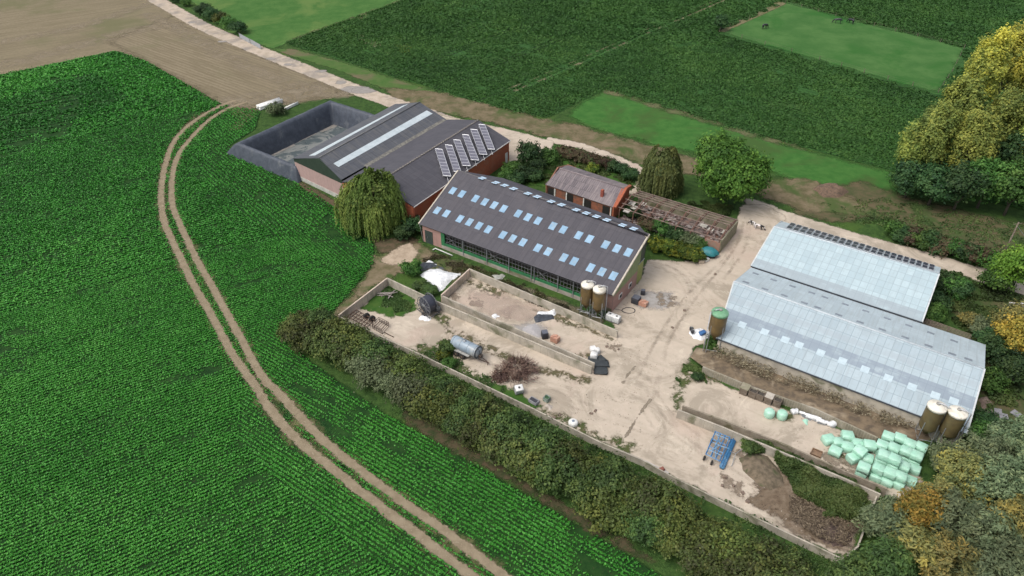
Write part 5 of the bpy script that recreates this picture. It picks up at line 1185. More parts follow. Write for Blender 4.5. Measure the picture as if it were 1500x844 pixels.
# ================================================================ heaps and plastic sheets
def vnoise(x, y, s, seed=0):
    x = x / s + seed * 17.3; y = y / s - seed * 9.1; xi = np.floor(x).astype(int); yi = np.floor(y).astype(int); fx = x - xi; fy = y - yi
    def h(a, b_): v_ = np.sin(a * 127.1 + b_ * 311.7 + seed * 3.7) * 43758.5453; return v_ - np.floor(v_)
    fx = fx * fx * (3 - 2 * fx); fy = fy * fy * (3 - 2 * fy)
    return (h(xi, yi) * (1 - fx) + h(xi + 1, yi) * fx) * (1 - fy) + (h(xi, yi + 1) * (1 - fx) + h(xi + 1, yi + 1) * fx) * fy
_hs = [0]
def heap(name, label, cat, px, h_, mat, w_=1.0, rough=.5, cell=.2, kind=None, steep=1.0, z=0.0):
    _hs[0] += 1; sd0 = _hs[0]
    def hf(X, Y, sd):
        n_ = vnoise(X, Y, rough * 2.2, sd0) * .6 + vnoise(X, Y, rough * .8, sd0 + 3) * .4
        e_ = sd + (vnoise(X, Y, rough * 1.5, sd0 + 5) - .5) * .5
        return np.where(e_ > 0, h_ * (1 - np.exp(-np.maximum(e_, 0) / w_ * steep)) * (.55 + .9 * n_), -.08) 
    o = sheet(name, px, mat, .02 + z, cell=cell, margin=.35, height=hf); del o['kind']
    tag(o, label, cat)
    if kind: o['kind'] = kind
    return o
foil_w, nt, b = newmat('white_foil'); v = geo(nt); nt.links.new(mixc(nt, ramp(nt, noise(nt, v, 2.2, 6, .75), .40, .62), (.86, .87, .88), (.62, .64, .66)), b.inputs['Base Color']); b.inputs['Roughness'].default_value = .45; bump(nt, b, noise(nt, v, 3, 6, .75), .8, .12)
foil_b = M('black_foil', (.028, .033, .042), (.06, .07, .085), 2.5, .45, bmp=.6)
heap('plastic_heap', 'big crumpled heap of white silage plastic behind the pale clamp wall', 'plastic sheet', [(616, 403), (626, 396), (640, 393), (655, 398), (672, 401), (684, 394.5), (672, 405), (660, 414), (643, 429), (638, 419), (626, 412)], .75, foil_w, 1.0, .6)
heap('plastic_sheet', 'black and white plastic sheet crumpled along the top of the white heap', 'plastic sheet', [(614, 386), (624, 384), (638, 387), (652, 395), (662, 401), (655, 398), (640, 392), (628, 394), (620, 397), (616, 393)], .45, foil_b, .4, .5)
heap('plastic_sheet', 'narrow white plastic strip on the grass above the black sheet', 'plastic sheet', [(619, 385), (630, 383), (645, 390), (636, 389), (627, 386)], .5, foil_w, .3, .4)
heap('plastic_sheet', 'dark grey plastic sheet bunched on the bay floor under white foil', 'plastic sheet', [(781, 467), (786, 461), (812, 461), (811, 468), (796, 471), (785, 473)], .6, foil_b, .5, .5)
heap('plastic_sheet', 'white plastic foil draped over the dark sheet on the bay floor', 'plastic sheet', [(786, 459), (797, 458), (808, 457), (813, 453), (817, 455), (813, 463), (803, 464), (789, 467)], .85, foil_w, .4, .4)
heap('plastic_scraps', 'small white plastic scraps lying in the left bay by the wall', 'plastic sheet', [(718, 461), (728, 459), (732, 465), (724, 469)], .3, foil_w, .3, .3)
heap('plastic_scraps', 'white plastic scrap lying under the irrigation reel', 'plastic sheet', [(613, 467), (618, 461), (634, 466), (628, 471), (616, 471)], .35, foil_w, .4, .3)
heap('plastic_scraps', 'pale plastic scrap beside the clamp wall near the cattle barn', 'plastic sheet', [(720, 404), (735, 402), (741, 405), (733, 410), (724, 410)], .4, M('dull_foil', (.45, .45, .42), (.3, .3, .27), 2), .4, .3)
heap('gravel_heap', 'low heap of light grey gravel against the clamp wall', 'gravel heap', [(762, 483), (772, 476), (785, 474), (792, 480), (794, 494), (784, 497), (770, 490)], .7, M('light_gravel', (.42, .40, .40), (.33, .32, .32), 5, .95, bmp=.4), 1.5, .6)
heap('dung_heap', 'brown heap of old dung beside the weeds in the right bay', 'dung heap', [(1082, 672), (1100, 662), (1125, 668), (1145, 690), (1150, 712), (1130, 722), (1105, 708), (1088, 690)], 1.1, M('dung', (.185, .145, .10), (.10, .08, .052), 1.6, .95, c3=(.06, .075, .03), scale3=.5, bmp=.8), 1.8, .7)
heap('dung_heap', 'dark brown dung spread at the right end of the bay', 'dung heap', [(1180, 770), (1205, 755), (1240, 770), (1250, 790), (1235, 806), (1205, 796)], .5, M('dark_dung', (.095, .065, .055), (.05, .036, .03), 2, .95, c3=(.15, .11, .085), scale3=.7, bmp=.8), 1.0, .4)
heap('brush_heap', 'low brown heap of cut brush on the grass beyond the lane', 'brush heap', [(1190, 277), (1202, 270), (1225, 271), (1243, 282), (1232, 290), (1205, 289)], 1.3, M('brown_brush', (.17, .11, .075), (.09, .065, .045), 2.5, .95, bmp=.8), 1.2, .7, .3)
heap('rubble_heap', 'pale rubble scattered beside the green crate', 'rubble', [(797, 592), (806, 591), (812, 600), (804, 603)], .4, M('pale_rubble', (.5, .45, .4), (.3, .26, .22), 4, .9, bmp=.5), .4, .3)
heap('rubble_heap', 'brown rubble beside the right gable of the large pale shed', 'rubble', [(1432, 585), (1445, 580), (1452, 592), (1440, 602)], .7, M('brown_rubble', (.22, .16, .13), (.12, .09, .07), 3, .9, bmp=.5), .6, .4)
heap('rubble_heap', 'heap of grey stones further right of the large pale shed', 'rubble', [(1432, 602), (1452, 598), (1462, 610), (1445, 622), (1430, 615)], .7, M('grey_rubble', (.20, .17, .14), (.10, .085, .065), 3, .9, bmp=.5), .6, .4)
for (x, y, lab) in ((1462, 603, 'grey slab in the left of the scattered slabs right of the shed'), (1470, 610, 'grey slab in the middle of the scattered slabs right of the shed'), (1488, 606, 'grey slab in the right of the scattered slabs beyond the rubble')):
    tag(MB().box(G(x, y, .15), (1.1, .9, .16), rot=Matrix.Rotation(x, 3, 'Z') @ Matrix.Rotation(.15, 3, 'X')).build('stone_slab', M('slab_grey', (.24, .24, .26), (.17, .17, .18), 3)), lab, 'slab', 'slabs right of the shed')
heap('plastic_heap', 'white sheets heaped at the foot of the green capped silo', 'plastic sheet', [(1008, 486), (1013, 482), (1026, 482), (1040, 490), (1038, 499), (1026, 499), (1016, 497)], .9, foil_w, .5, .5)
c = G(1029, 489, .6); tp = MB().rbox(c + Z * .2, (1.2, .8, .5), .18, .5, wob=.05, rg=brg).build('blue_tarpaulin', M('blue_tarp', (.05, .16, .38), (.04, .11, .27), 3, .5)); tag(tp, 'folded blue tarpaulin lying on the white sheets by the green silo', 'tarpaulin')
for (x, y, r_, lab) in ((1012.5, 484, .35, 'black bucket on the left end of the white sheets'), (1014, 488, .3, 'black tub at the front edge of the white sheets by the silo')):
    c = P2(G(x, y, .5)); t = thing('bucket', lab, 'bucket', c); MB().lathe(c, [(r_ * .8, .55), (r_, 1.0), (r_ * .9, 1.0), (r_ * .72, .6)], 14).build('pail', black_pl, t); MB().tube([c + Vector((-r_, 0, 1.0)), c + Vector((0, 0, 1.25)), c + Vector((r_, 0, 1.0))], .02, 4).build('handle', steel, t)
# sacks and dark mats at the wall end
for (x, y, s_, lab) in ((869, 512, 1.0, 'upper left white sack at the end of the clamp walls'), (875, 514, .85, 'upper right white sack at the end of the clamp walls'), (870, 521, 1.15, 'lower white sack standing on the black mats')):
    tag(MB().rbox(G(x, y, .5), (s_, s_ * .9, .95), .25, x, wob=.06, rg=brg).build('white_sack', M('sack_white', (.74, .74, .73), (.58, .58, .57), 3, .7)), lab, 'sack', 'white sacks by the clamp walls')
for (x, y, a_, sz_, lab) in ((871, 530, .3, (2.2, 1.6), 'black rubber mat nearest the white sacks'), (880, 534, .6, (2.4, 1.3), 'black rubber mat in the middle of the pile at the wall end'), (882, 527, -.4, (1.8, .9), 'black rubber mat sticking out to the right of the sacks'), (880, 544, .5, (1.9, 1.5), 'black rubber mat lowest of the pile at the wall end')):
    mb = MB(); mb.rbox(G(x, y, .16) + Z * (brg.random() * .2), (sz_[0], sz_[1], .16), .06, a_ + ra_, wob=.07, rg=brg); tag(mb.build('rubber_mat', M('mat_black', (.028, .034, .038), (.045, .052, .056), 3, .6)), lab, 'rubber mat', 'black mats by the clamp walls')
# white rolls along the ribbed wall
for (x, y, l_, r_, a_, lab) in ((1164, 603, .9, .42, .2, 'bulky white plastic roll right of the round bales'), (1180.5, 606.5, 1.8, .2, -.5, 'thin white plastic roll lying under the ribbed wall'), (1192, 611.5, 2.0, .32, -.45, 'thick white plastic roll lying under the ribbed wall'), (1205, 617.5, 1.6, .28, -.4, 'crumpled white plastic roll beside the ribbed wall, second from right'), (1219, 621.5, 1.0, .45, .6, 'rightmost bulky white plastic roll near the loose bales')):
    c = G(x, y, .3); R3 = Matrix.Rotation(a_ , 3, 'Z'); ax = R3 @ Vector((1, 0, 0)); pts_ = [c + ax * l_ * (k / 6 - .5) + Vector((0, brg.uniform(-.06, .06), brg.uniform(-.04, .06))) for k in range(7)]
    tag(MB().tube(pts_, [r_ * brg.uniform(.75, 1.1) for _ in range(7)], 9).build('plastic_roll', foil_w), lab, 'plastic roll', 'white plastic rolls under the ribbed wall')
heap('plastic_scraps', 'torn pale green wrap scraps between the white rolls and weeds', 'plastic sheet', [(1172, 616), (1180, 612), (1186, 618), (1180, 624)], .3, bale_m, .3, .3)
heap('plastic_scraps', 'dark plastic sheet spread under the white rolls', 'plastic sheet', [(1168, 606), (1185, 603), (1225, 620), (1222, 627), (1200, 622), (1178, 614)], .14, M('grey_plastic', (.12, .13, .14), (.2, .21, .22), 3, .5, bmp=.4), .3, .4)
# teal covered tank
c = P2(G(1038, 371, .6)); t = thing('covered_boat', 'teal tarpaulin covered mound at the end of the yellow green hedge', 'covered boat', c)
R3 = Matrix.Rotation(-.35, 3, 'Z'); mb = MB(); vs = []; fs = []
for j in range(7):
    s_ = [1.0, .98, .86, .66, .42, .18, .02][j]; z_ = [.75, .95, 1.25, 1.5, 1.65, 1.72, 1.74][j]
    for k in range(24): a_ = k * math.pi / 12; e_ = 1 + .06 * math.cos(a_ * 6) * s_; vs.append(c + R3 @ Vector((1.75 * s_ * e_ * math.cos(a_), 1.25 * s_ * e_ * math.sin(a_), z_)))
for j in range(6):
    for k in range(24): fs.append((j * 24 + k, j * 24 + (k + 1) % 24, (j + 1) * 24 + (k + 1) % 24, (j + 1) * 24 + k))
mb.add(vs, fs, smooth=True).build('cover', M('teal_tarp', (.025, .19, .21), (.02, .15, .17), 3, .5, bmp=.4), t)
mb = MB(); vs = [c + R3 @ Vector((1.72 * f_ * math.cos(k * math.pi / 12), 1.2 * f_ * math.sin(k * math.pi / 12), z_)) for (f_, z_) in ((.75, 0), (1, .78)) for k in range(24)]
mb.add(vs, [(k, (k + 1) % 24, 24 + (k + 1) % 24, 24 + k) for k in range(24)] + [tuple(range(24))]).build('hull', M('dark_hull', (.02, .035, .04), (.03, .05, .055), 2), t)
tag(MB().rbox(G(1035, 380.5, .35), (.85, .65, .7), .2, .4, wob=.05, rg=brg).build('white_sack', M('sack_white', (1, 1, 1))), 'white sack in front of the teal covered mound', 'sack')
crate('beige_box', 'pale beige box on the yard at the end of the yellow hedge', 1027, 383, (.95, .8, .8), .1, M('beige_box', (.45, .38, .30), (.38, .32, .25), 3), slats=False, fillm=M('beige_top', (.42, .36, .29)))
# hose and clutter by the gable
t = thing('hose_coil', 'loose black hose coil on the yard in front of the brick gable', 'hose', P2(G(920, 455)))
mb = MB(); c = G(921, 455, .08); mb.tube([c + Vector((math.cos(k * .4) * (1.0 + .03 * (k % 5)), math.sin(k * .4) * .75, .02 * (k % 3))) for k in range(34)], .06, 6); mb.tube([c + Vector((-1, 0, 0)), c + Vector((-2.2, .4, 0)), c + Vector((-2.9, 1.2, 0)), c + Vector((-2.3, 2.0, 0))], .05, 6); mb.build('hose', black_pl, t)
t = thing('pipe_clutter', 'tangle of pipes and tools under the feed silos', 'pipes', P2(G(866, 462)))
mb = MB()
for k in range(12):
    p_ = G(858 + k * 2.6 + brg.uniform(-2, 2), 458 + k * .9 + brg.uniform(-2, 2), brg.uniform(.1, .5)); a_ = brg.uniform(0, 3.1); mb.tube([p_, p_ + Vector((math.cos(a_) * 1.6, math.sin(a_) * 1.6, brg.uniform(-.05, .4)))], .05, 5)
mb.build('pipes', M('pipe_mix', (.20, .20, .21), (.38, .38, .38), 2, .5), t)
t = MB().tube([G(634, 366, .25), G(638, 364, .3), G(663, 374.5, .2)], .11, 8).build('white_pipe', white); tag(t, 'long white pipe lying in the weeds in front of the cattle barn', 'pipe')
mb = MB().box(G(960, 686, .12), (3.4, .7, .18), math.atan2(G(970, 690).y - G(945, 677).y, G(970, 690).x - G(945, 677).x)); tag(mb.build('white_board', M('pale_board', (.52, .50, .48), (.4, .37, .36), 2)), 'long pale board lying on the yard along the low wall', 'board')
tag(MB().rbox(G(969.5, 688, .3), (.6, .5, .55), .1, .4, wob=.04, rg=brg).build('red_tub', M('red_tub', (.30, .10, .07), (.2, .08, .06), 3)), 'small rusty red tub at the right end of the pale board', 'tub')

for k, (x, y) in enumerate(((866, 606), (872, 602), (812, 612), (820, 608), (906, 512), (889, 508), (1062, 700), (1075, 712), (1088, 722), (1058, 712), (985, 480), (1003, 455), (1095, 735), (732, 600), (1048, 402))):
    tag(MB().rbox(G(x, y, .1), (brg.uniform(.3, .6), brg.uniform(.25, .5), .25), .08, k, wob=.05, rg=brg).build('stone', M('yard_stone', (.24, .18, .14), (.14, .10, .08), 4)), 'small brown stone lying loose on the yard floor', 'stone', 'loose stones on the yard')
# timber box and scraps in the bale bay
crate('broken_pallet', 'broken brown pallet on the bay floor left of the bales', 1196, 664, (1.3, 1.1, .35), ab, M('brown_pallet', (.28, .18, .11), (.18, .12, .08), 3))
# grey poles in the grass
for k in range(9):
    c = G(567 + brg.uniform(-6, 7), 431 + brg.uniform(-4, 4), .15 + .05 * k); a_ = brg.choice([.2, .5, -.3, .1, 1.3]) + brg.uniform(-.2, .2); d = Vector((math.cos(a_), math.sin(a_), brg.uniform(-.05, .05)))
    tag(MB().tube([c - d * 1.1, c + d * 1.2], .07, 6).build('wooden_pole', M('grey_pole', (.36, .32, .30), (.24, .21, .19), 3)), 'weathered grey pole in the loose pile on the grass', 'pole', 'poles piled in the clamp corner')
# bundle of white pipes beyond the basin
def pipe_bundle(label, a_, b_, r_, n_):
    p_, q_ = G(*a_, 0), G(*b_, 0); t = thing('pipe_bundle', label, 'pipes', P2((p_ + q_) / 2)); d = (q_ - p_).normalized(); n__ = Vector((-d.y, d.x, 0))
    for k in range(n_):
        o_ = n__ * ((k % 3) - 1) * r_ * 2.05 + Z * (r_ + (k // 3) * r_ * 1.75); MB().tube([p_ + o_ + d * brg.uniform(-.2, .2), q_ + o_ + d * brg.uniform(-.3, .3)], r_, 10).build('pipe', white, t)
pipe_bundle('thick bundle of white pipes on the grass beyond the basin', (379, 161), (412, 150), .30, 6)
pipe_bundle('smaller bundle of white pipes right of the round bush', (417, 161), (434, 153), .2, 4)
# grey mesh hurdles by the road
t = thing('mesh_fence', 'grey mesh fence panels beside the road past the bushes', 'fence', P2(G(367, 60)))
for k in range(2):
    p_, q_ = G(351.5 + 16 * k, 56 + 8.5 * k), G(367 + 16 * k, 64.5 + 8.5 * k); MB().wall(lerp(p_, q_, .03), lerp(p_, q_, .97), .15, 1.5, .05).build('panel', M('mesh_grey', (.36, .38, .40), (.28, .30, .32), 3), t)
    MB().box(P2(p_) + Z * .8, (.12, .12, 1.6)).build('post', steel, t)
# telegraph pole
c = P2(G(1465, 384)); t = thing('telegraph_pole', 'grey wooden telegraph pole beside the lane by the bright green tree', 'pole', c)
MB().tube([c, c + Z * 8.2], [.17, .12], 10).build('shaft', timber, t); MB().tube([c + Vector((-.7, 0, 7.8)), c + Vector((.7, .2, 7.8))], .06, 4).build('crossbar', timber, t); MB().tube([c + Vector((.1, 0, 7.4)), c + Vector((1.6, -.6, 5.8))], .03, 4).build('bracket', steel, t)
# paddock fence
t = thing('paddock_fence', 'thin post and wire fence round the horse paddock', 'fence', P2(G(1054, 47)))
fp = [(1054, 47), (1150, 5), (1250, 31), (1412, 71), (1395, 105), (1374, 136), (1300, 117), (1200, 88), (1120, 66), (1054, 47)]; Wf = [P2(G(*p)) for p in fp]
for i in range(len(Wf) - 1):
    L_ = (Wf[i + 1] - Wf[i]).length; n_ = max(1, int(L_ / 6))
    for k in range(n_):
        q = lerp(Wf[i], Wf[i + 1], k / n_)
        if sum(1 for c_ in t.children) < 95: MB().box(q + Z * .6, (.12, .12, 1.2)).build('post', timber, t)
for z_ in (.6, 1.1): MB().tube([q + Z * z_ for q in Wf], .012, 4, False).build('wire', timber, t)

# ================================================================ animals
def animal(name, label, cat, loc, rz, mat, s=1.0, head='down', grp=None):
    """quadruped about 1.6 m tall at the back when s = 1, nose towards +x"""
    hz_ = {'down': [(1.05, 0, 1.15), (1.35, 0, .75), (1.55, 0, .30), (1.66, 0, .12)], 'up': [(1.0, 0, 1.5), (1.25, 0, 1.85), (1.4, 0, 2.0), (1.75, 0, 1.8)]}[head]
    V = [(-.75, 0, 1.25), (-.3, 0, 1.22), (.2, 0, 1.2), (.65, 0, 1.28)] + hz_; rr = [.30, .33, .32, .30, .20, .16, .15, .09]; E_ = [(0, 1), (1, 2), (2, 3), (3, 4), (4, 5), (5, 6), (6, 7)]
    for sy in (-1, 1):
        i = len(V); V += [(-.72, sy * .17, .95), (-.60, sy * .18, .72), (-.78, sy * .18, .48), (-.72, sy * .18, .06)]; rr += [.19, .11, .07, .07]; E_ += [(0, i), (i, i + 1), (i + 1, i + 2), (i + 2, i + 3)]
        i = len(V); V += [(.62, sy * .16, .90), (.66, sy * .17, .52), (.64, sy * .17, .28), (.66, sy * .17, .06)]; rr += [.14, .08, .06, .07]; E_ += [(3, i), (i, i + 1), (i + 1, i + 2), (i + 2, i + 3)]
    i = len(V); V += [(-.98, 0, 1.2), (-1.08, 0, .85), (-1.1, 0, .55)]; rr += [.07, .06, .03]; E_ += [(0, i), (i, i + 1), (i + 1, i + 2)]
    me = bpy.data.meshes.new(name); me.from_pydata([tuple(c_ * s for c_ in v_) for v_ in V], E_, []); o = bpy.data.objects.new(name, me); C.objects.link(o)
    md = o.modifiers.new('skin', 'SKIN'); sv_ = me.skin_vertices[0].data if me.skin_vertices else None
    if sv_ is None:
        bpy.context.view_layer.objects.active = o; bpy.ops.mesh.customdata_skin_add(); sv_ = me.skin_vertices[0].data
    for k, r_ in enumerate(rr): sv_[k].radius = (r_ * s, r_ * s)
    sv_[1].use_root = True; md.use_smooth_shade = True
    sb = o.modifiers.new('sub', 'SUBSURF'); sb.levels = 1; sb.render_levels = 1
    me.materials.append(mat); o.location = loc; o.rotation_euler[2] = rz; tag(o, label, cat, grp)
    return o
horse_m = M('black_coat', (.016, .016, .02), (.035, .035, .04), 3, .45)
calf_m, nt, b = newmat('pied_coat'); nt.links.new(mixc(nt, ramp(nt, noise(nt, coord(nt), 1.1, 2, .5), .47, .50), (.72, .68, .66), (.018, .016, .018)), b.inputs['Base Color']); b.inputs['Roughness'].default_value = .7
h_ = animal('horse', 'black horse grazing alone on the left side of the paddock', 'horse', P2(G(1119.5, 42.5)), .6, horse_m, 1.1, 'down', 'horses in the paddock')
for (x, y, a_, lab) in ((1227, 34.5, 2.8, 'black horse grazing near the top fence, left of the pair'), (1246, 35, 2.0, 'black horse grazing near the top fence, right of the pair')):
    o = h_.copy(); C.objects.link(o); o.location = P2(G(x, y)); o.rotation_euler[2] = a_; o['label'] = lab
ca_ = animal('calf', 'black and white calf on the lane, left of the two', 'calf', P2(G(1102, 331.5)), 2.0, calf_m, .72, 'down', 'calves on the lane')
o = ca_.copy(); C.objects.link(o); o.location = P2(G(1110.5, 336.5)); o.rotation_euler[2] = -.4; o['label'] = 'black and white calf on the lane, right of the two'; o.scale = (1.1, 1.1, 1.1)

# ================================================================ foliage
def unit(v): return v / (np.linalg.norm(v, axis=1)[:, None] + 1e-9)
def crown_arrays(blobs, ncl, nlf, cs, leaf, rg, low=-.35, aspect=1.5, inner=.15, tj=.25, shell=(.72, 1.02), flat=.75):
    """clumps of leaves over the blobs; returns quads and tints"""
    wts = np.array([b_[1][0] * b_[1][2] for b_ in blobs]); wts = wts / wts.sum(); PP_, NN_, TT = [], [], []
    which = rg.choice(len(blobs), ncl, p=wts)
    D = unit(rg.normal(size=(ncl * 3, 3))); D = D[D[:, 2] > low][:ncl]
    ncl = len(D); which = which[:ncl]
    Cc_ = np.array([b_[0] for b_ in blobs])[which]; Rr = np.array([b_[1] for b_ in blobs])[which]; tb_ = np.array([b_[2] if len(b_) > 2 else .5 for b_ in blobs])[which]
    P_ = Cc_ + D * Rr * rg.uniform(shell[0], shell[1], (ncl, 1))
    csz = cs * rg.uniform(.6, 1.35, ncl); tc = tb_ + rg.normal(size=ncl) * tj
    idx = np.repeat(np.arange(ncl), nlf); n_ = len(idx)
    off = rg.normal(size=(n_, 3)) * .5; off[:, 2] *= flat
    pos = P_[idx] + off * csz[idx][:, None]
    nrm = unit(D[idx] * .7 + unit(off) * .6 + np.array([0, 0, .45]) + rg.normal(size=(n_, 3)) * .45)
    t_ = np.clip(tc[idx] + rg.normal(size=n_) * .16, 0, 1)
    if inner:
        k = int(n_ * inner); j = rg.randint(0, len(blobs), k); c2 = np.array([b_[0] for b_ in blobs])[j]; r2 = np.array([b_[1] for b_ in blobs])[j]
        p2 = c2 + unit(rg.normal(size=(k, 3))) * r2 * rg.uniform(.25, .75, (k, 1)); pos = np.concatenate([pos, p2]); nrm = np.concatenate([nrm, unit(rg.normal(size=(k, 3)) + [0, 0, .6])]); t_ = np.concatenate([t_, rg.uniform(0, .5, k)])
    keep = pos[:, 2] > .08; pos, nrm, t_ = pos[keep], nrm[keep], t_[keep]
    return quads(pos, nrm, leaf, rg, aspect), t_
bark = M('bark', (.10, .085, .065), (.06, .05, .038), 3, .95)
def blobset(rg, rx, rz, zc, n=6, sp=.55, br=.62):
    """a lumpy crown: one core and several lobes round it"""
    bl = [((0, 0, zc), (rx * .78, rx * .78, rz * .82))]
    for k in range(n):
        a_ = 2 * math.pi * k / n + rg.uniform(-.4, .4); h_ = rg.uniform(-.5, .75); s_ = rg.uniform(.85, 1.15) * br
        bl.append(((math.cos(a_) * rx * sp * (1 - .4 * max(h_, 0)), math.sin(a_) * rx * sp * (1 - .4 * max(h_, 0)), zc + h_ * rz * .55), (rx * s_ * .8, rx * s_ * .8, rz * s_ * .8), rg.uniform(.25, .75)))
    return bl
def limbs(mb, z0, zc, rx, rg, n=5, r0_=.2, base=(0, 0)):
    mb.tube([(base[0], base[1], 0), (base[0] + .05, base[1], z0), (base[0], base[1] + .05, zc)], [r0_, r0_ * .75, r0_ * .4], 8)
    for k in range(n):
        a_ = 2 * math.pi * k / n + rg.uniform(-.3, .3); e_ = (math.cos(a_) * rx * .6, math.sin(a_) * rx * .6, zc + rg.uniform(-.1, .4) * rx)
        mb.tube([(0, 0, z0 * rg.uniform(.8, 1.1)), (e_[0] * .5, e_[1] * .5, (z0 + e_[2]) / 2 + .2), e_], [r0_ * .5, r0_ * .33, r0_ * .12], 6)
def tree(name, label, cat, loc, rx, rz, zc, mat, ncl, nlf, cs, leaf, seed, grp=None, n=6, low=-.45, tr=.22, sp=.55, br=.62, tj=.25, shell=(.72, 1.02), flat=.75, asp=1.5, blobs=None, inner=.15, limbn=5):
    rg = np.random.RandomState(seed); t = thing(name, label, cat, loc, grp)
    bl = blobs or blobset(rg, rx, rz, zc, n, sp, br)
    q, ti = crown_arrays(bl, ncl, nlf, cs, leaf, rg, low, asp, inner, tj, shell, flat)
    npmesh('crown', q, mat, ti, t)
    mb = MB(); limbs(mb, max(.3, zc - rz * .7), zc, rx, rg, limbn, tr); o = mb.build('trunk', bark); o.parent = t
    return t
lm_mid = leafmat('leaves_mid', (.030, .075, .016), (.060, .135, .028), (.115, .21, .045))
lm_dark = leafmat('leaves_dark', (.018, .048, .018), (.036, .082, .026), (.070, .125, .040))
lm_lime = leafmat('leaves_lime', (.06, .13, .018), (.13, .26, .03), (.22, .36, .05))
lm_hedge = leafmat('leaves_hedge', (.062, .070, .028), (.078, .115, .032), (.14, .165, .045))
lm_hedge2 = leafmat('leaves_hedge_yellow', (.062, .085, .026), (.098, .138, .034), (.165, .190, .045))
lm_hedge3 = leafmat('leaves_hedge_green', (.045, .080, .028), (.070, .130, .036), (.125, .19, .05))
lm_grey = leafmat('leaves_grey', (.07, .09, .045), (.11, .14, .068), (.17, .205, .10))
lm_yel = leafmat('leaves_yellow', (.17, .21, .05), (.38, .38, .075), (.60, .52, .09), trans=.3)
lm_yg = leafmat('leaves_yellow_green', (.13, .20, .05), (.26, .34, .08), (.42, .47, .10), trans=.3)
lm_orange = leafmat('leaves_orange', (.13, .14, .03), (.34, .26, .05), (.52, .34, .07), trans=.3)
lm_olive = leafmat('leaves_olive', (.085, .125, .062), (.155, .205, .105), (.25, .29, .14))
lm_oliveY = leafmat('leaves_olive_yellow', (.11, .135, .05), (.24, .24, .08), (.42, .35, .09))
lm_willow = leafmat('leaves_willow', (.07, .12, .026), (.135, .195, .042), (.23, .28, .065))
lm_willow2 = leafmat('leaves_willow_far', (.075, .12, .038), (.135, .185, .06), (.23, .27, .085))
lm_red = leafmat('leaves_reddish', (.065, .048, .030), (.11, .075, .045), (.07, .11, .04))
lm_brush = leafmat('dead_brush', (.07, .040, .034), (.14, .085, .065), (.24, .17, .13), trans=.1)
lm_yhedge = leafmat('leaves_yellow_hedge', (.03, .07, .016), (.085, .135, .02), (.27, .29, .035))

def willow(label, loc, rx, top, mat, seed, strands=520, per=34):
    rg = np.random.RandomState(seed); t = thing('weeping_willow', label, 'tree', loc)
    Ps, Ns, Ts = [], [], []
    tuft = 34; ta = rg.uniform(0, 2 * math.pi, tuft); tr_ = np.sqrt(rg.uniform(.02, 1, tuft)) * .86; tt = rg.uniform(.1, .9, tuft); th_ = rg.uniform(.62, 1.08, tuft)
    for s_ in range(strands):
        k = rg.randint(tuft); a_ = ta[k] + rg.normal() * .2; r_ = np.clip(tr_[k] + rg.normal() * .1, .02, 1)
        z0 = top * (1 - .50 * r_ ** 2.2) * th_[k] + rg.normal() * .2; x0 = math.cos(a_) * rx * r_ * .9; y0 = math.sin(a_) * rx * r_ * .9
        ln = min(z0 - .15, (z0 * rg.uniform(.65, 1.0)) if r_ > .5 else rg.uniform(2, 4)); u = np.linspace(0, 1, per) + rg.normal(size=per) * .01
        out = rx * .16 * (1 - np.exp(-u * 4)); x = x0 + math.cos(a_) * out + rg.normal(size=per) * .08; y = y0 + math.sin(a_) * out + rg.normal(size=per) * .08; z = z0 + .45 * np.sin(np.clip(u, 0, .5) * 6.28) - ln * u ** 1.25
        Ps.append(np.stack([x, y, z], 1)); nn_ = np.tile([math.cos(a_), math.sin(a_), .35], (per, 1)) + rg.normal(size=(per, 3)) * .5; Ns.append(nn_); Ts.append(np.clip(tt[k] + rg.normal(size=per) * .13 + .1 * (1 - u), 0, 1))
    P_ = np.concatenate(Ps); N_ = unit(np.concatenate(Ns)); T_ = np.concatenate(Ts); kp = P_[:, 2] > .1
    q = quads(P_[kp], N_[kp], .17, rg, 3.0, up=np.array([0, 0, 1.0])); npmesh('crown', q, mat, T_[kp], t)
    # leafy core so that the sky-side is closed
    q2, t2 = crown_arrays([((0, 0, top * .55), (rx * .7, rx * .7, top * .40), .3)], 60, 60, rx * .16, .3, rg, -.2); npmesh('inner_foliage', q2, mat, t2, t)
    mb = MB(); limbs(mb, top * .35, top * .75, rx, rg, 6, .32); o = mb.build('trunk', bark); o.parent = t
    return t
willow('big weeping willow hiding the corner of the brick hall', P2(G(546, 298, 4.5)), 7.4, 10.2, lm_willow, 3, 1350, 42)
willow('smaller weeping willow at the corner of the ruined shed', P2(G(969, 252, 4.5)), 4.5, 9.6, lm_willow2, 4, 850, 38)
tree('round_tree', 'large round green tree beside the ruined shed and lane', 'tree', P2(G(1067, 248, 7.0)), 7.4, 7.2, 7.6, leafmat('leaves_round_tree', (.040, .105, .018), (.080, .185, .028), (.15, .29, .045)), 430, 80, 1.25, .33, 21, n=11, tr=.4, tj=.18, sp=.5, br=.62, low=-.9)
PG = 'tall autumn trees at the right edge'
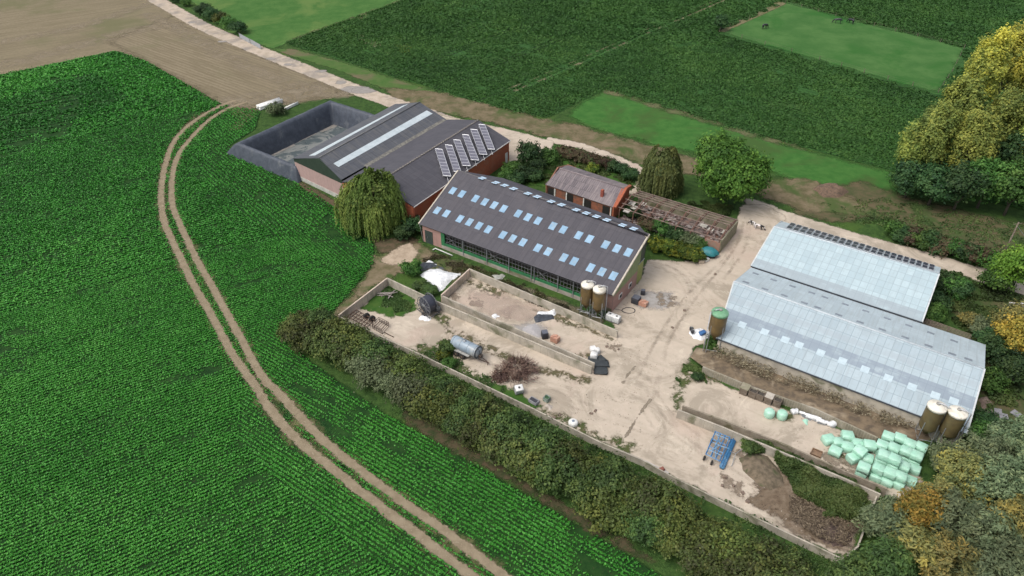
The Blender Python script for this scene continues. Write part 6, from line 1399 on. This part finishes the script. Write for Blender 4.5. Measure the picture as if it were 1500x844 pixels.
for i, (x, y, zc, rx, rz, mt, lab) in enumerate((
    (1370, 200, 9.5, 4.6, 7.5, lm_yg, 'leftmost tall yellow green poplar at the field edge'), (1340, 215, 6.0, 3.2, 5.0, lm_yg, 'low yellow green tree at the left foot of the poplars'),
    (1405, 165, 12, 4.6, 9, lm_yg, 'second tall poplar of the row, yellow green'), (1440, 110, 15, 4.8, 10, lm_yel, 'tallest golden yellow poplar of the row'),
    (1478, 95, 15, 4.6, 10, lm_yel, 'golden poplar at the right end of the row'), (1505, 85, 16, 4.6, 10, lm_yel, 'golden poplar cut off by the right edge, upper corner'), (1425, 215, 9, 4.2, 7, lm_yg, 'olive yellow poplar in front of the golden ones'),
    (1470, 190, 11, 4.6, 8, lm_yg, 'olive yellow poplar in the middle right of the group'), (1510, 190, 12, 4.4, 8, lm_yg, 'olive poplar cut off by the right edge, below the golden ones'))):
    rg_ = np.random.RandomState(300 + i); bl = [((0, 0, zc), (rx * .75, rx * .75, rz * .85), .5)]
    for k in range(11):
        hh = rg_.uniform(-.8, .85); a_ = rg_.uniform(0, 6.28); rr_ = rx * (.75 - .35 * max(hh, 0)); bl.append(((math.cos(a_) * rr_ * .75, math.sin(a_) * rr_ * .75, zc + hh * rz * .85), (rx * .38, rx * .38, rz * .30), rg_.uniform(.2, .9)))
    tree('poplar', lab, 'tree', P2(G(x, y, zc)), rx, rz, zc, mt, 330, 56, .80, .30, 40 + i, PG, tr=.35, blobs=bl, tj=.24, flat=1.5, shell=(.6, 1.12))
DG_ = 'dark green trees under the poplars'
for i, (x, y, zc, rx, rz, mt, lab) in enumerate((
    (1335, 262, 4.2, 3.4, 4.2, lm_dark, 'dark bushy tree at the left foot of the poplars'), (1372, 268, 5, 4.0, 4.6, lm_dark, 'dark bushy tree, second from left under the poplars'),
    (1410, 275, 5, 3.8, 4.6, lm_dark, 'dark green tree in the middle under the poplars'), (1448, 265, 6, 4.6, 5.4, lm_mid, 'broad dark green tree behind the telegraph pole'), (1490, 272, 6.5, 4.8, 5.5, lm_mid, 'dark green tree by the right edge above the bright tree'), (1495, 225, 8, 4.6, 6, lm_dark, 'darkest tree by the right edge between poplars and lane'), (1450, 225, 6, 4, 5.4, lm_dark, 'dark tree tucked between the olive poplars'))):
    tree('leafy_tree', lab, 'tree', P2(G(x, y, zc)), rx, rz, zc, mt, 150, 50, 1.1, .34, 60 + i, DG_, tr=.28)
tree('bright_tree', 'bright lime green tree overhanging the lane at the right edge', 'tree', P2(G(1488, 395, 4.5)), 3.6, 4.2, 4.6, lm_lime, 120, 48, .95, .26, 71, tr=.25)
tree('leafy_tree', 'mid green tree behind the bright lime tree at the lane', 'tree', P2(G(1462, 408, 2.5)), 2.6, 2.4, 2.4, lm_mid, 70, 44, .8, .26, 72, tr=.15)
tree('orange_tree', 'small golden orange tree by the garden shed, lower one', 'tree', P2(G(1492, 492, 4)), 3.2, 3.8, 4, lm_orange, 100, 46, .9, .24, 73, 'orange trees by the garden shed', tr=.2)
tree('orange_tree', 'small golden orange tree by the garden shed, upper one', 'tree', P2(G(1484, 465, 4)), 2.2, 3.0, 3.6, lm_oliveY, 80, 46, .8, .24, 74, 'orange trees by the garden shed', tr=.18)
tree('leafy_tree', 'dark green shrub tree left of the orange trees', 'tree', P2(G(1462, 515, 2.2)), 2.4, 2.4, 2.2, lm_dark, 70, 44, .8, .24, 75, tr=.15)
tree('leafy_tree', 'dark green tree at the right edge below the orange trees', 'tree', P2(G(1492, 540, 2.6)), 2.6, 2.6, 2.5, lm_dark, 80, 44, .8, .24, 76, tr=.15)
# foreground mass at lower right
FG = 'autumn trees in the lower right corner'
for i, (x, y, zc, r_, mt, lab) in enumerate((
    (1445, 668, 4.2, 3.2, lm_olive, 'olive tree in the back row near the twin silos'), (1492, 650, 4.2, 3.2, lm_olive, 'olive tree in the back row cut by the right edge'), (1412, 700, 4.6, 3.1, lm_oliveY, 'golden olive tree right of the stacked bales'),
    (1375, 735, 4.2, 2.6, lm_oliveY, 'yellowing tree in front of the stacked bales'), (1345, 752, 4.6, 2.9, lm_orange, 'orange tinged tree in the middle of the corner'), (1460, 715, 4.8, 3.2, lm_olive, 'grey olive tree in the centre right of the corner'),
    (1495, 705, 4.8, 3.0, lm_olive, 'grey olive tree by the right edge, middle height'), (1400, 765, 5.0, 3.2, lm_olive, 'large grey olive tree below the golden one'), (1445, 775, 5.2, 3.2, lm_olive, 'large olive tree in the lower middle of the corner'),
    (1490, 770, 5.2, 3.2, lm_oliveY, 'golden olive tree at the lower right edge'), (1300, 770, 3.6, 2.8, lm_olive, 'small olive tree at the end of the dung bay wall'), (1345, 805, 4.6, 2.9, lm_oliveY, 'yellow green tree at the bottom edge'),
    (1300, 825, 3.8, 2.9, lm_hedge3, 'green bushy tree at the bottom edge, left one'), (1395, 830, 5.2, 3.2, lm_oliveY, 'golden tree at the bottom edge, middle'), (1445, 838, 5.2, 3.2, lm_olive, 'grey olive tree at the bottom edge, right'), (1498, 835, 5.2, 3.2, lm_olive, 'olive tree in the very bottom right corner'), (1255, 850, 3, 2.6, lm_hedge3, 'green bush at the bottom edge beside the boundary wall'), (1440, 640, 2.2, 1.8, lm_mid, 'small green bush under the back olive trees'), (1385, 672, 2.4, 1.9, lm_grey, 'thin grey bush at the right end of the bale stack'))):
    tree('autumn_tree', lab, 'tree', P2(G(x, y, zc)), r_, r_ * 1.05, zc, mt, int(26 * r_), 62, .68, .17, 100 + i, FG, n=7, tr=.2, asp=2.6, tj=.22, flat=1.1, sp=.62)
# long hedge
protos = []
for k, (mt, seed) in enumerate(((lm_hedge, 1), (lm_hedge2, 2), (lm_hedge3, 3), (lm_hedge, 4), (lm_grey, 5), (lm_hedge2, 6), (lm_hedge3, 7))):
    rg = np.random.RandomState(500 + seed); q, ti = crown_arrays(blobset(rg, 2.9, 2.1, 1.95, 7, .6, .6), 105, 44, .72, .21, rg, -.55, 1.6, .2, .24); protos.append((q, ti, mt))
pm_ = []
for k, (q, ti, mt) in enumerate(protos):
    o = npmesh('foliage', q, mt, ti); pm_.append(o.data); bpy.data.objects.remove(o)
HC = smooth_line([(440, 486), (500, 516), (560, 549), (620, 584), (690, 626), (760, 668), (840, 713), (920, 756), (1000, 796), (1080, 834), (1170, 878)], 12)
acc = 0; pts_ = [HC[0]]
for a_, b_ in zip(HC, HC[1:]):
    acc += (b_ - a_).length
    if acc > 2.75: pts_.append(b_); acc = 0
kinds = {0: 'brown tinged olive', 3: 'brown tinged olive', 1: 'yellowish', 5: 'yellowish', 2: 'dark green', 6: 'dark green', 4: 'grey green'}
names_n = lambda n_: str(n_) + ('th' if 10 < n_ % 100 < 14 else {1: 'st', 2: 'nd', 3: 'rd'}.get(n_ % 10, 'th'))
stem_mb = MB()
for k in range(5): a_ = k * 1.26; stem_mb.tube([(0, 0, 0), (math.cos(a_) * .5, math.sin(a_) * .5, 1.1), (math.cos(a_) * 1.1, math.sin(a_) * 1.1, 2.2)], [.09, .06, .02], 5)
so_ = stem_mb.build('stems', bark); stem_data = so_.data; bpy.data.objects.remove(so_)
hrg = random.Random(8)
def bush(loc, data, sc_, label, grp, name='hedge_bush', cat='bush'):
    t = thing(name, label, cat, loc, grp, hrg.uniform(0, 6.28)); t.scale = sc_ if hasattr(sc_, '__len__') else (sc_,) * 3
    o = bpy.data.objects.new('foliage', data); C.objects.link(o); o.parent = t; o2_ = bpy.data.objects.new('stems', stem_data); C.objects.link(o2_); o2_.parent = t
    return t
for i, p in enumerate(pts_):
    d = (HC[min(i * 2 + 1, len(HC) - 1)] - HC[min(i * 2, len(HC) - 2)]).normalized(); n_ = Vector((-.47, -.88))
    for s_ in (0, 1):
        k = 4 if 5 <= i <= 8 and s_ == 1 else (1 if i in (2, 3, 4) and s_ == 0 else hrg.choice([0, 3, 1, 2, 6, 0, 5]))
        off = n_ * (1.35 if s_ else -1.25) + Vector((hrg.uniform(-.3, .3), hrg.uniform(-.3, .3)))
        sc_ = hrg.uniform(.86, 1.12) * (1.0 if i > 0 else .85)
        bush(Vector((p.x + off.x, p.y + off.y, 0)), pm_[k], (sc_, sc_, sc_ * hrg.uniform(.9, 1.3)), '%s bush, %s from left in the long hedge, %s row' % (kinds[k], names_n(i + 1), 'field' if s_ else 'wall'), 'bushes of the long hedge')
# bushes elsewhere (material, pixel of crown centre, height of centre, scale)
def one(label, x, y, s_, k=None, mat=None, seed=0, grp=None, name='shrub', zs=1.0, cat='shrub'):
    loc = P2(G(x, y, 1.9 * s_ * zs))
    if mat is not None:
        rg = np.random.RandomState(700 + seed); q, ti = crown_arrays(blobset(rg, 2.9, 2.1, 1.95, 7, .6, .6), 70, 40, .72, .24 / max(s_, .5) ** .4, rg, -.55, 1.6, .2, .2); o = npmesh('foliage', q, mat, ti); data = o.data; bpy.data.objects.remove(o)
        _lib[(mat.name, seed)] = data
    return bush(loc, data, (s_, s_, s_ * zs), label, grp, name, cat)
_lib = {}
one('dark conical bush beside the rear yard behind the barns', 775, 226, .95, mat=lm_dark, seed=1, zs=1.5)
one('dark round bush just right of the brick hall', 786, 244, .8, mat=lm_dark, seed=2)
for j, (x, y, s_, lab) in enumerate(((752, 246, .75, 'low shrub against the right end of the brick hall'), (768, 252, .8, 'green shrub between the brick hall and outbuilding lawn'), (742, 256, .65, 'small shrub at the foot of the brick wall'), (785, 258, .6, 'small shrub behind the cattle barn roof'), (803, 228, .75, 'grey green shrub at the left end of the reddish hedge'), (758, 262, .7, 'shrub right behind the cattle barn ridge, left of the outbuilding'))):
    one(lab, x, y, s_, mat=(lm_mid, lm_dark)[j % 2], seed=10 + j, grp='shrubs behind the cattle barn')
for j, (x, y) in enumerate(((826, 222), (838, 225), (851, 229), (864, 232), (877, 236), (890, 240), (902, 244), (914, 249), (924, 255))):
    one('reddish brown hedge bush, %s from the left, along the path' % names_n(j + 1), x, y, .62, mat=(lm_red, lm_red, lm_red, lm_red, lm_red, lm_red, lm_dark, lm_dark, lm_dark)[j], seed=20 + j, grp='reddish hedge along the path')
one('small yellow bush on the lawn behind the outbuilding', 868, 246, .5, mat=lm_yhedge, seed=30)
for j, (x, y) in enumerate(((960, 357), (970, 360), (980, 362.5), (990, 365), (1000, 367.5), (1010, 370), (1019, 373))):
    one('yellow green clipped bush, %s from the barn, in the yard hedge' % names_n(j + 1), x, y, .58, mat=lm_yhedge, seed=40 + j, grp='yellow green hedge by the yard', zs=1.15)
for j, (x, y, s_, mt, lab) in enumerate(((928, 313, .6, lm_dark, 'dark round bush growing against the left end of the ruin'), (950, 328, .65, lm_red, 'brownish shrub along the ruin, left one'), (970, 334, .7, lm_mid, 'green shrub along the ruin, middle one'), (990, 342, .7, lm_dark, 'dark shrub along the ruin, third from left'), (1010, 350, .75, lm_grey, 'grey leafy shrub at the right end of the ruin'), (1025, 358, .55, lm_mid, 'small green shrub behind the teal cover'), (940, 344, .6, lm_mid, 'green shrub between the barn gable and yellow hedge'), (848, 287, .45, lm_mid, 'ivy bush against the outbuilding wall, left one'), (876, 300, .45, lm_mid, 'ivy bush against the outbuilding wall, right one'))):
    one(lab, x, y, s_, mat=mt, seed=60 + j)
for j, (x, y, s_) in enumerate(((1310, 337, .7), (1322, 343, .7), (1338, 346, .8), (1352, 351, .8), (1368, 355, .85), (1384, 359, .85), (1400, 364, .8), (1416, 369, .85), (1432, 373, .9), (1446, 379, .85))):
    one('lane side shrub, %s from the left beyond the pale sheds' % names_n(j + 1), x, y, s_, mat=(lm_mid, lm_dark, lm_red)[j % 3], seed=80 + j, grp='shrubs along the lane')
for j, (x, y, s_, lab) in enumerate(((1385, 412, .75, 'dark hedge bush right of the rear pale shed, first'), (1398, 418, .8, 'dark hedge bush right of the rear pale shed, second'), (1410, 423, .75, 'dark hedge bush right of the rear pale shed, last'), (1372, 440, .75, 'bush against the right gable of the rear pale shed'), (1366, 458, .7, 'bush at the corner where the pale sheds meet'), (1440, 480, .7, 'loose shrub in the garden behind the pale sheds'), (1425, 470, .6, 'yellowish shrub in the garden behind the pale sheds'), (1452, 500, .8, 'shrub at the top right corner of the large pale shed'), (1452, 555, .8, 'shrub beside the right gable of the large pale shed'), (1440, 612, .6, 'shrub among the rubble right of the large pale shed'))):
    one(lab, x, y, s_, mat=(lm_dark, lm_mid, lm_dark, lm_dark, lm_mid, lm_olive, lm_oliveY, lm_dark, lm_mid, lm_dark)[j], seed=100 + j)
for j, (x, y, s_, lab) in enumerate(((297, 14, .95, 'dark roadside bush, leftmost of the clump'), (310, 20, 1.0, 'dark roadside bush, second of the clump'), (324, 27, .95, 'yellowish roadside bush, third of the clump'), (336, 33, .95, 'dark roadside bush, fourth of the clump'), (348, 40, .95, 'dark roadside bush nearest the mesh fence'), (272, 4, .6, 'small lone roadside bush at the top edge'), (258, -2, .7, 'dark bush cut by the top edge beside the road'))):
    one(lab, x, y, s_, mat=(lm_dark, lm_dark, lm_hedge2, lm_mid, lm_dark, lm_mid, lm_dark)[j], seed=120 + j, grp='bushes along the road')
one('round grey green bush between the pipe bundles', 404, 159, .8, mat=lm_grey, seed=130)
tree('small_tree', 'lone small dark tree at the left corner of the paddock', 'tree', P2(G(1057, 33, 2.6)), 2.0, 2.2, 2.8, lm_dark, 60, 40, .7, .3, 131, tr=.15)
one('small bush at the end of the dirt patch by the white heap', 602, 392, .62, mat=lm_mid, seed=132)
one('low shrub along the wall beside the black irrigation reel', 630, 425, .5, mat=lm_hedge3, seed=133, zs=.7); one('low shrub between the white heap and the clamp wall', 617, 418, .5, mat=lm_hedge3, seed=134, zs=.7)
for j, (x, y, s_, mt, lab) in enumerate(((655, 508, .5, lm_hedge3, 'low weed bush left of the slurry tanker'), (648, 520, .35, lm_yhedge, 'small yellow green weed bush by the boundary wall'), (657, 533, .4, lm_mid, 'small dark weed bush under the slurry tanker'), (1048, 505, .55, lm_mid, 'green bush between the legs of the green silo'), (1062, 508, .5, lm_hedge3, 'green bush right of the green silo legs'), (1022, 552, .3, lm_dark, 'small bush at the left end of the earth bank'), (1100, 655, .45, lm_hedge3, 'weed bush beside the cultivator drawbar'), (606, 330, .8, lm_dark, 'dark bush between the willow and the cattle barn'), (592, 340, .7, lm_dark, 'low dark bush at the foot of the big willow'))):
    one(lab, x, y, s_, mat=mt, seed=140 + j)
# dead brush heap in the left bay: sticks and dry leaves
t = thing('brush_pile', 'reddish brown pile of dead branches behind the slurry tanker', 'brush pile', P2(G(756, 545))); rg = np.random.RandomState(77)
c = P2(G(758, 546)); mb = MB()
for k in range(420):
    a_ = rg.uniform(0, 6.28); r_ = math.sqrt(rg.uniform(0, 1)) * 3.0; p_ = Vector((c.x + math.cos(a_) * r_ * 1.05, c.y + math.sin(a_) * r_, rg.uniform(.05, 1.25) * (1.15 - (r_ / 3.2) ** 2))); a2 = a_ + rg.uniform(-.8, .8); l_ = rg.uniform(.5, 1.3); e_ = Vector((math.cos(a2) * l_ * .7, math.sin(a2) * l_ * .7, rg.uniform(-.1, .75) * l_))
    mb.tube([p_, p_ + e_ * .5 + Z * .05, p_ + e_], [.035, .025, .012], 3, False)
o = mb.build('branches', M('dead_wood', (.22, .14, .115), (.11, .07, .06), 2), t); o['kind'] = 'stuff'
q, ti = crown_arrays([((0, 0, .35), (2.9, 2.7, 1.1), .45), ((-2.5, -1.0, .2), (1.6, 1.3, .7), .2)], 60, 60, .55, .13, rg, 0, 2.4, .1, .3, shell=(.5, 1.0)); q = q + np.array([c.x - t.location.x, c.y - t.location.y, 0]); o = npmesh('dry_leaves', q, lm_brush, ti, t); o['kind'] = 'stuff'

# ---------------------------------------------------------------- crop plants in rows
def in_poly(X, Y, poly): return poly_sd(X, Y, poly)
def visible(P_):
    dz = P_[:, 2] - H; zc = P_[:, 1] * CP - dz * SP; x = F * P_[:, 0] / zc; y = F * (-P_[:, 1] * SP - dz * CP) / zc
    return (np.abs(x) < 775) & (np.abs(y) < 440) & (zc > 5)
rg = np.random.RandomState(99)
cpoly = W(CROP)
xs = [p[0] for p in cpoly]; ys = [p[1] for p in cpoly]
ztrack = [strip_poly(tl, 1.15), strip_poly(tr, 1.1)]
ZS = W([(300, 215), (318, 180), (345, 155), (385, 160), (374, 190), (333, 217), (434, 266), (550, 350), (552, 388), (520, 395), (440, 372), (360, 320), (300, 262)])
ZH = W([(395, 455), (415, 495), (560, 604), (700, 685), (1000, 880), (960, 960), (700, 930), (520, 800), (400, 700), (350, 640), (352, 590), (372, 560), (365, 520)])
DK = W([(-200, 190), (0, 148), (140, 108), (188, 144), (120, 175), (0, 215), (-200, 280)])
def crop_layer(n_, dmin, dmax, leaf, sp, hgt):
    X = rg.uniform(min(xs), max(xs), n_); Y = rg.uniform(max(min(ys), 20), max(ys), n_); dist = np.hypot(X, Y)
    k = (dist >= dmin) & (dist < dmax); X, Y = X[k], Y[k]
    P_ = np.stack([X, Y, np.zeros_like(X)], 1); k = visible(P_); X, Y = X[k], Y[k]
    k = in_poly(X, Y, cpoly) > .2; X, Y = X[k], Y[k]
    zone = np.where(in_poly(X, Y, ZS) > 0, 1, np.where(in_poly(X, Y, ZH) > 0, 2, 0)); ang = np.choose(zone, [A_MAIN, A_SHED, A_HEDGE])
    ca_, sa_ = np.cos(ang), np.sin(ang); u = X * ca_ + Y * sa_; v_ = -X * sa_ + Y * ca_
    dens = vnoise(u, v_ * 6, 5.5, 1) * .45 + vnoise(u, v_ * 3, 14, 2) * .25 + vnoise(X, Y, 1.6, 3) * .3 + rg.uniform(-.16, .16, len(u))
    gap = np.abs(((v_ + 3.1) % 12.0) - 6) < .28      # sprayer and drill gaps
    k = (dens > .33 + .22 * (vnoise(X, Y, 22, 4) > .62)) & ~(gap & (rg.uniform(size=len(u)) < .75)); X, Y, u, v_, ang, ca_, sa_, zone = (a_[k] for a_ in (X, Y, u, v_, ang, ca_, sa_, zone))
    v2 = (np.floor(v_ / sp) + .5) * sp + rg.normal(size=len(v_)) * sp * .125; X = u * ca_ - v2 * sa_; Y = u * sa_ + v2 * ca_
    k = np.ones(len(X), bool)
    for zt in ztrack:
        sdz = poly_sd(X, Y, zt); k &= (sdz < -.05 + rg.uniform(-.12, .1, len(X))) & ((sdz < -.75) | (rg.uniform(size=len(X)) < .62))
    bare = (vnoise(X * .6, Y, 9, 7) * .55 + vnoise(X, Y, 2.0, 8) * .45 + rg.uniform(-.09, .09, len(X))) > .80; k &= ~bare
    X, Y, zone, v2 = X[k], Y[k], zone[k], v2[k]
    n2 = len(X); Zz = hgt * rg.uniform(.35, 1.1, n2)
    Nn = unit(rg.normal(size=(n2, 3)) * .5 + np.array([0, 0, 1.0]))
    t_ = .45 + (vnoise(X, Y, 30, 5) - .5) * .45 + rg.normal(size=n2) * .17 + (vnoise(X, Y, 4, 6) - .5) * .25
    t_ -= .30 * (poly_sd(X, Y, DK) > 0)
    return quads(np.stack([X, Y, Zz], 1), Nn, leaf, rg, 1.35), np.clip(t_, 0, 1)
lm_crop = leafmat('crop_leaves', (.027, .102, .013), (.060, .212, .025), (.122, .32, .050), trans=.15, rough=.5)
parts = [crop_layer(2600000, 0, 125, .17, .55, .30), crop_layer(1150000, 125, 190, .25, .75, .32), crop_layer(700000, 190, 420, .38, 1.1, .34)]
q = np.concatenate([p_[0] for p_ in parts]); ti = np.concatenate([p_[1] for p_ in parts]); print('crop leaves', [len(p_[0]) for p_ in parts])
o = npmesh('crop_plants', q, lm_crop, ti); tag(o, 'dense rows of low leafy green crop covering the left field', 'crop', kind='stuff')
# ---------------------------------------------------------------- loose ground cover
def scatter(name, label, polys, n_, leaf, hgt, mat, asp=2.2, clump=.5):
    A_ = []
    Q_, T_ = [], []
    for px in polys:
        poly = W(px); x0, x1 = min(p[0] for p in poly), max(p[0] for p in poly); y0, y1 = min(p[1] for p in poly), max(p[1] for p in poly)
        X = rg.uniform(x0, x1, n_ * 3); Y = rg.uniform(y0, y1, n_ * 3); k = in_poly(X, Y, poly) + (vnoise(X, Y, 1.2, 11) - .6) * 2 > 0; k &= vnoise(X, Y, 1.4, 12) > clump * .8; X, Y = X[k][:n_], Y[k][:n_]
        hh = hgt * (.4 + vnoise(X, Y, 1.6, 13)) * rg.uniform(.2, 1, len(X)); Q_.append(quads(np.stack([X, Y, hh], 1), unit(rg.normal(size=(len(X), 3)) * .7 + [0, 0, .8]), leaf, rg, asp)); T_.append(np.clip(.5 + (vnoise(X, Y, 2.5, 14) - .5) * 1.1 + rg.normal(size=len(X)) * .15, 0, 1))
    o = npmesh(name, np.concatenate(Q_), mat, np.concatenate(T_)); tag(o, label, 'weeds', kind='stuff'); return o
lm_weed = leafmat('weed_leaves', (.035, .06, .018), (.058, .105, .028), (.11, .15, .045)); lm_dry = leafmat('dry_weed_leaves', (.05, .045, .025), (.085, .075, .035), (.08, .11, .03))
scatter('weeds', 'tall green weeds filling the right end of the dung bay', [[(1085, 655), (1120, 658), (1160, 668), (1220, 695), (1285, 727), (1270, 770), (1245, 772), (1200, 752), (1160, 728), (1148, 700), (1125, 672), (1092, 664)]], 46000, .15, 1.3, lm_weed, clump=.15)
scatter('weeds', 'grass and weeds between the long hedge and the low wall', [[(480, 455), (500, 466), (620, 525), (700, 563), (800, 612), (900, 662), (990, 705), (1100, 758), (1235, 825), (1220, 850), (1090, 790), (960, 720), (860, 672), (760, 620), (660, 568), (560, 515)]], 42000, .15, .45, lm_weed)
scatter('weeds', 'mixed weeds on the strip in front of the cattle barn', [[(636, 372), (700, 392), (780, 425), (845, 455), (850, 470), (770, 438), (690, 402), (672, 410), (650, 385), (610, 384)]], 14000, .13, .35, lm_dry, clump=.35)
scatter('weeds', 'strip of moss and weeds between the paired clamp walls', [[(643, 436), (760, 486), (868, 532), (866, 537), (756, 492), (640, 441)], [(1000, 597), (1150, 656), (1300, 716), (1296, 722), (1150, 662), (995, 600)]], 5000, .12, .35, lm_dry)
scatter('weeds', 'weeds along the foot of the left bay and tanker', [[(604, 505), (650, 508), (690, 540), (735, 560), (740, 585), (700, 565), (640, 535)], [(552, 452), (570, 418), (600, 434), (612, 450), (590, 462)], [(1003, 530), (1030, 548), (1035, 560), (1008, 556), (996, 590), (988, 575)], [(1040, 500), (1075, 512), (1068, 530), (1040, 522)]], 5000, .13, .35, lm_weed)
scatter('lawn_tufts', 'rough grass round the outbuilding and behind the barns', [[(740, 240), (800, 215), (830, 218), (930, 252), (925, 280), (835, 243), (800, 275), (765, 268)], [(990, 300), (1020, 295), (1075, 305), (1070, 320), (1000, 296)], [(1378, 395), (1450, 415), (1500, 430), (1500, 600), (1445, 600), (1446, 505), (1380, 470)]], 12000, .22, .4, lm_weed)
scatter('leaf_litter_cover', 'scattered green scrub under the poplars', [[(1200, 300), (1300, 290), (1500, 330), (1500, 380), (1440, 385), (1330, 340), (1240, 325)]], 5000, .2, .2, lm_weed)

# beet leaves across the far field
def beet_layer(n_, dmin, dmax, leaf, sp, hgt):
    bp = W([(417, 63), (500, 32), (583, 3), (640, -35), (1600, -35), (1600, 335), (1400, 282), (1300, 249), (1111, 199), (1000, 165), (887, 132), (852, 149), (802, 174), (760, 166), (700, 150), (640, 131), (577, 113), (500, 88), (433, 69)])
    pd = W([(1054, 47), (1150, 4), (1190, 14), (1250, 31), (1340, 52), (1412, 71), (1395, 105), (1374, 136), (1300, 117), (1200, 88), (1120, 66)])
    x0, x1 = min(p[0] for p in bp), max(p[0] for p in bp); y0, y1 = min(p[1] for p in bp), max(p[1] for p in bp)
    X = rg.uniform(x0, x1, n_); Y = rg.uniform(y0, y1, n_); D_ = np.hypot(X, Y); k = (D_ > dmin) & (D_ <= dmax); X, Y = X[k], Y[k]
    k = visible(np.stack([X, Y, X * 0], 1)); X, Y = X[k], Y[k]; k = (poly_sd(X, Y, bp) > .3) & (poly_sd(X, Y, pd) < -1.2 + (vnoise(X, Y, 3, 36) - .5) * 4); X, Y = X[k], Y[k]
    A_ = field_dir((886, 131), (1110, 199)); c_, s_ = math.cos(A_), math.sin(A_); u = X * c_ + Y * s_; v_ = -X * s_ + Y * c_
    dn = vnoise(u, v_ * 4, 10, 31) * .4 + vnoise(X, Y, 2.2, 32) * .35 + vnoise(X, Y, 14, 33) * .25 + rg.uniform(-.15, .15, len(X)); k = dn > .36
    for ln_ in TRAM: k &= poly_sd(X, Y, ln_) < -.1
    X, Y, u, v_ = X[k], Y[k], u[k], v_[k]; v_ = (np.floor(v_ / sp) + .5) * sp + rg.normal(size=len(v_)) * sp * .2; X = u * c_ - v_ * s_; Y = u * s_ + v_ * c_
    t_ = .4 + (vnoise(X, Y, 18, 34) - .5) * .5 + (vnoise(X, Y, 3, 35) - .5) * .35 + rg.normal(size=len(X)) * .16
    return quads(np.stack([X, Y, hgt * rg.uniform(.4, 1.1, len(X))], 1), unit(rg.normal(size=(len(X), 3)) * .55 + [0, 0, 1.0]), leaf, rg, 1.3), np.clip(t_, 0, 1)
lm_beet = leafmat('beet_leaves', (.022, .088, .018), (.042, .145, .028), (.085, .22, .045), trans=.15)
bl_ = [beet_layer(1100000, 0, 230, .36, .9, .22), beet_layer(1100000, 230, 600, .5, 1.2, .24)]; print('beet', [len(b_[0]) for b_ in bl_])
o = npmesh('beet_plants', np.concatenate([b_[0] for b_ in bl_]), lm_beet, np.concatenate([b_[1] for b_ in bl_])); tag(o, 'dark green root crop covering the big field beyond the farm', 'crop', kind='stuff')

# grit, straw and scraps strewn over the yard, and dead stalks over the dung
def strew(name, label, px, n_, leaf, mat, thr=.5, asp=1.6, up=.03):
    poly = W(px); x0, x1 = min(p[0] for p in poly), max(p[0] for p in poly); y0, y1 = min(p[1] for p in poly), max(p[1] for p in poly)
    X = rg.uniform(x0, x1, n_ * 5); Y = rg.uniform(y0, y1, n_ * 5); k = poly_sd(X, Y, poly) > .4; k &= (vnoise(X, Y, 5, 41) * .55 + vnoise(X, Y, 1.3, 42) * .45 + rg.uniform(-.15, .15, len(X))) > thr; X, Y = X[k][:n_], Y[k][:n_]
    q = quads(np.stack([X, Y, .12 + up + rg.uniform(0, up, len(X))], 1), unit(rg.normal(size=(len(X), 3)) * .25 + [0, 0, 1]), leaf, rg, asp)
    o = npmesh(name, q, mat, rg.uniform(0, 1, len(X))); tag(o, label, 'litter', kind='stuff')
lm_grit = leafmat('yard_grit', (.16, .13, .10), (.30, .25, .19), (.62, .56, .48), trans=0, rough=.95)
strew('yard_grit', 'grit, straw and scraps strewn over the beige yard', YARD, 4500, .095, lm_grit, .64)
strew('dead_stalks', 'dead stalks and straw over the dung in the right bay', [(1150, 720), (1200, 745), (1262, 765), (1245, 810), (1195, 795), (1150, 765)], 2600, .09, leafmat('dead_stalk', (.07, .05, .035), (.13, .10, .065), (.24, .19, .13), trans=0), .38, 4, .35)
strew('bank_scrub', 'dry scrub and stones over the earth bank', [(1030, 530), (1050, 512), (1110, 525), (1350, 615), (1340, 640), (1290, 636), (1190, 592), (1100, 560)], 7000, .11, leafmat('bank_litter', (.07, .055, .035), (.15, .12, .075), (.30, .26, .18), trans=0), .45, 2.5, .95)
